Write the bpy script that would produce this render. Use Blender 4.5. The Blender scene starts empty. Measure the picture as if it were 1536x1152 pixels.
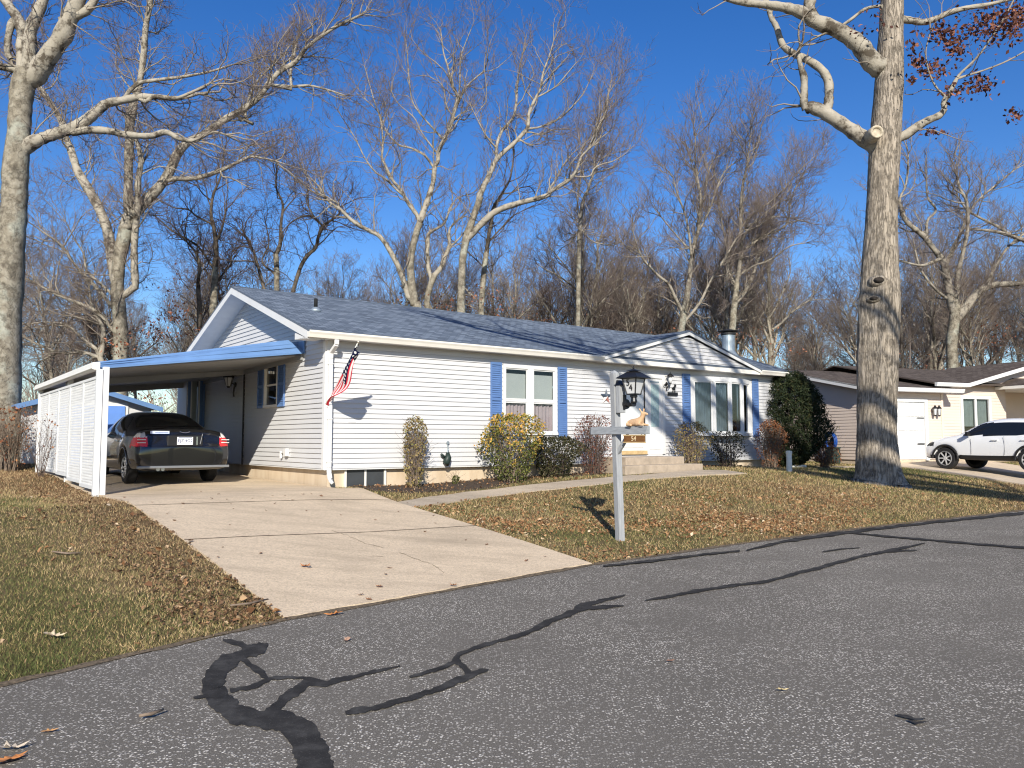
import bpy, bmesh, math, random
import numpy as np
from mathutils import Vector, Matrix
R=math.radians
scene=bpy.context.scene
COL=scene.collection
# ---------------------------------------------------------------- camera model
F=1190.; CX=768.; CY=576.; HZ=660.; CAMH=1.6
PITCH=math.atan((HZ-CY)/F)
YAW=R(52.5)
U=(math.sin(YAW),math.cos(YAW)); V=(-math.cos(YAW),math.sin(YAW))
KX,KY=-3.71,15.8
HROT=R(37.5)
def ray(x,y):
    a=(x-CX)/F; b=(CY-y)/F
    return (a, math.cos(PITCH)-b*math.sin(PITCH), math.sin(PITCH)+b*math.cos(PITCH))
def at_depth(x,y,Y):
    d=ray(x,y); t=Y/d[1]; return (d[0]*t,Y,CAMH+d[2]*t)
def hw(s,t,z=0): return (KX+U[0]*s+V[0]*t, KY+U[1]*s+V[1]*t, z)
# ---------------------------------------------------------------- terrain
EX=[-200,-14,-6.5,-3.33,-1.98,1.04,3.37,6.46,11.62,20,60,300]
EY=[-190,-6.5,1.6,5.28,7.2,10.29,12.22,14.61,18.16,23.0,42,160]
def edgeY(x): return np.interp(x,EX,EY)
PL=np.array([(-3.7,15.8,.66),(-7.2,13.87,.62),(-11.7,19.7,.78),(-13.9,22,1.0),(-12,10,.85),(0,18.3,.70),(2,19.8,.74),(5.2,22.2,.85),(7.6,24.0,.72),(9.6,21,.6),(10,27,.70),(14.3,26,.80),(16,31,.9),(22,32,.9),(0,30,.7),(-10,30,.8),(20,26,.6),(-1,15.8,.56),(5.5,21.2,.85),(4.3,20.4,.83),(6.3,22.2,.84),(2.75,18.97,.78),(3.6,19.6,.80)])
def terr(x,y):
    x=np.asarray(x,float); y=np.asarray(y,float)
    d=(y-edgeY(x))*.78
    w=np.zeros_like(x+y); a=np.zeros_like(x+y)
    for px,py,pz in PL:
        k=1/((x-px)**2+(y-py)**2+.5)**1.5; w=w+k; a=a+k*pz
    Z=a/w
    s=(x-KX)*U[0]+(y-KY)*U[1]
    L=np.interp(s,[-5,3.5,7,13,20],[7.6,7.2,4.9,3.6,5.5])
    p=np.interp(s,[5,11],[1.0,1.55])
    return Z*(1-(1-np.clip(d/(L*p),0,1))**p)
def tz(x,y): return float(terr(x,y))
def on_ground(x,y):
    d=ray(x,y); t=2.
    while t<120:
        p=(d[0]*t,d[1]*t,CAMH+d[2]*t)
        if p[2]<=tz(p[0],p[1]): break
        t+=.04
    return p
# ---------------------------------------------------------------- object helpers
def tag(o,label=None,cat=None,group=None,kind=None):
    if label: o['label']=label
    if cat: o['category']=cat
    if group: o['group']=group
    if kind: o['kind']=kind
    return o
def empty(name,loc,rz=0,label=None,cat=None,group=None):
    o=bpy.data.objects.new(name,None); COL.objects.link(o)
    o.location=loc; o.rotation_euler=(0,0,rz); o.empty_display_size=.2
    return tag(o,label,cat,group)
def link(name,me,parent=None,mats=()):
    o=bpy.data.objects.new(name,me); COL.objects.link(o)
    for m in mats: me.materials.append(m)
    if parent is not None: o.parent=parent
    return o
def np_mesh(name,verts,quads=None,tris=None,smooth=False):
    me=bpy.data.meshes.new(name)
    nv=len(verts); nq=0 if quads is None else len(quads); nt=0 if tris is None else len(tris)
    me.vertices.add(nv); me.vertices.foreach_set('co',np.asarray(verts,np.float32).ravel())
    li=[]
    if nq: li.append(np.asarray(quads,np.int32).ravel())
    if nt: li.append(np.asarray(tris,np.int32).ravel())
    li=np.concatenate(li)
    me.loops.add(len(li)); me.loops.foreach_set('vertex_index',li)
    me.polygons.add(nq+nt)
    st=np.concatenate([np.arange(nq)*4, nq*4+np.arange(nt)*3]).astype(np.int32)
    me.polygons.foreach_set('loop_start',st)
    if smooth: me.polygons.foreach_set('use_smooth',np.ones(nq+nt,bool))
    me.update(calc_edges=True)
    return me
class MB:
    def __init__(s,off=(0,0,0)):
        s.v=[];s.f=[];s.mi=[];s.o=off;s.m=0;s.sm=False;s.M=None
    def pt(s,p):
        if s.M is not None: p=s.M@Vector(p)
        s.v.append((p[0]+s.o[0],p[1]+s.o[1],p[2]+s.o[2])); return len(s.v)-1
    def face(s,pts):
        s.f.append([s.pt(p) for p in pts]); s.mi.append(s.m)
    def idx(s,l): s.f.append(list(l)); s.mi.append(s.m)
    def box(s,x0,x1,y0,y1,z0,z1):
        i=[s.pt((x,y,z)) for z in (z0,z1) for y in (y0,y1) for x in (x0,x1)]
        for q in ((0,2,3,1),(4,5,7,6),(0,1,5,4),(2,6,7,3),(0,4,6,2),(1,3,7,5)): s.idx([i[k] for k in q])
    def hexa(s,b,t):
        i=[s.pt(p) for p in list(b)+list(t)]; n=len(b)
        s.idx(i[:n][::-1]); s.idx(i[n:])
        for k in range(n): s.idx([i[k],i[(k+1)%n],i[n+(k+1)%n],i[n+k]])
    def bar(s,a,b,w,h,up=(0,0,1)):
        a=Vector(a);b=Vector(b);d=(b-a).normalized();up=Vector(up)
        x=d.cross(up)
        if x.length<1e-4: x=d.cross(Vector((1,0,0)))
        x.normalize();y=x.cross(d)
        c=[x*w/2*i+y*h/2*j for i,j in ((-1,-1),(1,-1),(1,1),(-1,1))]
        s.hexa([a+k for k in c],[b+k for k in c])
    def tube(s,pts,r,n=8,cap=True):
        pts=[Vector(p) for p in pts]; rs=r if isinstance(r,(list,tuple)) else [r]*len(pts)
        rings=[]
        for k,p in enumerate(pts):
            d=(pts[min(k+1,len(pts)-1)]-pts[max(k-1,0)]).normalized()
            ref=Vector((0,0,1)) if abs(d.z)<.9 else Vector((1,0,0))
            x=d.cross(ref).normalized();y=d.cross(x)
            rings.append([s.pt(p+(x*math.cos(2*math.pi*j/n)+y*math.sin(2*math.pi*j/n))*rs[k]) for j in range(n)])
        for a,b in zip(rings,rings[1:]):
            for j in range(n): s.idx([a[j],a[(j+1)%n],b[(j+1)%n],b[j]])
        if cap: s.idx(rings[0][::-1]); s.idx(rings[-1])
    def lathe(s,prof,c=(0,0,0),n=16,axis='z',cap=True):
        rings=[]
        for r,h in prof:
            ring=[]
            for j in range(n):
                a=2*math.pi*j/n; x,y=r*math.cos(a),r*math.sin(a)
                p={'z':(x,y,h),'y':(x,h,y),'x':(h,x,y)}[axis]
                ring.append(s.pt((p[0]+c[0],p[1]+c[1],p[2]+c[2])))
            rings.append(ring)
        for a,b in zip(rings,rings[1:]):
            for j in range(n): s.idx([a[j],a[(j+1)%n],b[(j+1)%n],b[j]])
        if cap: s.idx(rings[0][::-1]); s.idx(rings[-1])
    def prism(s,poly,fn,d0,d1):
        s.hexa([fn(p[0],p[1],d0) for p in poly],[fn(p[0],p[1],d1) for p in poly])
    def build(s,name,mats,parent=None,smooth=False,bevel=0,fixn=True):
        me=bpy.data.meshes.new(name); me.from_pydata(s.v,[],s.f)
        if not isinstance(mats,(list,tuple)): mats=[mats]
        for m in mats: me.materials.append(m)
        me.polygons.foreach_set('material_index',s.mi)
        if fixn:
            bm=bmesh.new(); bm.from_mesh(me)
            bmesh.ops.recalc_face_normals(bm,faces=bm.faces)
            bm.to_mesh(me); bm.free()
        if smooth: me.polygons.foreach_set('use_smooth',[True]*len(me.polygons))
        me.update()
        o=bpy.data.objects.new(name,me); COL.objects.link(o)
        if parent is not None: o.parent=parent
        if bevel:
            b=o.modifiers.new('bevel','BEVEL'); b.width=bevel; b.segments=2; b.limit_method='ANGLE'
        return o
def children(o): return [c for c in bpy.data.objects if c.parent==o]
def copy_tree(o,parent=None):
    c=o.copy(); COL.objects.link(c); c.parent=parent
    for ch in children(o): copy_tree(ch,c)
    return c
# ---------------------------------------------------------------- materials
class NT:
    def __init__(s,name):
        s.m=bpy.data.materials.new(name); s.m.use_nodes=True
        s.t=s.m.node_tree; s.b=s.t.nodes['Principled BSDF']; s.out=s.t.nodes['Material Output']
    def n(s,ty,**kw):
        nd=s.t.nodes.new(ty)
        for k,v in kw.items():
            if k in nd.inputs: 
                if hasattr(v,'outputs') : s.l(v.outputs[0],nd.inputs[k])
                elif isinstance(v,bpy.types.NodeSocket): s.l(v,nd.inputs[k])
                else: nd.inputs[k].default_value=v
            else: setattr(nd,k,v)
        return nd
    def l(s,a,b): s.t.links.new(a,b)
    def coord(s,kind='Object',scale=(1,1,1)):
        c=s.n('ShaderNodeTexCoord'); m=s.n('ShaderNodeMapping')
        m.inputs['Scale'].default_value=scale
        s.l(c.outputs[kind],m.inputs['Vector']); return m.outputs[0]
    def noise(s,vec,scale,detail=4,rough=.55):
        nd=s.n('ShaderNodeTexNoise'); nd.inputs['Scale'].default_value=scale
        nd.inputs['Detail'].default_value=detail; nd.inputs['Roughness'].default_value=rough
        s.l(vec,nd.inputs['Vector']); return nd.outputs['Fac']
    def ramp(s,fac,stops):
        r=s.n('ShaderNodeValToRGB'); e=r.color_ramp.elements
        while len(e)<len(stops): e.new(.5)
        for k,(p,c) in enumerate(stops):
            e[k].position=p; e[k].color=tuple(c)+(1,) if len(c)==3 else c
        s.l(fac,r.inputs['Fac']); return r.outputs['Color']
    def mix(s,fac,a,b,mode='MIX'):
        m=s.n('ShaderNodeMix'); m.data_type='RGBA'; m.blend_type=mode
        for sock,v in ((m.inputs[0],fac),(m.inputs[6],a),(m.inputs[7],b)):
            if isinstance(v,bpy.types.NodeSocket): s.l(v,sock)
            elif isinstance(v,(int,float)): sock.default_value=v
            else: sock.default_value=tuple(v)+(1,) if len(v)==3 else v
        return m.outputs[2]
    def math(s,op,a,b=0.,c=None):
        m=s.n('ShaderNodeMath'); m.operation=op
        for k,v in enumerate((a,b) if c is None else (a,b,c)):
            if isinstance(v,bpy.types.NodeSocket): s.l(v,m.inputs[k])
            else: m.inputs[k].default_value=v
        return m.outputs[0]
    def bump(s,h,strength=.3,dist=.01):
        b=s.n('ShaderNodeBump'); b.inputs['Strength'].default_value=strength; b.inputs['Distance'].default_value=dist
        s.l(h,b.inputs['Height']); s.l(b.outputs[0],s.b.inputs['Normal'])
    def set(s,color=None,rough=None,metal=None,spec=None,coat=None,alpha=None):
        for k,v in (('Base Color',color),('Roughness',rough),('Metallic',metal),('Specular IOR Level',spec),('Coat Weight',coat),('Alpha',alpha)):
            if v is None: continue
            if isinstance(v,bpy.types.NodeSocket): s.l(v,s.b.inputs[k])
            else: s.b.inputs[k].default_value=(tuple(v)+(1,) if isinstance(v,tuple) and len(v)==3 else v)
def plain(name,c,rough=.6,var=.12,scale=6,metal=0,spec=.4,bump=0,bscale=60,coat=0,stretch=(1,1,1)):
    t=NT(name); v=t.coord('Object',stretch)
    n=t.noise(v,scale,5)
    lo=tuple(x*(1-var) for x in c); hi=tuple(min(1,x*(1+var)) for x in c)
    t.set(color=t.ramp(n,[(.3,lo),(.7,hi)]),rough=rough,metal=metal,spec=spec,coat=coat)
    if bump: t.bump(t.noise(v,bscale,3),bump,.004)
    return t.m
M={}
M['siding']=plain('white_vinyl_siding',(.555,.555,.56),.55,.035,1.2,bump=.05,bscale=40)
M['white']=plain('white_paint',(.67,.67,.66),.5,.04,3)
M['cream']=plain('cream_gutter_metal',(.78,.75,.68),.45,.05,3)
M['soffit']=plain('soffit_vinyl',(.66,.66,.65),.6,.05,4)
M['blue']=plain('blue_shutter_paint',(.10,.185,.39),.45,.08,5)
M['carport_blue']=plain('blue_enamelled_sheet_metal',(.125,.23,.43),.4,.10,2,spec=.4)
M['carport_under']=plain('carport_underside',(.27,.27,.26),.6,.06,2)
M['door_blue']=plain('pale_blue_door',(.13,.27,.66),.5,.06,3)
M['black_metal']=plain('black_iron',(.012,.012,.013),.4,.2,8,spec=.5)
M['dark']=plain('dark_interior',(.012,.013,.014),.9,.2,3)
M['gray_post']=plain('weathered_grey_wood',(.31,.32,.33),.8,.16,7,bump=.4,bscale=30,stretch=(6,6,.7))
M['gray_bar']=plain('weathered_grey_crossbar',(.27,.29,.31),.8,.2,6,bump=.4,bscale=30,stretch=(1.2,1.2,8))
M['chim']=plain('galvanised_flue',(.36,.42,.46),.42,.12,9,metal=.55)
M['chim_dark']=plain('sooty_cap',(.03,.03,.032),.6,.2,9,metal=.3)
M['tan_wood']=plain('tan_threshold_wood',(.50,.36,.18),.6,.15,8)
M['frost']=plain('frosted_pane',(.55,.56,.56),.25,.06,8)
M['deer']=plain('tan_carved_resin',(.58,.38,.22),.6,.14,25,bump=.3)
M['brown_sign']=plain('stained_sign_board',(.17,.075,.022),.55,.3,14,stretch=(1,1,6))
M['sign_gold']=plain('cream_lettering',(.72,.58,.36),.5,.05,6)
M['curtain_pink']=plain('pink_curtain',(.50,.40,.41),.9,.08,5)
M['shade']=plain('roller_shade',(.56,.58,.54),.8,.05,3)
M['curtain_blue']=plain('grey_blue_curtain',(.14,.19,.23),.9,.2,6,stretch=(6,6,.4))
M['beige']=plain('beige_vinyl_siding',(.64,.535,.455),.55,.035,1.2)
M['beige_trim']=plain('beige_trim',(.72,.60,.48),.5,.04,3)
M['rubber']=plain('tyre_rubber',(.014,.014,.015),.75,.2,30)
M['alloy']=plain('alloy_rim',(.58,.58,.58),.35,.05,10,metal=.25)
M['car_black']=plain('charcoal_car_paint',(.008,.008,.009),.15,.05,2,spec=.5,coat=.9)
M['car_white']=plain('white_car_paint',(.80,.81,.82),.25,.02,2,coat=.8)
M['car_trim']=plain('black_plastic_trim',(.012,.012,.013),.5,.1,12)
M['chrome']=plain('chrome_strip',(.62,.63,.65),.18,.05,8,metal=1)
M['grey_strip']=plain('silver_plastic',(.26,.27,.28),.35,.05,8,metal=.5)
M['plate']=plain('licence_plate_white',(.78,.79,.80),.4,.03,20)
M['plate_ink']=plain('plate_navy_ink',(.03,.05,.16),.5,.05,20)
M['hose_blue']=plain('blue_hose',(.015,.07,.30),.4,.15,20)
M['util_green']=plain('dark_green_box',(.02,.035,.03),.5,.15,9)
M['pvc']=plain('weathered_white_pipe',(.62,.63,.58),.5,.12,12)
M['basement_glass']=plain('basement_pane',(.05,.055,.06),.15,.15,3,spec=.6)
M['stair']=plain('poured_concrete_step',(.38,.31,.235),.9,.18,5,bump=.4,bscale=50)
M['mulch']=plain('dark_mulch',(.055,.038,.026),.95,.5,30,bump=1,bscale=60)
M['tail_red']=plain('red_lens',(.62,.025,.03),.12,.1,20,spec=.6)
M['tail_clear']=plain('clear_lens',(.62,.60,.58),.12,.08,30,spec=.6)
M['sticker']=plain('white_blue_sticker',(.55,.62,.78),.4,.1,60)
M['sticker_blue']=plain('blue_sticker',(.03,.08,.28),.4,.1,60)
M['spiral_red']=plain('star_red',(.45,.20,.17),.6,.15,20)
M['spiral_white']=plain('star_cream',(.66,.60,.54),.6,.1,20)
M['star_navy']=plain('star_navy',(.05,.07,.10),.6,.4,60)
M['purple_roof']=M['carport_blue']
def mat_glass(name,tint=(.02,.025,.03),clear=.5):
    t=NT(name); t.t.nodes.remove(t.b)
    g=t.n('ShaderNodeBsdfGlossy'); g.inputs['Roughness'].default_value=.02
    tr=t.n('ShaderNodeBsdfTransparent'); tr.inputs['Color'].default_value=(clear,clear*1.02,clear*1.03,1)
    f=t.n('ShaderNodeFresnel'); geo=t.n('ShaderNodeNewGeometry'); t.l(t.math('MULTIPLY_ADD',geo.outputs['Backfacing'],.667-1.5,1.5),f.inputs['IOR'])
    mx=t.n('ShaderNodeMixShader'); t.l(f.outputs[0],mx.inputs[0]); t.l(tr.outputs[0],mx.inputs[1]); t.l(g.outputs[0],mx.inputs[2])
    t.l(mx.outputs[0],t.out.inputs[0]); return t.m
M['glass']=mat_glass('window_glass',clear=.85)
M['glass_tint']=plain('tinted_car_glass',(.010,.012,.014),.04,.05,4,spec=.7)
def mat_teal():
    return plain('pale_teal_leaded_glass',(.42,.55,.54),.12,.2,12,spec=.6)
M['teal']=mat_teal()
def mat_concrete(name,c,joint=False):
    t=NT(name); v=t.coord('Object')
    n=t.noise(v,.7,6,.6); n2=t.noise(v,60,3,.6); n3=t.noise(v,170,2)
    col=t.ramp(n,[(.25,tuple(x*.80 for x in c)),(.5,c),(.8,tuple(x*1.08 for x in c))])
    n4=t.noise(v,24,3,.7)
    col=t.mix(t.ramp(t.math('ADD',t.math('MULTIPLY',n2,.6),t.math('MULTIPLY',n4,.4)),[(.40,(0,0,0)),(.56,(1,1,1))]),t.mix(.42,col,(.20,.165,.12)),col)
    col=t.mix(t.ramp(t.noise(v,.42,6,.7),[(.50,(0,0,0)),(.72,(.45,.45,.45))]),col,tuple(x*.55 for x in c))
    st=t.noise(t.coord('Object',(.5,2.2,1)),1.3,6,.65)
    col=t.mix(t.ramp(st,[(.48,(0,0,0)),(.74,(.6,.6,.6))]),col,tuple(x*.5 for x in c))
    t.set(color=col,rough=.92,spec=.2); t.bump(t.math('ADD',n2,t.math('MULTIPLY',n3,.6)),.5,.006)
    return t.m
M['concrete']=mat_concrete('driveway_concrete',(.72,.575,.405))
M['walk']=mat_concrete('walk_concrete',(.50,.415,.315))
M['concrete2']=mat_concrete('neighbour_concrete',(.70,.57,.42))
def mat_foundation():
    t=NT('tan_foundation'); v=t.coord('Object'); vs=t.coord('Object',(1.6,1.6,.35))
    n=t.noise(vs,2.2,5); n2=t.noise(v,50,3)
    col=t.ramp(n,[(.3,(.48,.37,.25)),(.55,(.60,.49,.36)),(.8,(.64,.55,.42))])
    t.set(color=col,rough=.9,spec=.2); t.bump(n2,.35,.006); return t.m
M['foundation']=mat_foundation()
def mat_asphalt():
    t=NT('worn_asphalt'); v=t.coord('Object')
    vo=t.n('ShaderNodeTexVoronoi'); vo.inputs['Scale'].default_value=60; vo.inputs['Randomness'].default_value=1
    w=t.n('ShaderNodeTexNoise'); w.inputs['Scale'].default_value=40; t.l(v,w.inputs['Vector'])
    va=t.n('ShaderNodeVectorMath'); va.operation='MULTIPLY_ADD'; t.l(w.outputs['Color'],va.inputs[0]); va.inputs[1].default_value=(.02,.02,.02); t.l(v,va.inputs[2])
    t.l(va.outputs[0],vo.inputs['Vector'])
    big=t.noise(v,.35,5,.6); mid=t.noise(v,4,4); fine=t.noise(v,220,2)
    base=t.ramp(big,[(.3,(.215,.195,.165)),(.7,(.295,.268,.228))])
    wear=t.ramp(t.noise(t.coord('Object',(.55,.28,1)),.5,6,.7),[(.40,(0,0,0)),(.68,(.55,.55,.55))])
    base=t.mix(wear,base,(.155,.143,.125))
    base=t.mix(t.math('MULTIPLY',mid,.5),base,(.28,.252,.212))
    base=t.mix(t.ramp(fine,[(.38,(0,0,0)),(.58,(.9,.9,.9))]),base,(.095,.086,.074))
    sep=t.n('ShaderNodeSeparateColor'); t.l(vo.outputs['Color'],sep.inputs[0])
    pick=t.ramp(sep.outputs[0],[(.42,(0,0,0)),(.52,(1,1,1))])
    near=t.ramp(vo.outputs['Distance'],[(.28,(1,1,1)),(.48,(0,0,0))])
    dens=t.ramp(t.noise(v,.9,4,.6),[(.36,(.35,.35,.35)),(.6,(1,1,1))])
    stone=t.math('MULTIPLY',t.math('MULTIPLY',pick,near),dens)
    sc=t.ramp(sep.outputs[1],[(0,(.46,.42,.36)),(1,(.92,.86,.76))])
    col=t.mix(stone,base,sc)
    t.set(color=col,rough=.95,spec=.08)
    t.bump(t.math('ADD',stone,t.math('MULTIPLY',fine,.8)),.55,.008)
    return t.m
M['asphalt']=mat_asphalt()
def mat_seal():
    t=NT('crack_sealant'); v=t.coord('Object'); n=t.noise(v,5,5,.65); n2=t.noise(v,90,3)
    c=t.ramp(n,[(.3,(.024,.023,.022)),(.5,(.038,.036,.034)),(.68,(.075,.072,.067))])
    c=t.mix(t.ramp(n2,[(.60,(0,0,0)),(.72,(.6,.6,.6))]),c,(.12,.115,.11))
    t.set(color=c,rough=.8,spec=.12); t.bump(n2,.35,.005); return t.m
M['seal']=mat_seal()
def mat_shingle(name,a,b,c,sc=1.0):
    t=NT(name); uv=t.n('ShaderNodeUVMap'); mp=t.n('ShaderNodeMapping'); t.l(uv.outputs[0],mp.inputs[0]); v=mp.outputs[0]
    br=t.n('ShaderNodeTexBrick'); t.l(v,br.inputs['Vector'])
    br.offset=.5; br.inputs['Scale'].default_value=1
    br.inputs['Brick Width'].default_value=.22*sc; br.inputs['Row Height'].default_value=.14*sc
    br.inputs['Mortar Size'].default_value=.006; br.inputs['Bias'].default_value=0
    br.inputs['Color1'].default_value=(0,0,0,1); br.inputs['Color2'].default_value=(1,1,1,1); br.inputs['Mortar'].default_value=(.2,.2,.2,1)
    bw=t.n('ShaderNodeRGBToBW'); t.l(br.outputs['Color'],bw.inputs[0])
    n=t.noise(v,55,3); n2=t.noise(v,1.1,4)
    k=t.math('ADD',t.math('MULTIPLY',bw.outputs[0],.55),t.math('MULTIPLY',n,.55))
    col=t.ramp(k,[(.15,a),(.5,b),(.9,c)])
    col=t.mix(t.math('MULTIPLY',n2,.35),col,b)
    col=t.mix(br.outputs['Fac'],col,tuple(x*.45 for x in a))
    # each course steps down towards its butt edge
    sx=t.n('ShaderNodeSeparateXYZ'); t.l(v,sx.inputs[0])
    fr=t.math('FRACT',t.math('DIVIDE',sx.outputs[1],.14*sc))
    h=t.math('ADD',t.math('MULTIPLY',t.math('SUBTRACT',1.,fr),.9),t.math('ADD',t.math('MULTIPLY',bw.outputs[0],.5),t.math('MULTIPLY',n,.25)))
    t.set(color=col,rough=.95,spec=.05); t.bump(h,.9,.012); return t.m
M['shingle']=mat_shingle('blue_grey_shingles',(.070,.088,.118),(.140,.172,.220),(.24,.285,.345))
M['shingle_brown']=mat_shingle('brown_shingles',(.06,.048,.042),(.11,.09,.077),(.18,.15,.13),1.1)
def mat_grass_soil():
    t=NT('lawn_ground'); v=t.coord('Object')
    n=t.noise(v,.28,5,.6); n2=t.noise(v,2.4,5,.6); n3=t.noise(v,45,3)
    k=t.math('ADD',t.math('MULTIPLY',n,.55),t.math('MULTIPLY',n2,.45))
    col=t.ramp(k,[(.36,(.085,.085,.032)),(.46,(.14,.115,.05)),(.55,(.20,.145,.075)),(.68,(.25,.175,.095))])
    col=t.mix(t.ramp(n3,[(.35,(.7,.7,.7)),(.6,(0,0,0))]),col,(.06,.045,.025))
    t.set(color=col,rough=.95,spec=.1); t.bump(n3,1,.03); return t.m
M['lawn']=mat_grass_soil()
def mat_blades():
    t=NT('grass_blades'); g=t.n('ShaderNodeNewGeometry')
    at=t.n('ShaderNodeAttribute'); at.attribute_name='dry'
    rnd=g.outputs['Random Per Island']
    k=t.math('ADD',at.outputs['Fac'],t.math('MULTIPLY',t.math('SUBTRACT',rnd,.5),.66))
    col=t.ramp(k,[(.10,(.075,.098,.030)),(.30,(.125,.135,.045)),(.45,(.25,.215,.085)),(.58,(.45,.325,.155)),(.72,(.54,.405,.225)),(.86,(.23,.145,.075)),(1.,(.15,.085,.045))])
    t.set(color=col,rough=.75,spec=.2); return t.m
M['blades']=mat_blades()
def mat_leaf(name,stops,rough=.7,trans=True):
    t=NT(name); g=t.n('ShaderNodeNewGeometry')
    col=t.ramp(g.outputs['Random Per Island'],stops)
    t.set(color=col,rough=rough,spec=.25)
    return t.m
M['dead_leaf']=mat_leaf('dead_oak_leaf',[(0,(.13,.062,.03)),(.35,(.24,.12,.055)),(.7,(.34,.185,.085)),(.93,(.46,.31,.17)),(1,(.60,.48,.34))])
M['crumb']=mat_leaf('brown_leaf_crumbs',[(0,(.07,.04,.022)),(.5,(.15,.085,.045)),(.85,(.25,.15,.08)),(1,(.40,.29,.18))])
M['rust_leaf']=mat_leaf('clinging_oak_leaf',[(0,(.10,.035,.02)),(.5,(.24,.09,.05)),(1,(.36,.17,.10))])
M['dark_leaf']=mat_leaf('dark_red_oak_leaf',[(0,(.05,.018,.014)),(.6,(.12,.045,.03)),(1,(.28,.12,.07))])
M['ever']=mat_leaf('evergreen_needles',[(0,(.010,.018,.008)),(.5,(.020,.032,.012)),(.85,(.035,.045,.016)),(1,(.07,.06,.02))])
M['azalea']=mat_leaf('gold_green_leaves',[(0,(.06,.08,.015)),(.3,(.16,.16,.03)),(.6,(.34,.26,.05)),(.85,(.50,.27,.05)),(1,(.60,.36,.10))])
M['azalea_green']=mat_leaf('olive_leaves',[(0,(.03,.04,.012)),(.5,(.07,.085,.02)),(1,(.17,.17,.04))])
M['hedge']=mat_leaf('dull_hedge_leaves',[(0,(.012,.016,.007)),(.5,(.03,.032,.013)),(1,(.09,.075,.03))])
M['barb']=mat_leaf('dark_red_bush_leaves',[(0,(.06,.018,.014)),(.5,(.14,.045,.03)),(1,(.26,.11,.06))])
M['tanleaf']=mat_leaf('olive_brown_leaves',[(0,(.10,.08,.03)),(.4,(.20,.15,.055)),(.75,(.30,.21,.09)),(1,(.20,.22,.05))])
M['redbrown']=mat_leaf('rust_red_leaves',[(0,(.10,.03,.015)),(.5,(.23,.085,.035)),(1,(.36,.17,.07))])
M['stem']=plain('shrub_stem',(.20,.15,.11),.8,.3,20)
M['stem_dark']=plain('dark_shrub_stem',(.10,.07,.055),.85,.3,20)
def mat_bark(name,c1,c2,c3,furrow=(9,9,1.6),strength=1.,lichen=.0,dist=.05,furw=.06,furd=.65):
    t=NT(name); v=t.coord('Object',furrow); v2=t.coord('Object')
    n=t.noise(v,1.6,6,.62); n2=t.noise(v2,1.3,5,.6); n3=t.noise(v2,26,3)
    # furrows: thin dark lines where a stretched noise crosses its mean
    f1=t.noise(v,1.0,5,.6)
    fur=t.ramp(t.math('ABSOLUTE',t.math('SUBTRACT',f1,.5)),[(0,(0,0,0)),(furw,(1,1,1))])
    h=t.math('ADD',t.math('MULTIPLY',fur,.7),t.math('MULTIPLY',n,.6))
    col=t.ramp(n,[(.3,c1),(.5,c2),(.72,c3)])
    col=t.mix(t.math('MULTIPLY',t.math('SUBTRACT',1.,fur),furd),col,tuple(x*.4 for x in c1))
    if lichen: col=t.mix(t.ramp(n2,[(.52,(0,0,0)),(.62,(lichen,)*3)]),col,(.42,.44,.37))
    blot=t.ramp(t.noise(v2,3.1,5,.7),[(.50,(0,0,0)),(.64,(.7,.7,.7))])
    col=t.mix(blot,col,tuple(x*.5 for x in c1))
    t.set(color=col,rough=.92,spec=.15); t.bump(t.math('ADD',h,t.math('MULTIPLY',n3,.25)),strength,dist); return t.m
M['bark_oak']=mat_bark('furrowed_oak_bark',(.25,.212,.167),(.35,.30,.238),(.45,.392,.315),(13,13,1.6),.9,.0,.035,.045,.36)
M['bark_pale']=mat_bark('pale_grey_bark',(.14,.12,.092),(.25,.222,.17),(.36,.33,.265),(3.5,3.5,3.0),.6,.55,.02,.03,.35)
def mat_limb(name,thick,mid,twig,dark):
    t=NT(name); a=t.n('ShaderNodeAttribute'); a.attribute_name='rad'
    v=t.coord('Object'); n=t.noise(v,2.6,5,.7); n2=t.noise(v,14,4)
    big=t.ramp(n,[(.38,dark),(.5,thick),(.7,tuple(min(1,x*1.25) for x in thick))])
    k=a.outputs['Fac']
    c=t.mix(t.ramp(k,[(.012,(1,1,1)),(.05,(0,0,0))]),big,mid)
    c=t.mix(t.ramp(k,[(.005,(1,1,1)),(.014,(0,0,0))]),c,twig)
    t.set(color=c,rough=.9,spec=.15); t.bump(n2,.7,.02); return t.m
M['limb_pale']=mat_limb('pale_limbs',(.32,.29,.235),(.26,.22,.175),(.165,.128,.11),(.085,.07,.052))
M['limb_mid']=mat_limb('grey_limbs',(.30,.27,.22),(.245,.21,.17),(.185,.148,.13),(.085,.07,.052))
M['limb_dark']=mat_limb('dark_limbs',(.13,.108,.085),(.11,.085,.068),(.09,.06,.05),(.05,.042,.035))
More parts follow.
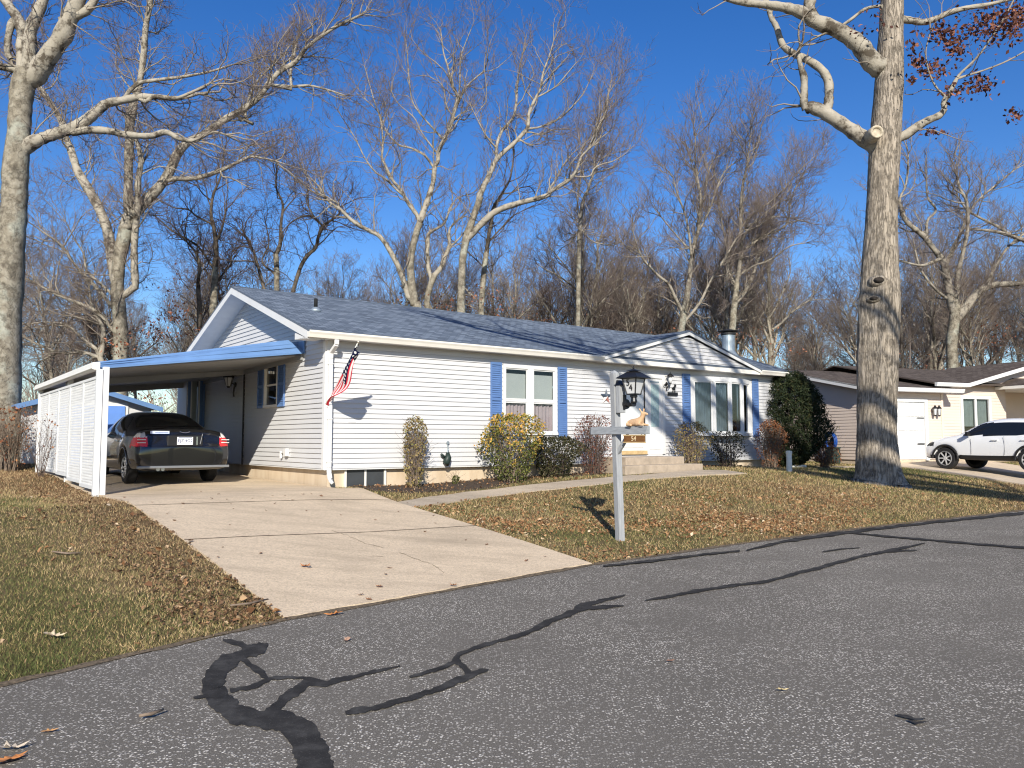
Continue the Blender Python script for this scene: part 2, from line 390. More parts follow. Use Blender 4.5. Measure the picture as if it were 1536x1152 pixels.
# ================================================================= SETTING
def grid_axis(lo,hi,fine_lo,fine_hi,st):
    a=list(np.arange(fine_lo,fine_hi+st/2,st))
    x=fine_lo; d=st
    L=[]
    while x>lo: d*=1.25; x-=d; L.append(max(x,lo))
    x=fine_hi; d=st; Rr=[]
    while x<hi: d*=1.25; x+=d; Rr.append(min(x,hi))
    return np.array(L[::-1]+a+Rr)
def make_ground():
    xs=grid_axis(-1200,1200,-24,40,.4); ys=grid_axis(-400,1800,-12,48,.4)
    X,Y=np.meshgrid(xs,ys); Z=terr(X,Y)
    rng=np.random.default_rng(2)
    d=(Y-edgeY(X))*.78
    bump=(np.sin(X*1.7+Y*.9)*np.sin(Y*1.3-X*.6))*.012+np.sin(X*.5+1)*np.sin(Y*.45)*.012
    ls=(X-KX)*U[0]+(Y-KY)*U[1]; lt=(X-KX)*V[0]+(Y-KY)*V[1]
    Z=Z-.05*((ls>-3.7)&(ls<.2)&(lt<9)&(d>.4))
    Z=Z+np.where(d>.6,bump*np.clip((d-.6)/2,0,1),0)
    # behind the road (the other side of the street) keep flat
    nx,ny=len(xs),len(ys)
    verts=np.stack([X.ravel(),Y.ravel(),Z.ravel()-.004],1)
    i=np.arange(nx*ny).reshape(ny,nx)
    q=np.stack([i[:-1,:-1],i[:-1,1:],i[1:,1:],i[1:,:-1]],-1).reshape(-1,4)
    me=np_mesh('ground',verts,q,smooth=True)
    return tag(link('ground',me,None,[M['lawn']]),kind='structure')
make_ground()
def make_road():
    xs=np.concatenate([np.arange(-60,-14,2),np.arange(-14,22,.25),np.arange(22,160,3)])
    rng=np.random.default_rng(5)
    top=edgeY(xs)+np.interp(xs,np.arange(-60,170,.5),rng.normal(0,.022,460))
    n=14
    V_=[];
    for x,y in zip(xs,top):
        for k in range(n):
            V_.append((x+ (.6*9.4*k/(n-1)),y-9.4*.8*k/(n-1)-0,.004))
    i=np.arange(len(xs)*n).reshape(len(xs),n)
    q=np.stack([i[:-1,:-1],i[1:,:-1],i[1:,1:],i[:-1,1:]],-1).reshape(-1,4)[:, ::-1]
    me=np_mesh('road',V_,q); return tag(link('road',me,None,[M['asphalt']]),kind='structure')
make_road()
def on_road(x,y,z=.008):
    d=ray(x,y); t=(z-CAMH)/d[2]; return (d[0]*t,d[1]*t,z)
def seal_strip(pts,seed,zi):
    """pts: (px,py,half-width px) traced along a seam of crack filler; laid on the road plane"""
    rng=random.Random(seed); out=[]
    P=[]
    for (x0,y0,w0),(x1,y1,w1) in zip(pts,pts[1:]):
        n=max(2,int(math.hypot(x1-x0,(y1-y0)*2)/4.5))
        for k in range(n):
            f=k/n; P.append((x0+(x1-x0)*f,y0+(y1-y0)*f,w0+(w1-w0)*f))
    P.append(pts[-1]); L=[];Rr=[]
    for k,(x,y,w) in enumerate(P):
        a=P[max(0,k-3)];b=P[min(len(P)-1,k+3)]
        tx,ty=b[0]-a[0],b[1]-a[1];l=math.hypot(tx,ty) or 1
        am=min(1,7/max(w,1)); n1=.20*math.sin(k*.6+seed)+.14*math.sin(k*1.5+seed*2);n2=.20*math.sin(k*.55+seed*3)+.14*math.sin(k*1.4+seed)
        w=w*(1 if zi==0 else .78); wl=w*(1+am*(n1+rng.uniform(-.16,.16)));wr=w*(1+am*(n2+rng.uniform(-.16,.16)))
        A=on_road(x-ty/l*wl,y+tx/l*wl);B=on_road(x+ty/l*wr,y-tx/l*wr)
        L.append(A[:2]);Rr.append(B[:2])
    z=.008+.0006*zi
    mb=MB()
    for k in range(len(P)-1):
        z+=2e-5; mb.face([(*L[k],z),(*Rr[k],z),(*Rr[k+1],z),(*L[k+1],z)])
    return mb
seals=[
 [(480,1180,27),(468,1130,26),(452,1098,22),(420,1080,15),(385,1079,13),(352,1070,16),(332,1052,17),(318,1034,17),(324,1010,15),(342,992,12),(360,983,8),(376,977,8),(392,972,8),(402,966,3)],
 [(372,978,7),(362,966,6),(345,962,4),(334,960,2)],
 [(398,1078,11),(418,1056,9),(440,1038,9),(466,1022,8),(490,1025,6),(530,1015,3.5),(570,1006,3),(600,999,1.5)],
 [(345,1036,5),(380,1030,4),(402,1020,5),(390,1008,6),(365,990,5),(358,986,4)],
 [(400,1019,4),(430,1016,2.5),(455,1017,2.5),(470,1021,3)],
 [(330,1040,8),(312,1045,4),(290,1047,2)],
 [(518,1070,3),(532,1067,6),(556,1064,5),(600,1052,5),(640,1040,5),(675,1027,6),(700,1015,7),(725,1007,4),(733,1005,1.5)],
 [(703,1012,6),(695,1000,6),(683,990,6),(688,982,4),(720,970,3.5),(762,958,3),(785,952,4),(800,945,5),(835,928,5),(862,918,5),(872,908,6),(895,904,3.5),(925,896,2.5),(938,893,1)],
 [(686,992,4),(655,1005,3.5),(630,1012,3),(614,1016,2)],
 [(862,917,5),(885,912,4),(910,911,3),(936,909,1)],
 [(968,901,1),(1000,896,2.5),(1040,888,3),(1090,880,2.5),(1150,873,2.5),(1190,862,3),(1230,852,3),(1280,838,2.5),(1320,829,2.5),(1352,823,2.5),(1388,815,1)],
 [(1330,828,2.5),(1360,826,1.5),(1376,826,.8)],
 [(1234,828,1.2),(1262,824,1),(1290,822,.6)],
 [(1270,799,1.3),(1330,805,1.6),(1400,811,1.7),(1470,817,1.8),(1560,824,2)],
 [(1345,1074,1.5),(1358,1076,3),(1372,1081,2),(1388,1080,1)],
 [(1362,1082,1),(1376,1087,2.5),(1392,1084,.8)],
 [(1120,826,1.5),(1180,812,2.5),(1250,802,3),(1320,793,2.5),(1400,784,2),(1536,770,2.5)],
 [(905,850,1.5),(980,842,2.2),(1060,832,1.8),(1110,827,1.5)],
]
for k,p in enumerate(seals):
    o=seal_strip(p,k,k).build('crack_sealant',M['seal'],fixn=False); tag(o,kind='structure')
# crumbly strip of dirt where the lawn and concrete meet the asphalt
def dirt_strip():
    rng=random.Random(31); mb=MB(); prev=None; x=-7.5
    while x<24:
        y=float(edgeY(x)); nx,ny=-.62,.78
        a=.015+.035*rng.random()+.015*math.sin(x*3.1); b=.012+.03*rng.random()+.012*math.sin(x*2.3+1)
        cur=((x-nx*a,y-ny*a,.010),(x+nx*b,y+ny*b,.016+.010*rng.random()))
        if prev: mb.face([prev[0],cur[0],cur[1],prev[1]])
        prev=cur; x+=.07
    return mb.build('soil',M['edge_dirt'],fixn=True)
M['edge_dirt']=plain('edge_dirt',(.12,.09,.058),.95,.6,40,bump=1,bscale=70)
tag(dirt_strip(),kind='structure')
# driveway, walk: slabs draped on the slope with a visible edge
def drape(name,corner_fn,ns,nt,mat,lift,gaps=(),thick=.06):
    g=np.zeros((ns+1,nt+1,3))
    for i in range(ns+1):
        for j in range(nt+1):
            x,y=corner_fn(i/ns,j/nt); g[i,j]=(x,y,tz(x,y)+lift)
    mb=MB()
    for i in range(ns):
        for j in range(nt):
            mb.face([g[i,j],g[i+1,j],g[i+1,j+1],g[i,j+1]])
    def skirt(seq):
        for a,b in zip(seq,seq[1:]):
            mb.face([a,b,(b[0],b[1],b[2]-thick),(a[0],a[1],a[2]-thick)])
    skirt(g[:,0]);skirt(g[-1,:]);skirt(g[::-1,-1]);skirt(g[::-1,0] if False else g[0,::-1])
    return mb.build(name,mat,fixn=True)
def dw(s0,s1,t0,t1):
    # near edge follows the road
    def f(a,b):
        s=s0+(s1-s0)*a; t=t0+(t1-t0)*b
        x,y,_=hw(s,t)
        if t0<-7:
            # find the road edge along this line of s
            tt=-9.
            while True:
                X,Y,_=hw(s,tt)
                if Y>edgeY(X): break
                tt+=.02
            t=(tt+.03)+(t1-(tt+.03))*b; x,y,_=hw(s,t)
        return x,y
    return f
# three poured bays divided by joints
def joint_t(s,base): return base
for (t0,t1) in ((-8.9,-4.63),(-4.605,-2.005),(-1.985,9.2)):
    o=drape('driveway',dw(-3.90,.42 if t1<0 else .0,t0,t1),18,24,M['concrete'],.022); tag(o,kind='structure')
o=drape('driveway',dw(.0,.42,-1.985,-.62),3,6,M['concrete'],.021); tag(o,kind='structure')
# dark filler in the joints
for tj in (-4.6175,-1.995):
    mb=MB(); rng=random.Random(int(tj*10)); n=40
    for k in range(n):
        q=[]
        for kk in (k,k+1):
            s_=-3.90+4.32*kk/n
            for w in (-.016,.016): x,y,_=hw(s_,tj+w*(1+.3*math.sin(kk*2.1))); q.append((x,y,tz(x,y)+.0245))
        mb.face([q[0],q[1],q[3],q[2]])
    tag(mb.build('driveway_joint',M['edge_dirt'],fixn=False),kind='structure')
# hairline cracks in the near bay
for k,cr in enumerate(([(497,799),(520,806),(548,818),(582,827)],[(600,832),(622,842),(645,849),(658,856),(668,866)],[(554,838),(580,838)])):
    mb=MB(); rng=random.Random(k); P=[]
    for a,b in zip(cr,cr[1:]):
        for j in range(5): P.append(on_ground(a[0]+(b[0]-a[0])*j/5+rng.uniform(-1.5,1.5),a[1]+(b[1]-a[1])*j/5+rng.uniform(-.6,.6)))
    for p,q in zip(P,P[1:]):
        w=.006*rng.uniform(.6,1.5); mb.face([(p[0],p[1]-w,tz(p[0],p[1])+.0255),(q[0],q[1]-w,tz(q[0],q[1])+.0255),(q[0],q[1]+w,tz(q[0],q[1])+.0255),(p[0],p[1]+w,tz(p[0],p[1])+.0255)])
    tag(mb.build('concrete_crack',M['edge_dirt'],fixn=False),kind='structure')
# front walk from the driveway to the steps
WK=[on_ground(x,y) for x,y in ((588,756),(640,747),(700,739),(760,733),(830,725),(900,718.5),(960,713.5),(1010,709),(1050,706),(1085,706))]
WK2=[on_ground(x,y) for x,y in ((600,764),(660,756),(720,748),(780,741),(840,734.5),(900,728),(960,721),(1010,717),(1060,713),(1120,711))]
def walkf(a,b):
    k=a*(len(WK)-1);i=min(int(k),len(WK)-2);f=k-i
    p=[WK[i][c]+(WK[i+1][c]-WK[i][c])*f for c in (0,1)];q=[WK2[i][c]+(WK2[i+1][c]-WK2[i][c])*f for c in (0,1)]
    return p[0]+(q[0]-p[0])*b,p[1]+(q[1]-p[1])*b
tag(drape('path',walkf,60,4,M['walk'],.020),kind='structure')
# mulch bed along the foundation
def bedf(a,b):
    s=.55+13.9*a; t=-.95-.25*math.sin(a*40)*.3+b*1.0 if s<7.2 or s>10.1 else -.55+b*.6
    x,y,_=hw(s,min(t,.08)); return x,y
tag(drape('garden_soil',bedf,120,5,M['mulch'],.012,thick=.03),kind='structure')

# ================================================================= HOUSE
HZ0=.6
house=empty('house',hw(0,0,HZ0),HROT,'long white vinyl-sided bungalow with blue shutters and blue-grey shingle roof','house')
OFF=(0,0,-HZ0)
def hb(): return MB(OFF)
def siding(mb,x0f,x1f,z0,z1,holes,mp,course=.1015,lip=.022):
    zs={z0,z1}; z=z0
    cs=[]
    while z<z1-1e-6: cs.append(z); zs.add(z); z+=course
    for h in holes:
        for q in (h[2],h[3]):
            if z0<q<z1: zs.add(q)
    zs=sorted(zs)
    def d(z,zc): return .003+lip*(1-(z-zc)/course)
    for za,zb in zip(zs,zs[1:]):
        if zb-za<1e-5: continue
        zc=max(c for c in cs if c<=za+1e-6)
        xa0,xa1=x0f(za),x1f(za); xb0,xb1=x0f(zb),x1f(zb)
        hs=sorted((h[0],h[1]) for h in holes if h[2]<=za+1e-6 and h[3]>=zb-1e-6)
        segs=[];cur=None
        L=(xa0,xb0)
        for h in hs:
            segs.append((L,(h[0],h[0]))); L=(h[1],h[1])
        segs.append((L,(xa1,xb1)))
        for (la,lb),(ra,rb) in segs:
            if ra-la<1e-4 and rb-lb<1e-4: continue
            mb.face([mp(la,za,d(za,zc)),mp(ra,za,d(za,zc)),mp(rb,zb,d(zb,zc)),mp(lb,zb,d(zb,zc))])
            if abs(za-zc)<1e-6:
                mb.face([mp(la,za,0.),mp(ra,za,0.),mp(ra,za,d(za,zc)),mp(la,za,d(za,zc))])
HL=15.45; HD=8.7; RT=4.35; RZ=5.27; EZ=3.72; ET=-.27; SL=(RZ-EZ)/(RT-ET)
SB=1.03; SO=3.60
const=lambda c:(lambda z:c)
FW=(4.40,6.03,1.72,3.37); BAY=(11.05,13.88,1.72,3.42); DR=(8.20,9.95,1.22,3.37)
mb=hb(); siding(mb,const(.11),const(HL),SB,SO,[FW,BAY,DR],lambda x,z,d:(x,-d,z)); mb.build('front_wall',M['siding'],house,fixn=False)
SWN=(2.50,3.34,2.34,3.37)
def rk0(z): return .11 if z<SO+.05 else max(.11,ET+(z-EZ+.10)/SL)
def rk1(z): return HD-.11 if z<SO+.05 else HD-max(.11,ET+(z-EZ+.10)/SL)
mb=hb(); siding(mb,rk0,rk1,SB,RZ-.16,[SWN],lambda y,z,d:(-d,y,z)); mb.build('gable_wall',M['siding'],house,fixn=False)
mb=hb(); mb.face([(HL,0,SB),(HL,HD,SB),(HL,HD,SO),(HL,HD/2,RZ-.15),(HL,0,SO)]); mb.face([(0,HD,SB),(HL,HD,SB),(HL,HD,SO),(0,HD,SO)])
mb.build('rear_wall',M['siding'],house)
# corner boards
for (a,b,c,d_) in ((0,.11,-.03,-.0),(-.03,0,0.0,.11),(-.03,0,HD-.11,HD),(HL,HL+.03,0,.11)):
    mb=hb(); mb.box(min(a,b)-.0,max(a,b),min(c,d_),max(c,d_),SB-.02,SO); mb.build('corner_board',M['white'],house)
# starter lip and foundation
mb=hb(); mb.box(.10,HL-.10,.11,HD-.11,.1,SB-.005); mb.build('foundation',M['foundation'],house)
mb=hb(); mb.box(-.012,HL+.01,-.012,.105,SB-.03,SB-.004); mb.box(-.012,.095,.106,HD,SB-.03,SB-.004); mb.build('starter_strip',M['white'],house)
# basement windows
for s0,s1 in ((.50,1.36),):
    w=hb(); w.box(s0,s1,.085,.109,.62,.995); o=w.build('basement_window',M['basement_glass'],house)
    f=hb(); 
    f.box(s0-.04,s0,.055,.109,.58,.995); f.box(s1,s1+.04,.055,.109,.58,.995); f.box(s0-.05,s1+.05,.03,.109,.54,.58); f.box((s0+s1)/2-.02,(s0+s1)/2+.02,.07,.109,.58,.995)
    f.build('frame',M['cream'],o)
# roof: shingled slabs with uv in metres
def slab(mb,uvs,quad,th,udir):
    """quad: 4 corners, order eave-left, eave-right, ridge-right, ridge-left"""
    q=[Vector(p) for p in quad]
    n=(q[1]-q[0]).cross(q[3]-q[0]).normalized()
    if n.z<0: n=-n
    lo=[p-n*th for p in q]
    u=Vector(udir).normalized(); v=n.cross(u)
    if v.z<0: v=-v
    def add(pts):
        mb.face(pts); uvs.append([((Vector(p)-q[0]).dot(u),(Vector(p)-q[0]).dot(v)) for p in pts])
    add(q); add(lo[::-1])
    for k in range(len(q)):
        mb.face([q[k],lo[k],lo[(k+1)%len(q)],q[(k+1)%len(q)]]); uvs.append([(.05,.07)]*4)
def build_uv(mb,uvs,name,mats,parent):
    o=mb.build(name,mats,parent,fixn=False); me=o.data
    uvl=me.uv_layers.new(name='UVMap')
    flat=[c for f in uvs for c in f]
    for l,c in zip(uvl.data,flat): l.uv=c
    return o
RL0,RL1=-.53,15.75
mb=hb();uvs=[]
slab(mb,uvs,[(RL0,ET-.03,EZ+.035),(RL1,ET-.03,EZ+.035),(RL1,RT,RZ+.04),(RL0,RT,RZ+.04)],.05,(1,0,0))
slab(mb,uvs,[(RL0,2*RT-ET+.03,EZ+.035),(RL1,2*RT-ET+.03,EZ+.035),(RL1,RT,RZ+.04),(RL0,RT,RZ+.04)],.05,(1,0,0))
roof=build_uv(mb,uvs,'roof',M['shingle'],house)
mb=hb();uvs=[]
for sgn in (1,-1):
    slab(mb,uvs,[(RL0-.01,RT-sgn*.14,RZ+.052-.14*SL),(RL1+.01,RT-sgn*.14,RZ+.052-.14*SL),(RL1+.01,RT,RZ+.055),(RL0-.01,RT,RZ+.055)],.012,(1,0,0))
build_uv(mb,uvs,'ridge_cap',M['shingle'],roof)
# fascia on the gable rakes, box returns, soffits
def rake(mb,s0,s1,drop0,drop1,tmin=ET):
    for sg in (1,-1):
        def T(t): return t if sg==1 else 2*RT-t
        a=[(s0,T(tmin),EZ-drop0),(s1,T(tmin),EZ-drop0),(s1,T(tmin),EZ-drop1),(s0,T(tmin),EZ-drop1)]
        b=[(s0,RT,RZ-drop0),(s1,RT,RZ-drop0),(s1,RT,RZ-drop1),(s0,RT,RZ-drop1)]
        mb.hexa(a,b)
mb=hb(); rake(mb,RL0,RL0+.03,-.0,.155); mb.build('rake_board',M['white'],house)
mb=hb(); rake(mb,RL1-.03,RL1,-.0,.155); mb.build('rake_board',M['white'],house)
mb=hb(); rake(mb,RL0+.032,-.004,.105,.125); mb.build('rake_soffit',M['soffit'],house)
mb=hb(); 
mb.prism([(ET,EZ-.157),(ET+.62,EZ-.157+.50*SL),(ET+.62,SO-.0),(ET,SO)],lambda y,z,d:(d,y,z),RL0+.001,RL0+.42)
mb.build('eave_return',M['white'],house)
mb=hb(); mb.box(RL0+.43,RL1-.03,ET+.02,-.002,SO,SO+.02); mb.build('soffit',M['soffit'],house)
for q0,q1 in ((RL0+.43,7.35),(13.95,RL1)):
    mb=hb(); mb.box(q0,q1,ET+.0,ET+.02,SO-.01,EZ-.02); mb.build('fascia',M['white'],house)
def gutter(mb,s0,s1,t=ET,z=EZ):
    prof=[(t-.002,z-.13),(t-.075,z-.13),(t-.10,z-.07),(t-.125,z-.03),(t-.125,z+.0),(t-.11,z+.0),(t-.11,z-.022),(t-.002,z-.022)]
    mb.prism(prof,lambda y,zz,d:(d,y,zz),s0,s1)
for s0,s1 in ((RL0,7.34),(13.96,RL1-.05)):
    mb=hb(); gutter(mb,s0,s1); mb.build('gutter',M['cream'],house)
# downspout at the front left corner
mb=hb(); 
pts=[(.06,ET-.06,EZ-.14),(.06,ET-.05,EZ-.24),(.05,-.10,EZ-.38),(.05,-.085,EZ-.5),(.05,-.085,1.05),(.05,-.09,.95),(.04,-.16,.84),(-.02,-.36,.78)]
for a,b in zip(pts,pts[1:]): mb.bar(a,b,.085,.065,(0,1,0))
for z in (3.1,2.0,1.15): mb.box(0,.10,-.125,-.03,z,z+.03)
mb.build('downspout',M['white'],house,bevel=.012)
# porch gable
GC=10.66;GH=4.60;GW=3.28;GF=-.30
mb=hb()
gz0=EZ-.02
siding(mb,lambda z:GC-max(.02,(GH-.10-z)/(GH-.06-gz0)*(GW-.12)),lambda z:GC+max(.02,(GH-.10-z)/(GH-.06-gz0)*(GW-.12)),gz0,GH-.14,[],lambda x,z,d:(x,GF+.05-d,z)); 
mb.build('porch_gable',M['siding'],house,fixn=False)
mb=hb();uvs=[]
tb=ET+(GH-EZ)/SL+.2
gs=(GH-EZ+.02)/GW
for sg in (-1,1):
    slab(mb,uvs,[(GC+sg*(GW+.06),GF-.06,EZ+.03-.0),(GC+sg*(GW+.06),ET+.25,EZ+.03),(GC,tb,GH+.06),(GC,GF-.06,GH+.06)],.045,(0,1,0))
build_uv(mb,uvs,'porch_roof',M['shingle'],house)
mb=hb()
for sg in (-1,1):
    q=[(GC+sg*GW,EZ-.085),(GC+sg*GW,EZ-.0),(GC,GH+.012),(GC,GH-.07)]
    mb.prism(q,lambda x,z,d:(x,d,z),GF-.05,GF-.02)
mb.build('porch_rake_board',M['white'],house)
mb=hb(); mb.box(7.36,13.94,GF-.015,GF+.045,EZ-.14,EZ-.025); mb.build('porch_beam',M['cream'],house)
mb=hb(); mb.box(7.36,13.94,GF+.05,-.003,SO-.012,SO-.001); mb.build('porch_soffit',M['soffit'],house)
# roof fittings
VZ=EZ+.035+SL*(2.0-ET)
mb=hb(); mb.lathe([(.14,-.03),(.12,.02),(.05,.075),(.042,.08)],(.62,2.0,VZ),14); o=mb.build('vent_pipe',M['chim'],house,smooth=True)
mb=hb(); mb.lathe([(.042,.08),(.042,.27),(.036,.275)],(.62,2.0,VZ),12); mb.build('pipe_boot',M['dark'],o,smooth=True)
CSX,CSY=15.42,1.95; CZ=EZ+SL*(CSY-ET)
mb=hb(); mb.lathe([(.32,-.15),(.31,.0),(.215,.14),(.21,.64),(.225,.64),(.225,.67)],(CSX,CSY,CZ),22); ch=mb.build('chimney',M['chim'],house,smooth=False)
mb=hb(); mb.lathe([(.17,.665),(.17,.80)],(CSX,CSY,CZ),16); mb.lathe([(.33,.80),(.34,.82),(.05,.89),(.02,.90)],(CSX,CSY,CZ),20); mb.lathe([(.235,.70),(.25,.70),(.25,.75),(.235,.75)],(CSX,CSY,CZ),20); mb.build('chimney_cap',M['chim_dark'],ch)
# windows -------------------------------------------------------------
def shutter(s0,s1,z0,z1,mp,parent,n=None):
    mb=hb(); w=.035
    def bx(a,b,c,d,e,f): mb.hexa([mp(a,c,e),mp(b,c,e),mp(b,c,f),mp(a,c,f)],[mp(a,d,e),mp(b,d,e),mp(b,d,f),mp(a,d,f)])
    bx(s0,s0+w,z0,z1,.02,.055);bx(s1-w,s1,z0,z1,.02,.055);bx(s0+w,s1-w,z0,z0+.06,.02,.055);bx(s0+w,s1-w,z1-.06,z1,.02,.055)
    zm=(z0+z1)/2; bx(s0+w,s1-w,zm-.03,zm+.03,.02,.052)
    z=z0+.065
    while z<z1-.09:
        if not(zm-.06<z<zm+.03):
            mb.hexa([mp(s0+w,z,.045),mp(s1-w,z,.045),mp(s1-w,z,.030),mp(s0+w,z,.030)],[mp(s0+w,z+.042,.030),mp(s1-w,z+.042,.030),mp(s1-w,z+.042,.02),mp(s0+w,z+.042,.02)])
        z+=.05
    bx(s0+w,s1-w,z0+.06,z1-.06,.018,.022)
    return mb.build('shutter',M['blue'],parent,fixn=True)
fm=lambda x,z,d:(x,-d,z)
sm_=lambda y,z,d:(-d,y,z)
def bxm(mb,mp,a,b,c,d,e,f): mb.hexa([mp(a,c,e),mp(b,c,e),mp(b,c,f),mp(a,c,f)],[mp(a,d,e),mp(b,d,e),mp(b,d,f),mp(a,d,f)])
def curtain(mb,mp,a,b,z0,z1,dep,amp=.02,per=.11,top=None):
    n=int((b-a)/.018); P=[]
    for k in range(n+1):
        x=a+(b-a)*k/n; dd=dep+amp*math.sin(2*math.pi*x/per)+amp*.5*math.sin(2*math.pi*x/(per*1.7)+1)
        P.append((x,dd,z1+(0 if top is None else top*abs(math.sin(math.pi*(x-a)/.22)))))
    for p,q in zip(P,P[1:]): mb.face([mp(p[0],z0,p[1]),mp(q[0],z0,q[1]),mp(q[0],q[2],q[1]),mp(p[0],p[2],p[1])])
# front double window
fw=hb(); a,b,c,d_=FW
bxm(fw,fm,a,b,d_-.08,d_,-.02,.045);bxm(fw,fm,a-.03,b+.03,c,c+.06,-.02,.06);bxm(fw,fm,a,a+.06,c+.06,d_-.08,-.02,.045);bxm(fw,fm,b-.06,b,c+.06,d_-.08,-.02,.045)
xm=(a+b)/2; bxm(fw,fm,xm-.085,xm+.085,c+.06,d_-.08,-.02,.045)
win=fw.build('window',M['white'],house)
for x0,x1 in ((a+.06,xm-.085),(xm+.085,b-.06)):
    sa=hb(); zm=(c+d_)/2-.02
    bxm(sa,fm,x0,x1,zm-.025,zm+.025,-.015,.015)
    for (p0,p1,z0,z1,e) in ((x0,x1,c+.06,zm-.025,-.01),(x0,x1,zm+.025,d_-.08,.008)):
        bxm(sa,fm,p0,p0+.03,z0,z1,e-.015,e+.012);bxm(sa,fm,p1-.03,p1,z0,z1,e-.015,e+.012)
        bxm(sa,fm,p0+.03,p1-.03,z0,z0+.03,e-.015,e+.012);bxm(sa,fm,p0+.03,p1-.03,z1-.03,z1,e-.015,e+.012)
    so=sa.build('sash',M['white'],win)
    g=hb(); bxm(g,fm,x0+.03,x1-.03,c+.09,zm-.03,-.014,-.010);bxm(g,fm,x0+.03,x1-.03,zm+.05,d_-.11,.004,.008); g.build('pane',M['glass'],win)
    cu=hb(); curtain(cu,fm,x0,x1,c+.05,zm+.0-.10,-.08,top=.05); cu.build('curtain',M['curtain_pink'],win,smooth=True,fixn=False)
    sh=hb(); bxm(sh,fm,x0,x1,zm+.02,d_-.20,-.07,-.06); sh.build('shade',M['shade'],win)
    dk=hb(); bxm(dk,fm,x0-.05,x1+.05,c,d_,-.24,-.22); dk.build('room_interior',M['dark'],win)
shutter(4.03,4.345,1.68,3.40,fm,house);shutter(6.075,6.36,1.68,3.40,fm,house)
# gable window
a,b,c,d_=SWN
fw=hb(); bxm(fw,sm_,a,b,d_-.06,d_,-.02,.045);bxm(fw,sm_,a-.02,b+.02,c,c+.06,-.02,.055);bxm(fw,sm_,a,a+.06,c+.06,d_-.06,-.02,.045);bxm(fw,sm_,b-.06,b,c+.06,d_-.06,-.02,.045)
win=fw.build('window',M['cream'],house)
g=hb(); bxm(g,sm_,a+.06,b-.06,c+.06,d_-.06,-.012,-.008); g.build('pane',M['glass'],win)
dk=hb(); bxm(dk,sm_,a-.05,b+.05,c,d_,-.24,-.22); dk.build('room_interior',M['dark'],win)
sa=hb(); zm=(c+d_)/2; bxm(sa,sm_,a+.06,b-.06,zm-.02,zm+.02,-.016,.012); sa.build('sash',M['cream'],win)
shutter(SWN[0]-.40,SWN[0]-.03,c,d_,sm_,house);shutter(SWN[1]+.03,SWN[1]+.40,c,d_,sm_,house)
# bow window of four lights
a,b,c,d_=BAY; nb=4; dep=.30
bow=[]
for k in range(nb+1):
    f=k/nb; bow.append((a+.10+(b-a-.20)*f, -dep*math.sin(math.pi*f)**.8))
tr=hb()
poly=[(a,-.022)]+[(x,y-.04) for x,y in bow]+[(b,-.022)]
tr.prism(poly,lambda x,y,z:(x,y,z),d_-.13,d_); tr.prism([(p[0],p[1]-.03 if p[1]<-.03 else p[1]) for p in poly],lambda x,y,z:(x,y,z),c,c+.09)
for k,(x,y) in enumerate(bow):
    tr.box(x-.05,x+.05,y-.045,y+.05,c+.09,d_-.13)
tr.box(a,a+.06,-.04,.0,c+.09,d_-.13);tr.box(b-.06,b,-.04,.0,c+.09,d_-.13)
bw=tr.build('bow_window',M['white'],house)
for k in range(nb):
    p,q=bow[k],bow[k+1]; dx,dy=q[0]-p[0],q[1]-p[1]; l=math.hypot(dx,dy)
    bm_=lambda x,z,d,p=p,ux=dx/l,uy=dy/l:(p[0]+ux*x+uy*d,p[1]+uy*x-ux*d,z)
    f=hb(); bxm(f,bm_,.05,l-.05,c+.09,c+.13,-.015,.02);bxm(f,bm_,.05,l-.05,d_-.17,d_-.13,-.015,.02); bxm(f,bm_,.05,.085,c+.13,d_-.17,-.015,.02);bxm(f,bm_,l-.085,l-.05,c+.13,d_-.17,-.015,.02); sa=f.build('sash',M['white'],bw)
    g=hb(); bxm(g,bm_,.08,l-.08,c+.12,d_-.16,-.004,.0); g.build('pane',M['glass'],bw)
    cu=hb(); 
    if k<2: curtain(cu,bm_,.06,l-.06,c+.1,d_-.14,-.07,.02,.10)
    else: curtain(cu,bm_,.06 if k==3 else l*.72,l*.4 if k==3 else l-.05,c+.1,d_-.14,-.08,.02,.09)
    cu.build('curtain',M['curtain_blue'],bw,smooth=True,fixn=False)
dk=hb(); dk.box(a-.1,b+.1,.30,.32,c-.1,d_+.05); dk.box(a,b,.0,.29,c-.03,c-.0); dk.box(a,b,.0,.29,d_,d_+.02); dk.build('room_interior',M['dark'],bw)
shutter(10.70,11.02,1.70,3.47,fm,house);shutter(13.93,14.22,1.70,3.47,fm,house)
# front door with storm door and sidelight
dd=hb(); a,b,c,d_=DR
bxm(dd,fm,a,b,d_-.09,d_,-.02,.05);bxm(dd,fm,a,a+.08,c,d_-.09,-.02,.05);bxm(dd,fm,b-.10,b,c,d_-.09,-.02,.05);bxm(dd,fm,9.17,9.27,c,d_-.09,-.02,.045)
door=dd.build('front_door',M['white'],house)
dp=hb(); bxm(dp,fm,a+.08,9.17,c+.10,d_-.09,-.015,.02)
bxm(dp,fm,a+.16,9.09,c+.18,c+.55,.021,.035);
dp.build('storm_door',M['white'],door)
g=hb(); bxm(g,fm,a+.17,9.08,c+.66,d_-.20,.0205,.026); g.build('pane',plain('white_storm_pane',(.66,.68,.68),.12,.05,4,spec=.6),door)
th=hb(); bxm(th,fm,a+.05,9.20,c-.0,c+.098,-.02,.075); th.build('threshold',M['tan_wood'],door)
ed=hb(); bxm(ed,fm,9.13,9.165,c+.30,d_-.12,.021,.034); ed.build('door_edge',M['chim_dark'],door)
sl=hb(); bxm(sl,fm,9.27,b-.10,c+.0,d_-.09,-.015,.015); bxm(sl,fm,9.33,b-.17,c+.12,c+.62,.016,.028); sd=sl.build('sidelight',M['white'],door)
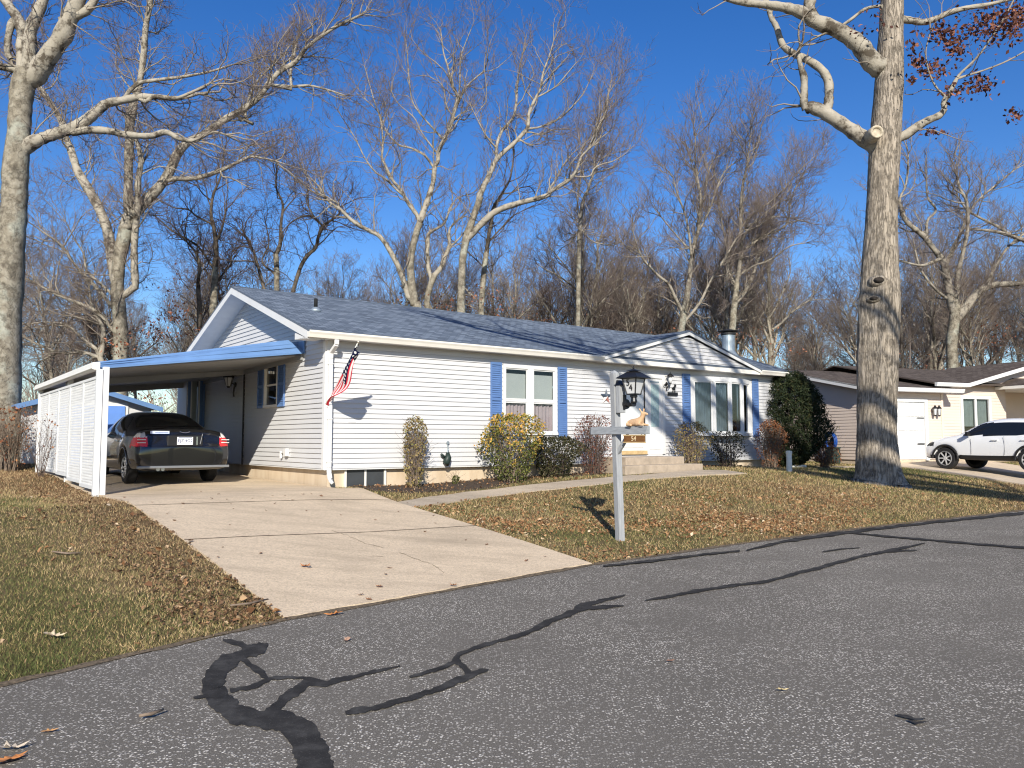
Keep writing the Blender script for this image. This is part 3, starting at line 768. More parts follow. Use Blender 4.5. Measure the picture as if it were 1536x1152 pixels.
g=hb(); bxm(g,fm,9.42,b-.22,c+.74,d_-.26,.0155,.022); g.build('pane',M['teal'],sd)
g=hb(); bxm(g,fm,9.40,b-.20,d_-.21,d_-.17,.0155,.02); g.build('vent_slot',M['chim'],sd)
g=hb(); g.lathe([(.012,0),(.028,.02),(.03,.05),(.01,.065)],(9.05,-.03,2.25),10,'y'); g.build('handle',M['chrome'],door)
# steps
mb=hb(); mb.box(7.45,9.62,-.98,.0,.5,1.17); mb.build('step',M['stair'],house,bevel=.015)
mb=hb(); mb.box(7.05,9.90,-1.36,-.982,.5,.985); mb.box(9.622,9.90,-.98,-.1,.5,.985); mb.build('step',M['stair'],house,bevel=.015)
# rear bump-out seen through the carport
bo=hb(); siding(bo,const(-.48),const(-.004),1.0,3.40,[(-.40,-.16,1.9,3.30)],lambda x,z,d:(x,7.99-d,z)); bo.box(-.50,-.481,7.985,8.9,1.0,3.4); bo.box(-.479,-.004,7.9955,8.9,3.37,3.40); w=bo.build('rear_bump_out',M['siding'],house,fixn=False)
f=hb(); f.box(-.40,-.37,7.94,8.0,1.9,3.3); f.box(-.19,-.16,7.94,8.0,1.9,3.3);f.box(-.37,-.19,7.94,8.0,3.24,3.3);f.box(-.37,-.19,7.94,8.0,1.9,1.96); wn=f.build('window',M['white'],w)
f=hb(); f.box(-.37,-.19,7.97,7.975,1.96,3.24); f.build('pane',M['glass'],wn); f=hb(); f.box(-.37,-.19,8.1,8.11,1.9,3.3); f.build('curtain',M['shade'],wn)
bm2=lambda x,z,d:(x,7.985-d,z)
shutter(-.475,-.405,1.95,3.28,bm2,w);shutter(-.155,-.02,1.95,3.28,bm2,w)
# conduit and outlet on the gable wall
mb=hb(); mb.tube([(-.035,4.72,3.45),(-.035,4.72,1.0)],.022,8)
for z in np.arange(1.2,3.4,.25): mb.box(-.045,-.02,4.69,4.75,z,z+.03)
mb.build('conduit',M['chim_dark'],house)
mb=hb(); mb.box(-.10,-.02,1.80,1.93,1.25,1.42); mb.tube([(-.06,1.93,1.33),(-.06,2.08,1.33),(-.06,2.16,1.30)],.014,8); mb.tube([(-.06,2.16,1.36),(-.06,2.16,1.20)],.03,10); mb.build('outlet_box',M['white'],house,bevel=.008)
mb=hb(); mb.box(.50-.02,.64,-.028,-.02,1.96,1.99); mb.build('wall_vent',M['soffit'],house)

# ================================================================= CARPORT
CZ0=.62
cp=empty('carport',hw(-3.94,.8,CZ0),HROT,'open carport with flat blue metal roof and white lattice side wall','carport')
CO=(3.94,-.8,-CZ0)
def cb(): return MB(CO)
LS=-3.94
ZW,ZL=3.42,2.88   # underside height at the wall and at the outer edge
def zr(s): return ZL+(ZW-ZL)*(s-LS)/(-LS)
CF0,CF1=1.02,1.32  # fascia bottom / top
CB=8.5
mb=cb()
mb.hexa([(LS,CF1,zr(LS)+.04),(-.025,CF1,zr(0)+.04),(-.025,CB,zr(0)-.16),(LS,CB,zr(LS)+.02)],[(LS,CF1,zr(LS)+.13),(-.025,CF1,zr(0)+.28),(-.025,CB,zr(0)+.02),(LS,CB,zr(LS)+.10)])
n=9
for k in range(n):
    s=LS+.3+(3.4)*k/(n-1)
    mb.bar((s,CF1+.05,zr(s)+.14+.13*(s-LS)/-LS),(s,CB,zr(s)+.085),.03,.03)
mb.build('roof',M['carport_blue'],cp)
mb=cb()
mb.hexa([(LS,CF0,zr(LS)-.005),(-.025,CF0,zr(0)-.005),(-.025,CF0,zr(0)+.02),(LS,CF0,zr(LS)+.02)],[(LS,CF1-.002,zr(LS)+.12),(-.28,CF1-.002,zr(0)+.27),(-.28,CF1-.002,zr(0)+.29),(LS,CF1-.002,zr(LS)+.14)])
for f in (.42,.75):
    A=[(LS,CF0+(CF1-CF0)*f-.012,zr(LS)+.02+.12*f+.006),(-.10,CF0+(CF1-CF0)*f-.012,zr(0)+.02+.265*f+.006)]
    mb.bar(A[0],A[1],.03,.014)
mb.build('front_fascia',M['carport_blue'],cp)
mb=cb(); mb.prism([(CF0-.01,zr(0)-.005),(CF1+.25,zr(0)+.27),(CF0-.01,zr(0)+.26)],lambda y,z,d:(d,y,z),-.06,-.024); mb.build('end_flashing',M['carport_blue'],cp)
mb=cb()
# ribbed pans under the roof
k=0; t=CF0+.35
while t<CB-.05:
    mb.hexa([(LS+.02,t,zr(LS)+.0-.0),(-.03,t,zr(0)-.02-(t-CF0)*.022),(-.03,t+.29,zr(0)-.02-(t+.29-CF0)*.022),(LS+.02,t+.29,zr(LS)+.0)],[(LS+.02,t,zr(LS)+.03),(-.03,t,zr(0)+.01-(t-CF0)*.022),(-.03,t+.29,zr(0)+.01-(t+.29-CF0)*.022),(LS+.02,t+.29,zr(LS)+.03)]); t+=.30
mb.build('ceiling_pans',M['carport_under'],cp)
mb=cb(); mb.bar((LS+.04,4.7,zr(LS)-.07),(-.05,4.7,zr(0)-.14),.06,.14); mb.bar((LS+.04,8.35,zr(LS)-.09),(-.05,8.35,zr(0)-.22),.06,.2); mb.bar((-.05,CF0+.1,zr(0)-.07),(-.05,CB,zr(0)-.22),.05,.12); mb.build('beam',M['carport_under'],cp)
mb=cb(); mb.prism([(LS-.14,2.86),(LS-.12,2.97),(LS-.005,2.97),(LS-.005,2.84),(LS-.10,2.84)],lambda x,z,d:(x,d,z),.74,8.45); mb.build('gutter',M['cream'],cp)
def gz(s,t):
    x,y,_=hw(s,t); return tz(x,y)
for s,t in ((LS-.02,.68),(LS+.085,.70),(LS+.08,4.4),(LS,8.3)):
    mb=cb(); zb=gz(s,t); w=.05
    mb.box(s-w,s+w,t-w,t+w,zb-.02,2.845 if s<LS+.05 else zr(s)+.0); 
    mb.build('post',M['white'],cp,bevel=.006)
# lattice: five framed panels
def gl(t): return .73+.012*(t-.7)
np_=5; t0,t1=.76,8.22
for k in range(np_):
    A=t0+(t1-t0)*k/np_; B=t0+(t1-t0)*(k+1)/np_
    zb=max(gz(LS,A),gz(LS,B))+.09; zt=2.74
    fr=cb(); 
    for (p0,p1,q0,q1) in ((A,A+.05,zb,zt),(B-.05,B,zb,zt),(A+.05,B-.05,zb,zb+.06),(A+.05,B-.05,zt-.05,zt)): fr.box(LS-.025,LS+.012,p0,p1,q0,q1)
    fo=fr.build('lattice_panel',M['white'],cp)
    la=cb(); Wd,Hd=B-A-.1,zt-zb-.11; a0,b0=A+.05,zb+.06
    sp=.104; c=-Hd
    while c<Wd:
        for dr,x in ((1,LS-.009),(-1,LS-.004)):
            # line y=a0+c+h, h in 0..Hd clipped to 0..Wd
            h0=max(0,-c);h1=min(Hd,Wd-c)
            if h1-h0<.03: continue
            y0,y1=c+h0,c+h1
            if dr<0: y0,y1=Wd-y0,Wd-y1
            la.bar((x,a0+y0,b0+h0),(x,a0+y1,b0+h1),.009,.036,(0,dr,-1) if False else (1,0,0)) if False else la.bar((x,a0+y0,b0+h0),(x,a0+y1,b0+h1),.036,.004,(1,0,0))
        c+=sp
    la.build('lattice_slats',M['white'],fo,fixn=False)

# ================================================================= SHED behind the carport
sh=empty('garden_shed',hw(-4.9,10.2,.75),HROT,'white garden shed with pale blue doors and blue gable roof behind the carport','shed')
SOF=(4.9,-10.2,-.75)
def sb(): return MB(SOF)
T0=10.2
def fs(px,py):
    d=ray(px,py); P0=hw(0,T0); n=V
    t=((P0[0])*n[0]+(P0[1])*n[1])/(d[0]*n[0]+d[1]*n[1])
    x,y,z=d[0]*t,d[1]*t,CAMH+d[2]*t
    return ((x-KX)*U[0]+(y-KY)*U[1],z)
sL=fs(36,640)[0]; sR=fs(226,640)[0]; sM=(sL+sR)/2
zp=fs(135,583)[1]; ze=fs(232,611)[1]; zbk=.72
mb=sb(); siding(mb,lambda z:sL if z<ze else sL+(z-ze)/(zp-ze)*(sM-sL),lambda z:sR if z<ze else sR-(z-ze)/(zp-ze)*(sR-sM),zbk,zp-.12,[],lambda x,z,d:(x,T0-d,z),course=.2,lip=.01)
mb.box(sL,sL+.02,T0+.005,T0+3,zbk,ze); mb.box(sR-.02,sR,T0+.005,T0+3,zbk,ze); mb.box(sL+.021,sR-.021,T0+2.98,T0+3,zbk,ze)
mb.build('wall',M['siding'],sh,fixn=False)
mb=sb()
for sg in (-1,1):
    e=sM+sg*((sR-sL)/2+.25); zz=ze-.06
    mb.hexa([(e,T0-.3,zz),(sM,T0-.3,zp+.02),(sM,T0+3.2,zp+.02),(e,T0+3.2,zz)],[(e,T0-.3,zz+.05),(sM,T0-.3,zp+.07),(sM,T0+3.2,zp+.07),(e,T0+3.2,zz+.05)])
mb.build('roof',M['carport_blue'],sh)
mb=sb()
for sg in (-1,1):
    e=sM+sg*((sR-sL)/2+.25); zz=ze-.06
    mb.hexa([(e,T0-.325,zz-.09),(sM,T0-.325,zp-.07),(sM,T0-.302,zp-.07),(e,T0-.302,zz-.09)],[(e,T0-.325,zz+.05),(sM,T0-.325,zp+.07),(sM,T0-.302,zp+.07),(e,T0-.302,zz+.05)])
mb.build('barge_board',M['carport_blue'],sh)
dR=fs(186,640)[0]; dz=fs(170,609)[1]; dL=2*sM-dR
mb=sb(); mb.box(dL-.08,dR+.09,T0-.05,T0-.013,zbk+.05,dz+.09); mb.build('door_frame',M['white'],sh)
for x0,x1 in ((dL,sM-.01),(sM+.01,dR)):
    mb=sb(); mb.box(x0,x1,T0-.08,T0-.051,zbk+.08,dz); mb.box(x0+.1,x1-.1,T0-.09,T0-.0805,zbk+.3,dz-.2); mb.build('door',M['door_blue'],sh)
# ================================================================= VEHICLES
def loft_body(stations,level=3):
    rings=[]
    for (y,zb,ws,zm,wm,zl,wl,zr_,wr,zt) in stations:
        half=[(0,zb),(ws*.93,zb),(ws,zb+.05),(wm,max(zm,zb+.07)),(wl,max(zl,zb+.14)),(wr,zr_),(wr*.62,zt-(zt-zr_)*.18),(0,zt)]
        ring=[(x,y,z) for x,z in half]+[(-x,y,z) for x,z in half[-2:0:-1]]
        rings.append(ring)
    n=len(rings[0]); v=[p for r in rings for p in r]; f=[]
    for k in range(len(rings)-1):
        for j in range(n): f.append((k*n+j,k*n+(j+1)%n,(k+1)*n+(j+1)%n,(k+1)*n+j))
    h=n//2
    for base in (0,(len(rings)-1)*n):
        for j in range(h-1):
            a,b=base+j+(0),base+j+1
            c,d_=base+(n-j-1)%n,base+(n-j)%n
            if j==0: f.append((base,base+1,base+n-1))
            else: f.append((base+j,base+j+1,base+n-j-1,base+n-j))
        f.append((base+h-1,base+h,base+h+1))
    me=bpy.data.meshes.new('tmp'); me.from_pydata(v,[],f)
    bm=bmesh.new(); bm.from_mesh(me); bmesh.ops.recalc_face_normals(bm,faces=bm.faces); bm.to_mesh(me); bm.free()
    o=bpy.data.objects.new('tmp',me); COL.objects.link(o)
    m=o.modifiers.new('s','SUBSURF'); m.levels=level
    dg=bpy.context.evaluated_depsgraph_get(); ev=o.evaluated_get(dg); em=bpy.data.meshes.new_from_object(ev)
    V_=[tuple(x.co) for x in em.vertices]; Fs=[tuple(p.vertices) for p in em.polygons]
    Cn=[(tuple(p.center),tuple(p.normal)) for p in em.polygons]
    Vn=[tuple(x.normal) for x in em.vertices]
    bpy.data.objects.remove(o); bpy.data.meshes.remove(em)
    return V_,Vn,Fs,Cn
def split_faces(V_,Vn,Fs,sel,name,mat,parent,off=0.):
    idx={};v=[];f=[]
    for k in sel:
        q=[]
        for i in Fs[k]:
            if i not in idx:
                idx[i]=len(v); p,n=V_[i],Vn[i]; v.append((p[0]+n[0]*off,p[1]+n[1]*off,p[2]+n[2]*off))
            q.append(idx[i])
        f.append(q)
    me=bpy.data.meshes.new(name); me.from_pydata(v,[],f); me.materials.append(mat)
    me.polygons.foreach_set('use_smooth',[True]*len(f)); me.update()
    o=bpy.data.objects.new(name,me); COL.objects.link(o); o.parent=parent; return o
def wheel(parent,x,y,r,w,side,ns=10):
    mb=MB()
    mb.lathe([(r*.66,-w/2),(r*.93,-w/2),(r,-w/2+.03),(r,w/2-.03),(r*.93,w/2),(r*.66,w/2)],(0,0,0),32,'x',False)
    t=mb.build('tyre',M['rubber'],None,smooth=False)
    wh=empty('wheel',(x,y,r)); wh.parent=parent; t.parent=wh
    rm=MB(); e=side*(w/2-.012)
    rm.lathe([(r*.67,e-.02),(r*.67,e),(r*.60,e),(r*.60,e-.02)],(0,0,0),32,'x',False)
    for k in range(ns):
        a=2*math.pi*k/ns
        rm.bar((e-.012*side,0.02*math.cos(a),.02*math.sin(a)),(e-.004*side,r*.62*math.cos(a),r*.62*math.sin(a)),.036,.02,(1,0,0))
    rm.lathe([(.001,e+.004*side),(.05,e+.004*side),(.06,e-.02*side)],(0,0,0),14,'x')
    rm.build('rim',M['alloy'],wh)
    bk=MB(); bk.lathe([(r*.66,e-.08*side),(r*.66,e-.05*side),(.02,e-.05*side)],(0,0,0),20,'x'); bk.build('brake_drum',M['dark'],wh)
def text_obj(name,s,size,mat,parent,matrix,extrude=.002):
    cu=bpy.data.curves.new('t','FONT'); cu.body=s; cu.size=size; cu.extrude=extrude; cu.align_x='CENTER'; cu.align_y='CENTER'
    o=bpy.data.objects.new('t',cu); COL.objects.link(o)
    dg=bpy.context.evaluated_depsgraph_get(); me=bpy.data.meshes.new_from_object(o.evaluated_get(dg))
    bpy.data.objects.remove(o)
    me.transform(matrix); me.materials.clear(); me.materials.append(mat)
    r=bpy.data.objects.new(name,me); COL.objects.link(r); r.parent=parent; return r
def arch(sts,wc,R0,base):
    """insert stations that lift the sill over a wheel"""
    out=list(sts)
    def interp(y):
        for a,b in zip(sts,sts[1:]):
            if a[0]<=y<=b[0]:
                f=(y-a[0])/(b[0]-a[0]); return [a[k]+(b[k]-a[k])*f for k in range(10)]
    out=[s for s in out if abs(s[0]-wc)>R0*1.12]
    for dy,zb in ((-1.06,base),(-1.0,base+.04),(-.86,R0*.51+.34),(-.5,R0*.87+.34),(0,R0+.345),(.5,R0*.87+.34),(.86,R0*.51+.34),(1.0,base+.04),(1.06,base)):
        s=interp(wc+dy*R0); s[0]=wc+dy*R0; s[1]=max(zb,s[1]); out.append(tuple(s))
    return sorted(out)
# --- black sedan
cs,ct=-2.08,2.16
cx_,cy_,_=hw(cs,ct+1.0)
car=empty('parked_car',(hw(cs,ct)[0],hw(cs,ct)[1],tz(cx_,cy_)+.022),HROT,'charcoal black sedan parked under the carport seen from behind','car')
st=[(0.0,.36,.74,.55,.80,.66,.80,.74,.72,.76),
 (.05,.30,.84,.55,.90,.70,.89,.80,.80,.83),
 (.09,.29,.86,.56,.92,.84,.89,1.02,.80,1.07),
 (.16,.28,.87,.57,.935,.90,.92,1.09,.80,1.145),
 (.55,.26,.88,.58,.945,.94,.93,1.10,.80,1.15),
 (.95,.25,.89,.58,.95,.99,.93,1.10,.79,1.15),
 (1.10,.25,.89,.58,.95,1.0,.93,1.16,.74,1.21),
 (1.85,.24,.89,.58,.95,1.02,.93,1.47,.60,1.525),
 (2.6,.24,.89,.58,.95,1.02,.93,1.51,.61,1.565),
 (3.2,.24,.89,.58,.95,1.00,.93,1.46,.60,1.525),
 (4.0,.24,.89,.58,.95,.96,.92,1.06,.74,1.10),
 (4.7,.25,.86,.56,.92,.86,.86,.94,.66,.98),
 (5.0,.28,.78,.54,.84,.74,.78,.82,.6,.86),(5.1,.34,.66,.52,.70,.64,.66,.70,.5,.72)]
st=arch(arch(st,1.10,.40,.25),3.97,.40,.25)
V_,Vn,Fs,Cn=loft_body(st)
rest=[];grp={'rear_window':[], 'side_window':[],'windshield':[],'tail_light':[],'clear':[],'plate_recess':[],'bumper_strip':[]}
tailL=[];tailR=[];clL=[];clR=[];swL=[];swR=[]
for k,((x,y,z),(nx,ny,nz)) in enumerate(Cn):
    ax=abs(x)
    hw_=.70-(z-1.17)*.42
    if .98<y<1.75 and ny<-.25 and nz>.15 and 1.19<z<1.485 and ax<hw_: grp['rear_window'].append(k)
    elif 3.2<y<4.0 and ny>.25 and 1.10<z<1.46 and ax<hw_: grp['windshield'].append(k)
    elif ax>.5 and abs(nx)>.55 and 1.045<z<1.43 and y>1.28+(z-1.045)*1.5 and y<3.78-(z-1.045)*1.5 and not(2.42<y<2.50): (swL if x<0 else swR).append(k)
    elif .70+ max(0,(z-.78))*.12<ax and y<.50-(z-.78)*.55+.02 and .77<z<1.07 and (ny<-.2 or ax>.8): 
        if z>.955: (clL if x<0 else clR).append(k)
        else: (tailL if x<0 else tailR).append(k)
    else: rest.append(k)
split_faces(V_,Vn,Fs,rest,'body',M['car_black'],car)
split_faces(V_,Vn,Fs,grp['rear_window'],'rear_window',M['glass_tint'],car,.003)
split_faces(V_,Vn,Fs,grp['windshield'],'windshield',M['glass_tint'],car,.003)
for q in (swL,swR): split_faces(V_,Vn,Fs,q,'side_window',M['glass_tint'],car,.003)
for a,b in ((tailL,clL),(tailR,clR)):
    tl=split_faces(V_,Vn,Fs,a,'tail_light',M['tail_red'],car,.004)
    split_faces(V_,Vn,Fs,b,'reversing_lens',M['tail_clear'],tl,.004)
for sg in (-1,1):
    mb=MB(); 
    for z in (.84,.90): mb.box(min(sg*.74,sg*.90),max(sg*.74,sg*.90),.035,.055,z,z+.018)
    mb.build('light_bar',M['tail_clear'],car)
# trim on the tail
mb=MB(); mb.box(-.90,.90,-.012,.04,.335,.385); mb.build('bumper_strip',M['grey_strip'],car,bevel=.01)
mb=MB(); mb.box(-.66,.66,.03,.062,.735,.752); mb.build('boot_gap',M['dark'],car)
mb=MB(); mb.box(-.34,.36,.020,.055,.775,.995); mb.build('plate_recess',M['car_trim'],car,bevel=.02)
mb=MB(); mb.box(-.155,.155,.0,.018,.805,.965); pl=mb.build('licence_plate',M['plate'],car,bevel=.004)
rx=Matrix.Rotation(R(90),4,'X')
text_obj('plate_lettering','EJZ 4G2',.085,M['plate_ink'],pl,Matrix.Translation((0,-.002,.885))@rx)
mb=MB(); mb.box(-.13,.13,-.003,-.0005,.940,.956); mb.build('plate_header',M['plate_ink'],pl)
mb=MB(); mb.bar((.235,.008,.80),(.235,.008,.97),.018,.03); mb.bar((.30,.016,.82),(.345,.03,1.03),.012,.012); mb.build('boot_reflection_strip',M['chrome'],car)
mb=MB(); mb.tube([(-.10,.045,1.075),(-.05,.038,1.058),(0,.035,1.053),(.05,.038,1.058),(.10,.045,1.075)],.008,8); mb.build('tail_emblem',M['chrome'],car)
mb=MB(); mb.box(-.66,-.30,.042,.056,1.03,1.085); sk=mb.build('bumper_sticker',M['sticker'],car); mb=MB(); mb.box(-.665,-.295,.046,.060,1.022,1.034);mb.box(-.57,-.32,.040,.0415,1.048,1.056);mb.build('sticker_print',M['sticker_blue'],sk)
for sg in (-1,1):
    mb=MB(); mb.tube([(sg*.36-.07*k,-.01,.285) for k in (0,)]+[(sg*.36,.25,.285)],.04,12) if sg>9 else None
mb=MB(); 
for x in (-.50,-.41): mb.tube([(x,.02,.315),(x,.3,.315)],.036,12)
mb.build('exhaust_tip',M['chrome'],car)
mb=MB(); mb.box(-.74,.74,.12,4.9,.30,.50); mb.build('underbody',M['dark'],car)
for sg in (-1,1):
    mb=MB(); mb.hexa([(sg*.92,3.30,1.02),(sg*1.10,3.28,1.03),(sg*1.10,3.40,1.03),(sg*.92,3.44,1.02)],[(sg*.92,3.30,1.13),(sg*1.09,3.28,1.15),(sg*1.09,3.38,1.15),(sg*.92,3.42,1.13)]); mb.build('door_mirror',M['car_black'],car,bevel=.02)
    mb=MB(); mb.box(min(sg*.945,sg*.962),max(sg*.945,sg*.962),1.7,1.9,.88,.905); mb.build('door_handle',M['chrome'],car)
    for y in (1.10,3.97): wheel(car,sg*.80,y,.335,.21,sg,7)
    # bright wheel arch lip
    mb=MB(); mb.tube([(sg*.945,1.10+.405*math.cos(a),.345+.405*math.sin(a)) for a in np.linspace(.15,math.pi-.15,14)],.010,6); mb.build('arch_trim',M['chrome'],car)
mb=MB(); mb.box(-.42,-.24,1.20,1.23,1.27,1.31); mb.build('window_sticker',M['plate'],car) if False else None

# --- white SUV
rr=R(28); fx,fy=14.49,26.53; yf=3.62
ox=fx-(math.cos(rr)*(-.80)-math.sin(rr)*yf); oy=fy-(math.sin(rr)*(-.80)+math.cos(rr)*yf)
suv=empty('parked_car',(ox,oy,tz(fx,fy)+.02),rr,'white sport utility vehicle parked on the neighbouring driveway','car')
st=[(0,.45,.72,.60,.80,.80,.80,.92,.74,.95),(.06,.40,.82,.62,.89,.90,.88,1.08,.78,1.12),(.18,.36,.85,.64,.91,1.0,.90,1.30,.72,1.36),
 (.5,.34,.87,.64,.92,1.08,.91,1.50,.62,1.57),(1.0,.32,.87,.64,.92,1.10,.91,1.57,.62,1.64),(1.9,.30,.87,.64,.92,1.09,.91,1.60,.63,1.675),
 (2.5,.30,.87,.64,.92,1.07,.91,1.54,.62,1.61),(3.25,.30,.87,.64,.92,1.04,.90,1.14,.74,1.18),(3.9,.32,.86,.62,.90,.94,.87,1.03,.70,1.07),
 (4.32,.34,.80,.58,.84,.82,.80,.90,.64,.93),(4.52,.36,.66,.54,.70,.70,.66,.76,.52,.78)]
st=arch(arch(st,.92,.42,.31),3.62,.42,.31)
V_,Vn,Fs,Cn=loft_body(st)
rest=[];sw=[[],[]];wsd=[];rw=[];hl=[[],[]];cl=[]
for k,((x,y,z),(nx,ny,nz)) in enumerate(Cn):
    ax=abs(x)
    if ax>.5 and abs(nx)>.5 and 1.12+ (y-1)*-.01<z<1.515 and y<3.05-(z-1.12)*1.45 and y>.50+(z-1.12)*.5: sw[x>0].append(k)
    elif ny>.3 and 1.16<z<1.56 and 2.5<y<3.3 and ax<.72-(z-1.15)*.35: wsd.append(k)
    elif ny<-.5 and 1.12<z<1.45 and ax<.62: rw.append(k)
    elif z<.40 or (z<.47 and abs(nx)>.4 and .5<y<4.2): cl.append(k)
    elif y>4.05 and .76<z<.86+ (4.4-y)*.12 and ax>.45: hl[x>0].append(k)
    else: rest.append(k)
split_faces(V_,Vn,Fs,rest,'body',M['car_white'],suv)
for q in sw: split_faces(V_,Vn,Fs,q,'side_window',M['glass_tint'],suv,.003)
split_faces(V_,Vn,Fs,wsd,'windshield',M['glass_tint'],suv,.003)
split_faces(V_,Vn,Fs,rw,'rear_window',M['glass_tint'],suv,.003)
for q in hl: split_faces(V_,Vn,Fs,q,'headlight',M['car_trim'],suv,.003)
split_faces(V_,Vn,Fs,cl,'sill_cladding',M['car_trim'],suv,.003)
mb=MB(); mb.box(-.70,.70,.2,4.2,.36,.55); mb.build('underbody',M['dark'],suv)
for sg in (-1,1):
    mb=MB(); mb.hexa([(sg*.90,2.72,1.09),(sg*1.09,2.70,1.10),(sg*1.09,2.82,1.10),(sg*.90,2.86,1.09)],[(sg*.90,2.72,1.20),(sg*1.08,2.70,1.23),(sg*1.08,2.80,1.23),(sg*.90,2.84,1.20)]); mb.build('door_mirror',M['car_trim'],suv,bevel=.02)
    mb=MB()
    for y in (1.85,.95): mb.box(min(sg*.915,sg*.945),max(sg*.915,sg*.945),y,y+.2,.95,.975)
    mb.build('door_handle',M['car_white'],suv)
    mb=MB()
    for y in (3.02,3.12,3.22): mb.box(min(sg*.80,sg*.93),max(sg*.80,sg*.93),y,y+.04,.985,1.0)
    for y in (.92,3.62):
        wheel(suv,sg*.80,y,.36,.23,sg,7)
        mb=MB(); mb.tube([(sg*.915,y+.44*math.cos(a),.365+.43*math.sin(a)) for a in np.linspace(-.05,math.pi+.05,18)],.035,6); mb.build('arch_trim',M['car_trim'],suv)
    mb=MB(); mb.box(min(sg*.912,sg*.918),max(sg*.912,sg*.918),1.66,1.665,.5,1.08); mb.box(min(sg*.912,sg*.918),max(sg*.912,sg*.918),2.72,2.726,.5,1.0);mb.build('door_gap',M['car_trim'],suv)
# ================================================================= LAMP POST, SIGN, DEER
px_,py_=1.63,12.08; pz_=tz(px_,py_)
VR=HROT  # local x along the house front, local y along depth
lp=empty('lamp_post',(px_,py_,pz_),VR,'grey wooden lamp post with crossbar and black lantern beside the driveway','lamp post')
def zpx(y,Y=12.08): return CAMH+(HZ-y)/F*Y - pz_
PT=zpx(556)
TL=-.085
mb=MB(); h=.052; mb.M=Matrix.Rotation(R(-8),4,'Z')
mb.hexa([(-h,-h,-.1),(h,-h,-.1),(h,h,-.1),(-h,h,-.1)],[(-h+TL,-h,PT-.045),(h+TL,-h,PT-.045),(h+TL,h,PT-.045),(-h+TL,h,PT-.045)])
mb.hexa([(-h+TL,-h,PT-.0449),(h+TL,-h,PT-.0449),(h+TL,h,PT-.0449),(-h+TL,h,PT-.0449)],[(-.012+TL,-.012,PT),(.012+TL,-.012,PT),(.012+TL,.012,PT),(-.012+TL,.012,PT)])
mb.build('post',M['gray_post'],lp,bevel=.004)
# crossbar runs out over the verge (towards the road)
ZB=zpx(646)
mb=MB(); bw_=.045
mb.hexa([(-.052-.045-.05,.48,ZB-.058),(-.052-.05,.48,ZB-.058),(-.052-.05,-.72,ZB-.058),(-.052-.095,-.66,ZB-.058)],[(-.147,.48,ZB+.058),(-.102,.48,ZB+.058),(-.102,-.72,ZB+.058),(-.147,-.72,ZB+.058)])
mb.build('crossbar',M['gray_bar'],lp,bevel=.004)
mb=MB(); mb.bar((-.06,-.02,ZB-.34),(-.07,-.26,ZB-.07),.04,.06); mb.build('brace',M['gray_post'],lp)
mb=MB(); mb.box(-.12,.00,-.14,-.056,zpx(620),zpx(577)); mb.build('mounting_block',M['gray_post'],lp,bevel=.006)
mb=MB(); mb.hexa([(-.13,-.175,zpx(579)),(.01,-.175,zpx(579)),(.01,-.05,zpx(579)),(-.13,-.05,zpx(579))],[(-.10,-.075,zpx(571)),(-.02,-.075,zpx(571)),(-.02,-.05,zpx(571)),(-.10,-.05,zpx(571))]); mb.build('block_cap',M['black_metal'],lp)
# lantern
LX,LY=-.02,-.33
def lantern(parent,c,sc,rot=0,letters=False,bracket=None):
    lm=MB(); lm.M=Matrix.Translation(c)@Matrix.Rotation(rot,4,'Z')@Matrix.Scale(sc,4)
    # square tapered lantern, top half-width .13, bottom .075, height .26
    T,B,Hh=.135,.082,.26
    for sx,sy in ((1,1),(1,-1),(-1,1),(-1,-1)):
        lm.bar((sx*B,sy*B,0),(sx*T,sy*T,Hh),.018,.018)
    for a,z in ((B,.0),(T,Hh)):
        for k in range(4):
            cs=[(a,a),(a,-a),(-a,-a),(-a,a)]; p,q=cs[k],cs[(k+1)%4]; lm.bar((p[0],p[1],z),(q[0],q[1],z),.020,.020)
    e=.21
    lm.hexa([(-e,-e,Hh),(e,-e,Hh),(e,e,Hh),(-e,e,Hh)],[(-e,-e,Hh+.012),(e,-e,Hh+.012),(e,e,Hh+.012),(-e,e,Hh+.012)])
    lm.hexa([(-e,-e,Hh+.0121),(e,-e,Hh+.0121),(e,e,Hh+.0121),(-e,e,Hh+.0121)],[(-.075,-.075,Hh+.115),(.075,-.075,Hh+.115),(.075,.075,Hh+.115),(-.075,.075,Hh+.115)])
    lm.hexa([(-.10,-.10,Hh+.125),(.10,-.10,Hh+.125),(.10,.10,Hh+.125),(-.10,.10,Hh+.125)],[(-.03,-.03,Hh+.155),(.03,-.03,Hh+.155),(.03,.03,Hh+.155),(-.03,.03,Hh+.155)])
    lm.box(-.05,.05,-.05,.05,Hh+.1151,Hh+.1249); lm.lathe([(.012,Hh+.155),(.018,Hh+.175),(.006,Hh+.21)],(0,0,0),8)
    lm.lathe([(.05,-.14),(.055,-.12),(.045,-.06),(.06,-.045),(.06,.0)],(0,0,0),14)
    if bracket: lm.M=Matrix.Identity(4); bracket(lm)
    o=lm.build('lantern',M['black_metal'],parent)
    g=MB(); g.M=Matrix.Translation(c)@Matrix.Rotation(rot,4,'Z')@Matrix.Scale(sc,4)
    t,b=T-.008,B-.006
    for k in range(4):
        ca,sa=math.cos(k*math.pi/2),math.sin(k*math.pi/2)
        def r2(x,y,z): return (x*ca-y*sa,x*sa+y*ca,z)
        g.face([r2(-b,-b,.01),r2(b,-b,.01),r2(t,-t,Hh-.01),r2(-t,-t,Hh-.01)])
    g.build('lantern_pane',M['frost'],o,fixn=True)
    return o,T,B,Hh
zb_=zpx(593)
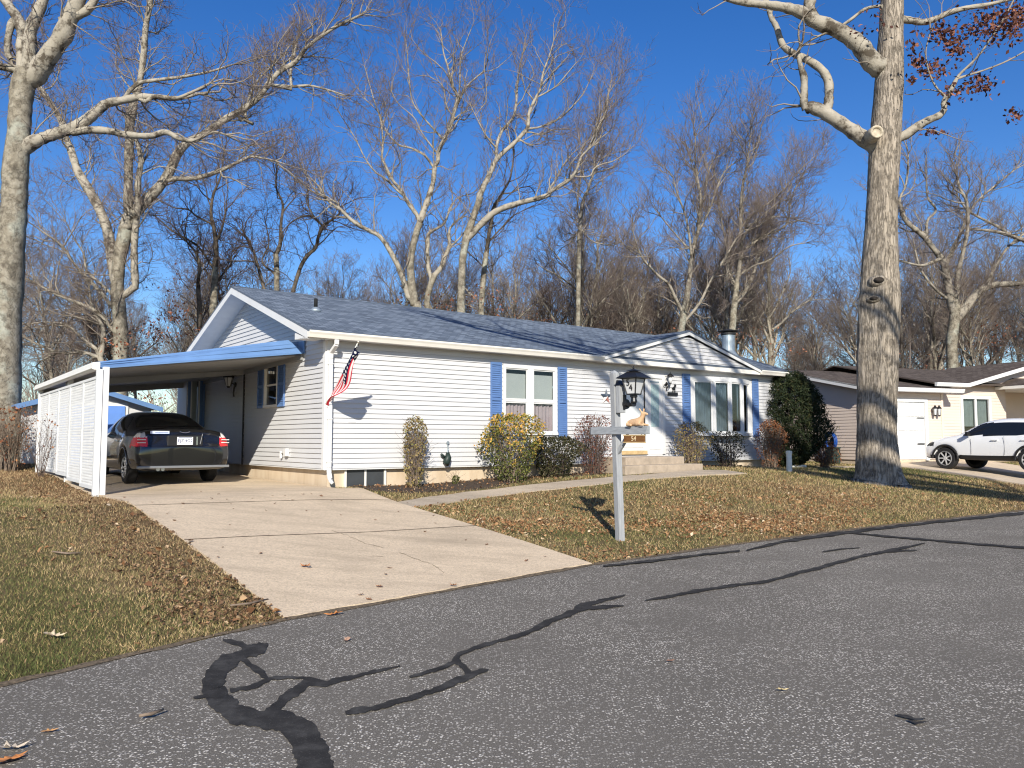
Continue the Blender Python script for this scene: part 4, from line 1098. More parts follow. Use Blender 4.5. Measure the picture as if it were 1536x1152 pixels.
def brk(lm):
    lm.tube([(LX,LY,zb_-.14+.0),(0,-.25,zb_-.15),(0,-.14,zb_-.15)],[.045,.03,.035],12)
    lm.lathe([(.075,-.165),(.075,-.142)],(0,0,zb_-.14),18,'y')
    lm.box(-.06,.0,-.16,-.141,zb_-.22,zb_+.0)
ln,T_,B_,H_=lantern(lp,(LX,LY,zb_),.90,R(10),False,brk)
# house number on the pane that faces the street and driveway
sc=.90
Mx=Matrix.Translation((LX,LY,zb_))@Matrix.Rotation(R(10),4,'Z')@Matrix.Scale(sc,4)
tilt=math.atan((T_-B_)/H_)
for ch,x,z in (('5',-.032,.185),('4',.012,.105)):
    yy=-(B_+(T_-B_)*z/H_)-.001
    # pane facing local -x (towards the driveway)
    for rz in (-90,):
        mt=Mx@Matrix.Rotation(R(rz),4,'Z')@Matrix.Translation((x,yy-.003,z))@Matrix.Rotation(R(90)+tilt,4,'X')
        text_obj('house_number',ch,.145,M['black_metal'],ln,mt,.003)
# hanging number sign
sx_,sy_=-.125,-.43
sg=empty('number_sign',(px_+math.cos(VR)*sx_-math.sin(VR)*sy_,py_+math.sin(VR)*sx_+math.cos(VR)*sy_,pz_+zpx(663)),VR,'small brown wooden house number sign hanging under the post crossbar','sign')
zh=zpx(653.5)-zpx(663)
mb=MB(); mb.box(-.012,.012,-.205,.205,0,zh); bd=mb.build('board',M['brown_sign'],sg,bevel=.006)
mb=MB(); 
for (a,b,c,d_) in ((-.215,.215,-.012,.004),(-.215,.215,zh-.004,zh+.012)): mb.box(-.016,.016,a,b,c,d_)
mb.build('sign_edge',M['tan_wood'],sg)
mb=MB()
for y in (-.15,.15): mb.tube([(0,y,zh),(0,y,ZB-.058-zpx(663))],.007,6)
mb.build('hook',M['chim_dark'],sg)
mt=Matrix.Translation((-.0135,0,zh/2))@Matrix.Rotation(R(-90),4,'Z')@Matrix.Rotation(R(90),4,'X')
text_obj('sign_number','54',.10,M['sign_gold'],bd,mt,.003)
# deer figurine resting on the crossbar: one skinned body
def skin_mesh(name,verts,edges,mat,parent,levels=2,root=0):
    me=bpy.data.meshes.new(name); me.from_pydata([v[:3] for v in verts],edges,[])
    o=bpy.data.objects.new(name,me); COL.objects.link(o)
    o.modifiers.new('k','SKIN'); ss=o.modifiers.new('s','SUBSURF'); ss.levels=levels
    for k,v in enumerate(verts):
        sv=me.skin_vertices[0].data[k]; r=v[3]; sv.radius=(r,r) if not isinstance(r,tuple) else r; sv.use_root=(k==root)
    dg=bpy.context.evaluated_depsgraph_get(); em=bpy.data.meshes.new_from_object(o.evaluated_get(dg))
    bpy.data.objects.remove(o)
    em.materials.clear(); em.materials.append(mat); em.polygons.foreach_set('use_smooth',[True]*len(em.polygons))
    r=bpy.data.objects.new(name,em); COL.objects.link(r); r.parent=parent; return r
dy0=-.42
dv=[(0,.16,.05,.045),(0,.08,.062,.062),(0,-.02,.062,.058),(0,-.10,.072,.05),(0,-.135,.13,.030),(0,-.155,.185,.030),(0,-.205,.185,.022),(0,-.245,.172,.014),
 (.028,-.14,.215,.010),(.05,-.12,.262,.014),(-.028,-.14,.215,.010),(-.05,-.12,.262,.014),
 (.045,-.10,.03,.020),(.05,-.21,.018,.014),(-.045,-.10,.03,.020),(-.05,-.20,.018,.014),
 (.05,.12,.03,.028),(.065,.02,.02,.016),(-.05,.12,.03,.028),(-.065,.02,.02,.016)]
de=[(0,1),(1,2),(2,3),(3,4),(4,5),(5,6),(6,7),(5,8),(8,9),(5,10),(10,11),(3,12),(12,13),(3,14),(14,15),(0,16),(16,17),(0,18),(18,19)]
deer=skin_mesh('deer_figurine',dv,de,M['deer'],None)
dxo,dyo=-.125,-.46
deer.location=(px_+math.cos(VR)*dxo-math.sin(VR)*dyo,py_+math.sin(VR)*dxo+math.cos(VR)*dyo,pz_+ZB+.058-.004); deer.rotation_euler=(0,0,VR)
tag(deer,'tan reclining deer figurine on top of the lamp post crossbar','figurine')
# ================================================================= FLAG
fl=empty('flag',hw(.03,-.11,2.40),HROT,'red white and blue striped flag on an angled pole by the downspout','flag')
# pole leaves the wall bracket outwards and upwards
ptip=Vector((-.06,-1.34,1.02)); 
mb=MB(); mb.tube([(0,0,0),ptip],.011,10); mb.build('pole',M['pvc'],fl,smooth=True)
mb=MB(); mb.lathe([(.001,-.03),(.022,-.015),(.026,0),(.022,.018),(.001,.03)],ptip,10); mb.build('pole_ball',plain('brass_ball',(.55,.5,.42),.35,.1,9,metal=.4),fl,smooth=True)
mb=MB(); mb.box(-.04,.04,.02,.10,-.08,.10); mb.tube([(0,.05,-.02),(0,-.06,.05)],.022,10); mb.build('bracket',M['cream'],fl)
def mat_flag():
    t=NT('stars_and_stripes_cloth'); uv=t.n('ShaderNodeUVMap'); sx=t.n('ShaderNodeSeparateXYZ'); t.l(uv.outputs[0],sx.inputs[0])
    u,v=sx.outputs[0],sx.outputs[1]
    st=t.math('GREATER_THAN',t.math('FRACT',t.math('MULTIPLY',v,6.5)),.5)
    col=t.mix(st,(.62,.035,.06),(.78,.74,.73))
    # canton with rows of stars
    fu=t.math('SUBTRACT',t.math('FRACT',t.math('MULTIPLY',u,15.)),.5)
    fv=t.math('SUBTRACT',t.math('FRACT',t.math('MULTIPLY',v,9.)),.5)
    d=t.math('SQRT',t.math('ADD',t.math('MULTIPLY',fu,fu),t.math('MULTIPLY',fv,fv)))
    star=t.math('LESS_THAN',d,.30)
    can=t.mix(star,(.008,.012,.05),(.80,.80,.80))
    inc=t.math('MULTIPLY',t.math('LESS_THAN',u,.46),t.math('GREATER_THAN',v,.20))
    t.set(color=t.mix(inc,col,can),rough=.85,spec=.1); return t.m
nu,nv=44,20; vs=[];uvl=[]
rngf=random.Random(4)
for i in range(nu+1):
    a=i/nu
    # fly runs from the tip back along the pole; the cloth hangs beneath it
    p=ptip.lerp(Vector((0,0,0)),.06+.86*a)
    wd=.30+.16*math.sin(math.pi*min(1,a*1.1+.1))-.06*a
    for j in range(nv+1):
        b=j/nv
        sway=.05*math.sin(7*a+5*b)*b+.03*math.sin(16*b+3*a)
        vs.append((p.x-.022+sway+.03*math.sin(14*b), p.y-.03+.10*b*a+.05*math.sin(9*b+6*a)*b, p.z+.035-wd*b))
        uvl.append((a,1-b))
qs=[(i*(nv+1)+j,(i+1)*(nv+1)+j,(i+1)*(nv+1)+j+1,i*(nv+1)+j+1) for i in range(nu) for j in range(nv)]
me=bpy.data.meshes.new('cloth'); me.from_pydata(vs,[],qs); me.materials.append(mat_flag())
ul=me.uv_layers.new(name='UVMap')
for l in me.loops: ul.data[l.index].uv=uvl[l.vertex_index]
me.polygons.foreach_set('use_smooth',[True]*len(qs)); o=bpy.data.objects.new('cloth',me); COL.objects.link(o); o.parent=fl
# ================================================================= WALL DECOR
def house_pt(s,t,z): return hw(s,t,z)
# metal star
so=MB()
cols=[2,1,0,1,0]
for k in range(5):
    a0=math.pi/2+k*2*math.pi/5
    tip=(.21*math.cos(a0),0,.21*math.sin(a0)); i0=(.085*math.cos(a0-math.pi/5),0,.085*math.sin(a0-math.pi/5)); i1=(.085*math.cos(a0+math.pi/5),0,.085*math.sin(a0+math.pi/5)); ap=(0,-.06,0)
    so.m=[2,2,1,0,2][k]
    so.face([tip,i0,ap]); so.m=[2,2,0,1,2][k]; so.face([tip,ap,i1]); so.face([tip,i1,(0,.0,0)]); so.face([tip,(0,.0,0),i0])
star=so.build('metal_star',[M['spiral_red'],M['spiral_white'],M['star_navy']],None,fixn=False)
star.location=house_pt(7.72,-.035,2.72); star.rotation_euler=(0,0,HROT); tag(star,'painted tin star with red and cream points on the front wall','wall decoration')
# dog plaque
pq=empty('dog_plaque',house_pt(10.28,-.03,2.83),HROT,'black dog silhouette plaque on the front wall below the porch lantern','plaque')
mb=MB(); mb.prism([(-.20,0),(.20,0),(.20,.095),(-.20,.095)],lambda x,z,d:(x,d,z),-.025,0); mb.build('plate',M['black_metal'],pq)
dog=[(-.06,.10),(-.05,.20),(-.085,.22),(-.10,.26),(-.05,.27),(.03,.30),(.06,.38),(.09,.40),(.10,.37),(.15,.34),(.14,.31),(.11,.30),(.09,.24),(.085,.10),(.06,.10),(.055,.20),(.03,.19),(-.02,.19),(-.03,.10)]
dog=[(x*.72+.04,.095+(z-.10)*.80) for x,z in dog]
mb=MB(); mb.prism(dog,lambda x,z,d:(x,d,z),-.02,-.004); mb.build('silhouette',M['black_metal'],pq)
# porch lantern
pl_=empty('wall_lantern',house_pt(10.02,-.02,3.02),HROT,'ornate dark wall lantern with glass chimney beside the front door','lantern')
mb=MB(); mb.M=Matrix.Scale(.62,4); mb.lathe([(.06,-.03),(.06,-.0)],(0,0,.16),12,'y'); mb.tube([(0,-.02,.16),(-.08,-.10,.28),(-.12,-.20,.20),(-.05,-.24,.06),(.05,-.22,.16)],.020,8); mb.tube([(0,-.02,.10),(-.02,-.06,-.05),(0,-.03,-.12)],.014,6)
for k in range(9): mb.lathe([(.001,-.035),(.035,-.0),(.001,.035)],(-.10+.10*math.cos(k*1.9),-.10-.04*math.sin(k*2.3),.10+.10*math.sin(k*1.9)),6)
mb.lathe([(.16,0),(.13,.06),(.05,.13),(.02,.15),(.012,.22)],(.06,-.22,.52),14); mb.lathe([(.05,-.02),(.055,.02)],(.06,-.22,.20),12)
mb.build('bracket',M['black_metal'],pl_)
mb=MB(); mb.M=Matrix.Scale(.62,4); mb.lathe([(.04,0),(.085,.10),(.09,.20),(.06,.30)],(.06,-.22,.22),12); mb.build('glass_chimney',M['frost'],pl_,smooth=True)
# lantern on the gable wall
gl_=empty('wall_lantern',house_pt(-.02,5.38,2.75),HROT,'black wall lantern on the shaded gable wall above the car','lantern')
mb=MB(); mb.lathe([(.06,-.0),(.06,.03)],(-.03,0,.25),12,'x'); mb.tube([(-.02,0,.25),(-.14,0,.30),(-.18,0,.22)],.018,8); mb.tube([(-.03,0,.25),(-.05,0,.05),(-.04,0,-.06)],.02,8)
mb.lathe([(.15,0),(.12,.07),(.04,.12),(.01,.18)],(-.18,0,.42),8); mb.lathe([(.05,-.0),(.03,-.04)],(-.18,0,.20),8)
for k in range(6): a=k*math.pi/3; mb.bar((-.18+.06*math.cos(a),.06*math.sin(a),.20),(-.18+.12*math.cos(a),.12*math.sin(a),.42),.012,.012)
mb.build('bracket',M['black_metal'],gl_)
mb=MB(); mb.lathe([(.055,0),(.11,.21)],(-.18,0,.205),6); mb.build('lantern_pane',M['frost'],gl_)
# hose reel / tap ornament on the front wall
tp=empty('garden_tap',house_pt(2.78,-.03,1.12),HROT,'small dark hose tap fitting on the front wall near the foundation','tap')
mb=MB(); mb.tube([(.08,0,.42),(.07,-.03,.36),(.085,-.03,.28),(.06,-.03,.20)],.016,8); mb.lathe([(.03,-.02),(.04,0),(.03,.02)],(.08,-.02,.42),8,'y'); mb.build('spout',M['chim'],tp)
mb=MB(); mb.tube([(.06,-.05,.2),(.05,-.08,.10),(.0,-.09,.0),(.04,-.06,-.06)],[.04,.075,.085,.05],10); mb.tube([(-.02,-.06,.10),(-.10,-.06,.16),(-.12,-.05,.18)],[.03,.03,.02],8); mb.build('tap_body',M['util_green'],tp,smooth=True)
# ================================================================= NEIGHBOUR'S HOUSE
NR=math.atan2(.365,.931); NX,NY=12.45,28.0; NZ=.84
nh=empty('neighbour_house',(NX,NY,NZ),NR,'beige bungalow with brown roof and white garage door behind the big oak','house')
NO=(0,0,-NZ)
def nb_(): return MB(NO)
def nw(a,b): return (NX+.931*a-.365*b, NY+.365*a+.931*b)
GA,GE=3.66,3.36   # garage length along front, soffit height
NS=.205; NRB=4.6
mb=nb_(); siding(mb,const(.09),const(GA),.9,GE,[(.30,2.86,.8,3.02)],lambda x,z,d:(x,-d,z),course=.11,lip=.014); mb.build('garage_wall',M['beige'],nh,fixn=False)
def s0(z): return .09 if z<GE else max(.09,(z-GE)/NS)
mb=nb_(); siding(mb,s0,lambda z:2*NRB-s0(z),.9,GE+NRB*NS-.03,[],lambda y,z,d:(-d,y,z),course=.11,lip=.014); mb.build('side_wall',M['beige'],nh,fixn=False)
for (x0,x1,y0,y1) in ((-.03,.09,-.03,0),(-.03,0,0,.09),(GA-.0,GA+.10,-.03,.0)):
    mb=nb_(); mb.box(x0,x1,y0,y1,.88,GE); mb.build('corner_board',M['beige_trim'],nh)
mb=nb_(); mb.box(.02,GA,.02,8,.3,.9); mb.box(GA,14,.40,8,.3,.9); mb.build('foundation',M['concrete2'],nh)
mb=nb_(); mb.box(GA,GA+.02,.0,.345,.9,GE); mb.box(GA+.10,GA+.12,.02,.345,.9,3.6); mb.build('return_wall',M['beige'],nh)
# main wing
MW=.36; ME=3.60; MR=4.9; MSL=.215
mb=nb_(); siding(mb,const(GA+.03),const(7.55),.9,ME,[(5.08,6.72,1.72,3.30)],lambda x,z,d:(x,MW-d,z),course=.11,lip=.014); mb.build('front_wall',M['beige'],nh,fixn=False)
mb=nb_(); siding(mb,lambda z:max(5.15,5.15+(z-ME)/.238),lambda z:7.55+ (1.2 if z>3.75 else 0.6),ME,4.45,[],lambda x,z,d:(x,MW-d,z),course=.11,lip=.014); mb.build('gable_wall',M['beige'],nh,fixn=False)
mb=nb_(); siding(mb,const(7.55),const(14),.9,ME+.3,[],lambda x,z,d:(x,1.6-d,z),course=.11,lip=.014); mb.box(7.55,7.57,MW,1.6,.9,ME); mb.build('porch_wall',M['beige'],nh,fixn=False)
mb=nb_(); mb.box(8.0,8.95,1.53,1.58,.95,3.0); mb.build('side_door',M['white'],nh)
# roofs
mb=nb_();uvs=[]
slab(mb,uvs,[(-.40,-.42,GE+.10-.42*0),( 4.25,-.42,GE+.10),(4.25,NRB,GE+.10+(NRB+.42)*NS),(-.40,NRB,GE+.10+(NRB+.42)*NS)],.05,(1,0,0))
slab(mb,uvs,[(-.40,2*NRB+.42,GE+.10),(4.25,2*NRB+.42,GE+.10),(4.25,NRB,GE+.10+(NRB+.42)*NS),(-.40,NRB,GE+.10+(NRB+.42)*NS)],.05,(1,0,0))
build_uv(mb,uvs,'garage_roof',M['shingle_brown'],nh)
mb=nb_();uvs=[]
slab(mb,uvs,[(3.3,-.05,ME+.12),(15,-.05,ME+.12),(15,MR,ME+.12+(MR+.05)*MSL),(3.3,MR,ME+.12+(MR+.05)*MSL)],.05,(1,0,0))
slab(mb,uvs,[(3.3,2*MR+.05,ME+.12),(15,2*MR+.05,ME+.12),(15,MR,ME+.12+(MR+.05)*MSL),(3.3,MR,ME+.12+(MR+.05)*MSL)],.05,(1,0,0))
build_uv(mb,uvs,'main_roof',M['shingle_brown'],nh)
mb=nb_();uvs=[]
slab(mb,uvs,[(5.0,-.12,ME+.14),(5.0,4.5,ME+.14),(9.6,4.5,ME+.14+4.6*.238),(9.6,-.12,ME+.14+4.6*.238)],.05,(0,1,0))
slab(mb,uvs,[(14.2,-.12,ME+.14),(14.2,4.5,ME+.14),(9.6,4.5,ME+.14+4.6*.238),(9.6,-.12,ME+.14+4.6*.238)],.05,(0,1,0))
build_uv(mb,uvs,'front_gable_roof',M['shingle_brown'],nh)
mb=nb_(); q=[(5.0,ME-.02),(5.0,ME+.125),(9.6,ME+.125+4.6*.238),(9.6,ME-.02+4.6*.238)]; mb.prism(q,lambda x,z,d:(x,d,z),-.15,-.122); mb.build('rake_board',M['white'],nh)
mb=nb_(); mb.prism([(5.0,ME-.005),(9.6,ME-.005+4.6*.238),(9.6,ME+.01+4.6*.238),(5.0,ME+.01)],lambda x,z,d:(x,d,z),-.121,MW-.005); mb.build('soffit',M['soffit'],nh)
mb=nb_(); mb.hexa([(-.40,-.42,GE-.05),(-.36,-.42,GE-.05),(-.36,NRB,GE-.05+(NRB+.42)*NS),(-.40,NRB,GE-.05+(NRB+.42)*NS)],[(-.40,-.42,GE+.10),(-.36,-.42,GE+.10),(-.36,NRB,GE+.10+(NRB+.42)*NS),(-.40,NRB,GE+.10+(NRB+.42)*NS)]); mb.build('rake_board',M['white'],nh)
for (a,b,t,z) in ((-.3,4.28,-.42,GE+.10),(3.35,5.0,-.05,ME+.12)):
    mb=nb_(); mb.prism([(t,z-.14),(t-.08,z-.14),(t-.12,z-.03),(t-.12,z),(t,z)],lambda y,zz,d:(d,y,zz),a,b); mb.build('gutter',M['white'],nh)
mb=nb_(); mb.box(-.36,4.2,-.41,-.005,GE-.03,GE-.01); mb.box(-.36,-.005,-.004,2*NRB,GE-.02,GE-.0) if False else None; mb.box(4.3,5.0,-.04,MW-.005,ME-.03,ME-.01); mb.build('soffit',M['soffit'],nh)
# porch roof over the recessed entry
mb=nb_();uvs=[]
slab(mb,uvs,[(7.0,-1.15,ME+.08),(14.5,-1.15,ME+.08),(14.5,1.6,ME+.75),(8.8,1.6,ME+.75)],.06,(1,0,0)); build_uv(mb,uvs,'porch_roof',M['shingle_brown'],nh)
mb=nb_();uvs=[]
slab(mb,uvs,[(7.0,-1.15,ME+.08),(7.0,.33,ME+.08),(7.85,.33,ME+.40),(7.85,.12,ME+.39)],.05,(0,1,0)); build_uv(mb,uvs,'porch_hip',M['shingle_brown'],nh)
mb=nb_(); mb.box(6.97,14.5,-1.20,-1.13,ME-.05,ME+.07); mb.box(6.96,6.99,-1.129,.33,ME-.05,ME+.06); mb.build('porch_fascia',M['cream'],nh)
mb=nb_(); mb.box(7.0,14.4,-1.12,1.58,ME-.03,ME-.012); mb.build('porch_ceiling',M['soffit'],nh)
# garage door
mb=nb_(); mb.box(.20,.34,-.05,.03,.86,3.10);mb.box(2.82,2.96,-.05,.03,.86,3.10);mb.box(.341,2.819,-.05,.03,2.98,3.10); gd=mb.build('garage_door',M['white'],nh)
k=0
for z in np.arange(.90,2.9,.52):
    p=nb_(); p.box(.345,2.815,.0,.03,z,z+.51)
    for x in np.arange(.42,2.6,.6): p.box(x,x+.52,-.012,-.0005,z+.07,z+.44)
    p.build('door_section',M['white'],gd,bevel=.006)
mb=nb_()
for z in (2.40,1.46):
    for x0,sgn in ((2.78,-1),(.38,1)): mb.prism([(x0,z-.02),(x0+sgn*.30,z-.02),(x0+sgn*.38,z),(x0+sgn*.30,z+.02),(x0,z+.02)],lambda x,zz,d:(x,d,zz),-.025,-.013)
mb.build('strap_hinge',M['black_metal'],gd)
# window
mb=nb_(); a,b,c,d_=5.08,6.72,1.72,3.30; nm=lambda x,z,d:(x,MW-d,z)
bxm(mb,nm,a,b,d_-.13,d_,-.02,.05);bxm(mb,nm,a,b,c,c+.10,-.02,.05);bxm(mb,nm,a,a+.13,c+.10,d_-.13,-.02,.05);bxm(mb,nm,b-.13,b,c+.1,d_-.13,-.02,.05);bxm(mb,nm,(a+b)/2-.05,(a+b)/2+.05,c+.1,d_-.13,-.02,.03); wn=mb.build('window',M['white'],nh)
mb=nb_(); bxm(mb,nm,a+.13,b-.13,c+.10,d_-.13,-.006,-.002); mb.build('pane',M['glass'],wn)
mb=nb_(); curtain(mb,nm,a+.13,b-.13,c+.4,d_-.13,-.09,.012,.07); mb.build('curtain',plain('grey_green_curtain',(.22,.26,.25),.9,.1,5),wn,smooth=True,fixn=False)
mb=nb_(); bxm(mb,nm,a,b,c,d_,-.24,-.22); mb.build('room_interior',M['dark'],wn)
# garage lantern
def nwp(a,b,z): x,y=nw(a,b); return (x,y,z)
gl2=empty('wall_lantern',nwp(3.28,-.03,2.45),NR,'black twin wall lantern beside the white garage door','lantern')
mb=MB(); mb.lathe([(.05,-.03),(.05,0)],(0,0,.2),10,'y')
for sx in (-.10,.10):
    mb.tube([(0,-.02,.2),(sx*.6,-.10,.24),(sx,-.14,.2)],.016,6); mb.lathe([(.10,0),(.03,.09),(.01,.13)],(sx,-.14,.30),8); mb.lathe([(.055,0),(.03,-.05)],(sx,-.14,.06),8)
    for k in range(4): a_=k*math.pi/2; mb.bar((sx+.05*math.cos(a_),-.14+.05*math.sin(a_),.06),(sx+.08*math.cos(a_),-.14+.08*math.sin(a_),.30),.012,.012)
mb.build('bracket',M['black_metal'],gl2)
mb=MB()
for sx in (-.10,.10): mb.lathe([(.05,.065),(.075,.295)],(sx,-.14,0),8)
mb.build('lantern_pane',M['frost'],gl2)
# neighbour's driveway and side path
def nd(a,b):
    # a across, b from garage towards the road
    w0,w1=.15,6.2
    x,y=nw(w0+(w1-w0)*a,-.02-9.3*b); return x,y
tag(drape('driveway',nd,14,26,M['concrete2'],.03),kind='structure')
def np2(a,b):
    x,y=nw(-.1-2.6*a,-.35-.5*b); return x,y
tag(drape('path',np2,8,2,M['concrete2'],.02),kind='structure')
# blue hose coil hung over a green cabinet
def side_pt(b,out,z): x,y=nw(-out,b); return (x,y,z)
bx_,by_,_=side_pt(1.25,.32,0); 
ub=empty('utility_box',(bx_,by_,tz(bx_,by_)),NR,'dark green utility box standing against the neighbour side wall','utility box')
mb=MB(); mb.box(-.16,.16,-.22,.22,0,.55); mb.build('cabinet',M['util_green'],ub,bevel=.02); mb=MB(); mb.box(-.18,.18,-.24,.24,.55,.60); mb.build('lid',M['util_green'],ub,bevel=.015)
hc=empty('hose_coil',side_pt(1.40,.10,1.56),NR,'coiled blue garden hose hung on the neighbour side wall','garden hose')
mb=MB(); rg=random.Random(3)
for k in range(9):
    r=.24+.012*(k%4); pts=[( -.10-.028*(k//2)+.008*math.sin(3*a_+k), r*1.05*math.cos(a_), r*1.15*math.sin(a_)) for a_ in np.linspace(0,2*math.pi,26)]; mb.tube(pts,.019,7)
mb.build('hose',M['hose_blue'],hc,smooth=True); mb=MB(); mb.tube([(0.08,0,.18),(-.22,0,.18)],.02,8); mb.lathe([(.16,.0),(.16,-.03)],(-.02,0,0),14,'x'); mb.build('hanger',M['black_metal'],hc)
# white stub pipes by the evergreen
sp=on_ground(1184,707)
st_=empty('marker_pipe',sp,0,'short weathered white pipe standing upright by the evergreen','pipe'); mb=MB(); mb.lathe([(.075,-.1),(.075,.48),(.085,.48),(.085,.55),(.03,.56)],(0,0,0),14); mb.build('pipe',M['pvc'],st_)
sp=on_ground(1196,702); o=MB(); o.tube([(-.22,0,.05),(.30,.1,.05)],.05,10); w=o.build('fallen_pipe',M['pvc']); w.location=sp; tag(w,'white pipe lying on the grass between the evergreen and red shrub','pipe')
sp=on_ground(1202,688); o=MB(); o.bar((-.75,.1,.09),(.9,-.1,.09),.14,.16); w=o.build('timber_edging',M['pvc'],bevel=.015); w.location=sp; tag(w,'pale timber edging lying behind the evergreen','timber')
# ================================================================= TREES
def tubes_mesh(name,polys,mat,smooth=True,minr=0.):
    """polys: list of (pts[[x,y,z]...], radii[...]); one mesh, sides by thickness, with a 'rad' attribute"""
    groups={}
    for p,r in polys:
        m=max(r); ns=12 if m>.16 else 7 if m>.05 else 5 if m>.022 else 3
        groups.setdefault((len(p),ns),([],[])); groups[(len(p),ns)][0].append(p); groups[(len(p),ns)][1].append(r)
    Vs=[];Qs=[];Rs=[];base=0
    for (n,ns),(P,r) in groups.items():
        P=np.array(P,float); r=np.maximum(np.array(r,float),minr); m=len(P)
        T=np.empty_like(P); T[:,1:-1]=P[:,2:]-P[:,:-2]; T[:,0]=P[:,1]-P[:,0]; T[:,-1]=P[:,-1]-P[:,-2]
        T/=np.linalg.norm(T,axis=2,keepdims=True)+1e-9
        main=P[:,-1]-P[:,0]
        ref=np.where((np.abs(main[:,2])>.85*np.linalg.norm(main,axis=1))[:,None],np.array([1.,0,0]),np.array([0,0,1.]))
        X=np.cross(T,ref[:,None,:]); X/=np.linalg.norm(X,axis=2,keepdims=True)+1e-9; Y=np.cross(T,X)
        a=np.arange(ns)*2*math.pi/ns
        ring=P[:,:,None,:]+r[:,:,None,None]*(X[:,:,None,:]*np.cos(a)[None,None,:,None]+Y[:,:,None,:]*np.sin(a)[None,None,:,None])
        Vs.append(ring.reshape(-1,3)); Rs.append(np.repeat(r.ravel(),ns))
        idx=base+np.arange(m*n*ns).reshape(m,n,ns); j=np.roll(idx,-1,axis=2)
        Qs.append(np.stack([idx[:,:-1],j[:,:-1],j[:,1:],idx[:,1:]],-1).reshape(-1,4)); base+=m*n*ns
    me=np_mesh(name,np.concatenate(Vs),np.concatenate(Qs),smooth=smooth)
    at=me.attributes.new('rad','FLOAT','POINT'); at.data.foreach_set('value',np.concatenate(Rs).astype(np.float32))
    me.materials.append(mat); return me
def vnorm(v):
    l=math.sqrt(v[0]**2+v[1]**2+v[2]**2) or 1; return (v[0]/l,v[1]/l,v[2]/l)
def side_dir(d,ang,rng):
    """a direction at angle ang from d, random around it"""
    ref=(0,0,1) if abs(d[2])<.9 else (1,0,0)
    x=vnorm((d[1]*ref[2]-d[2]*ref[1],d[2]*ref[0]-d[0]*ref[2],d[0]*ref[1]-d[1]*ref[0]))
    y=(d[1]*x[2]-d[2]*x[1],d[2]*x[0]-d[0]*x[2],d[0]*x[1]-d[1]*x[0])
    p=rng.uniform(0,2*math.pi); c,s=math.cos(ang),math.sin(ang); cp,sp=math.cos(p)*s,math.sin(p)*s
    return vnorm((d[0]*c+x[0]*cp+y[0]*sp,d[1]*c+x[1]*cp+y[1]*sp,d[2]*c+x[2]*cp+y[2]*sp))
class Twigs:
    def __init__(s,rng,up=.12,wig=.27,dens=1.,levels=3,rtip=.0045):
        s.rng=rng;s.up=up;s.wig=wig;s.dens=dens;s.levels=levels;s.rtip=rtip;s.out=[]
    def grow(s,p,d,L,r,lev):
        rng=s.rng; n=6 if lev<=1 else 4 if lev==2 else 3
        pts=[p];dirs=[d];rad=[r]; st=L/n; re=max(s.rtip,r*.28)
        for k in range(n):
            w=s.wig*(1.2 if lev<2 else 1.)
            d=vnorm((d[0]+rng.gauss(0,w),d[1]+rng.gauss(0,w),d[2]+rng.gauss(0,w*.8)+s.up))
            p=(p[0]+d[0]*st,p[1]+d[1]*st,p[2]+d[2]*st); pts.append(p);dirs.append(d);rad.append(r+(re-r)*(k+1)/n)
        s.out.append((pts,rad))
        if lev<s.levels: s.sprout(pts,dirs,rad,L,lev,.18)
    def sprout(s,pts,dirs,rad,L,lev,t0=.15,lmul=1.,maxlen=None):
        rng=s.rng; n=len(pts)-1
        cnt=max(2,int((3.2+L*(1.5,2.6,4.4,6.)[min(lev,3)])*s.dens)); cnt=min(cnt,30)
        for k in range(cnt):
            t=t0+(1-t0)*(k+rng.random())/cnt
            x=min(t*n,n-1e-3); i=int(x); f=x-i
            q=tuple(pts[i][c]+(pts[i+1][c]-pts[i][c])*f for c in range(3)); r=rad[i]+(rad[i+1]-rad[i])*f
            cl=L*rng.uniform(.32,.6)*(1.15-.5*t)*lmul
            if maxlen: cl=min(cl,maxlen)
            cl=max(cl,.22)
            d=side_dir(dirs[i+1],rng.uniform(.45,1.05),rng)
            s.grow(q,d,cl,max(s.rtip,min(r*.62,.012*cl+.003)),lev+1)
        # the tip runs on
def interp_path(pts,rad,step):
    P=[pts[0]];Rr=[rad[0]]
    for k in range(len(pts)-1):
        a,b=pts[k],pts[k+1]; l=math.dist(a,b); n=max(1,int(l/step))
        for j in range(1,n+1):
            f=j/n; P.append(tuple(a[c]+(b[c]-a[c])*f for c in range(3))); Rr.append(rad[k]+(rad[k+1]-rad[k])*f)
    return P,Rr
def smooth_path(P,Rr):
    # Catmull-Rom through the points
    out=[];ro=[]
    n=len(P)
    for k in range(n-1):
        p0,p1,p2,p3=P[max(k-1,0)],P[k],P[k+1],P[min(k+2,n-1)]
        for j in range(4):
            t=j/4
            out.append(tuple(.5*((2*p1[c])+(-p0[c]+p2[c])*t+(2*p0[c]-5*p1[c]+4*p2[c]-p3[c])*t*t+(-p0[c]+3*p1[c]-3*p2[c]+p3[c])*t**3) for c in range(3)))
            ro.append(Rr[k]+(Rr[k+1]-Rr[k])*t)
    out.append(P[-1]);ro.append(Rr[-1]); return out,ro
def knobbly(P,Rr,rng,amt=.08):
    return [r*(1+rng.uniform(-amt,amt)) for r in Rr]
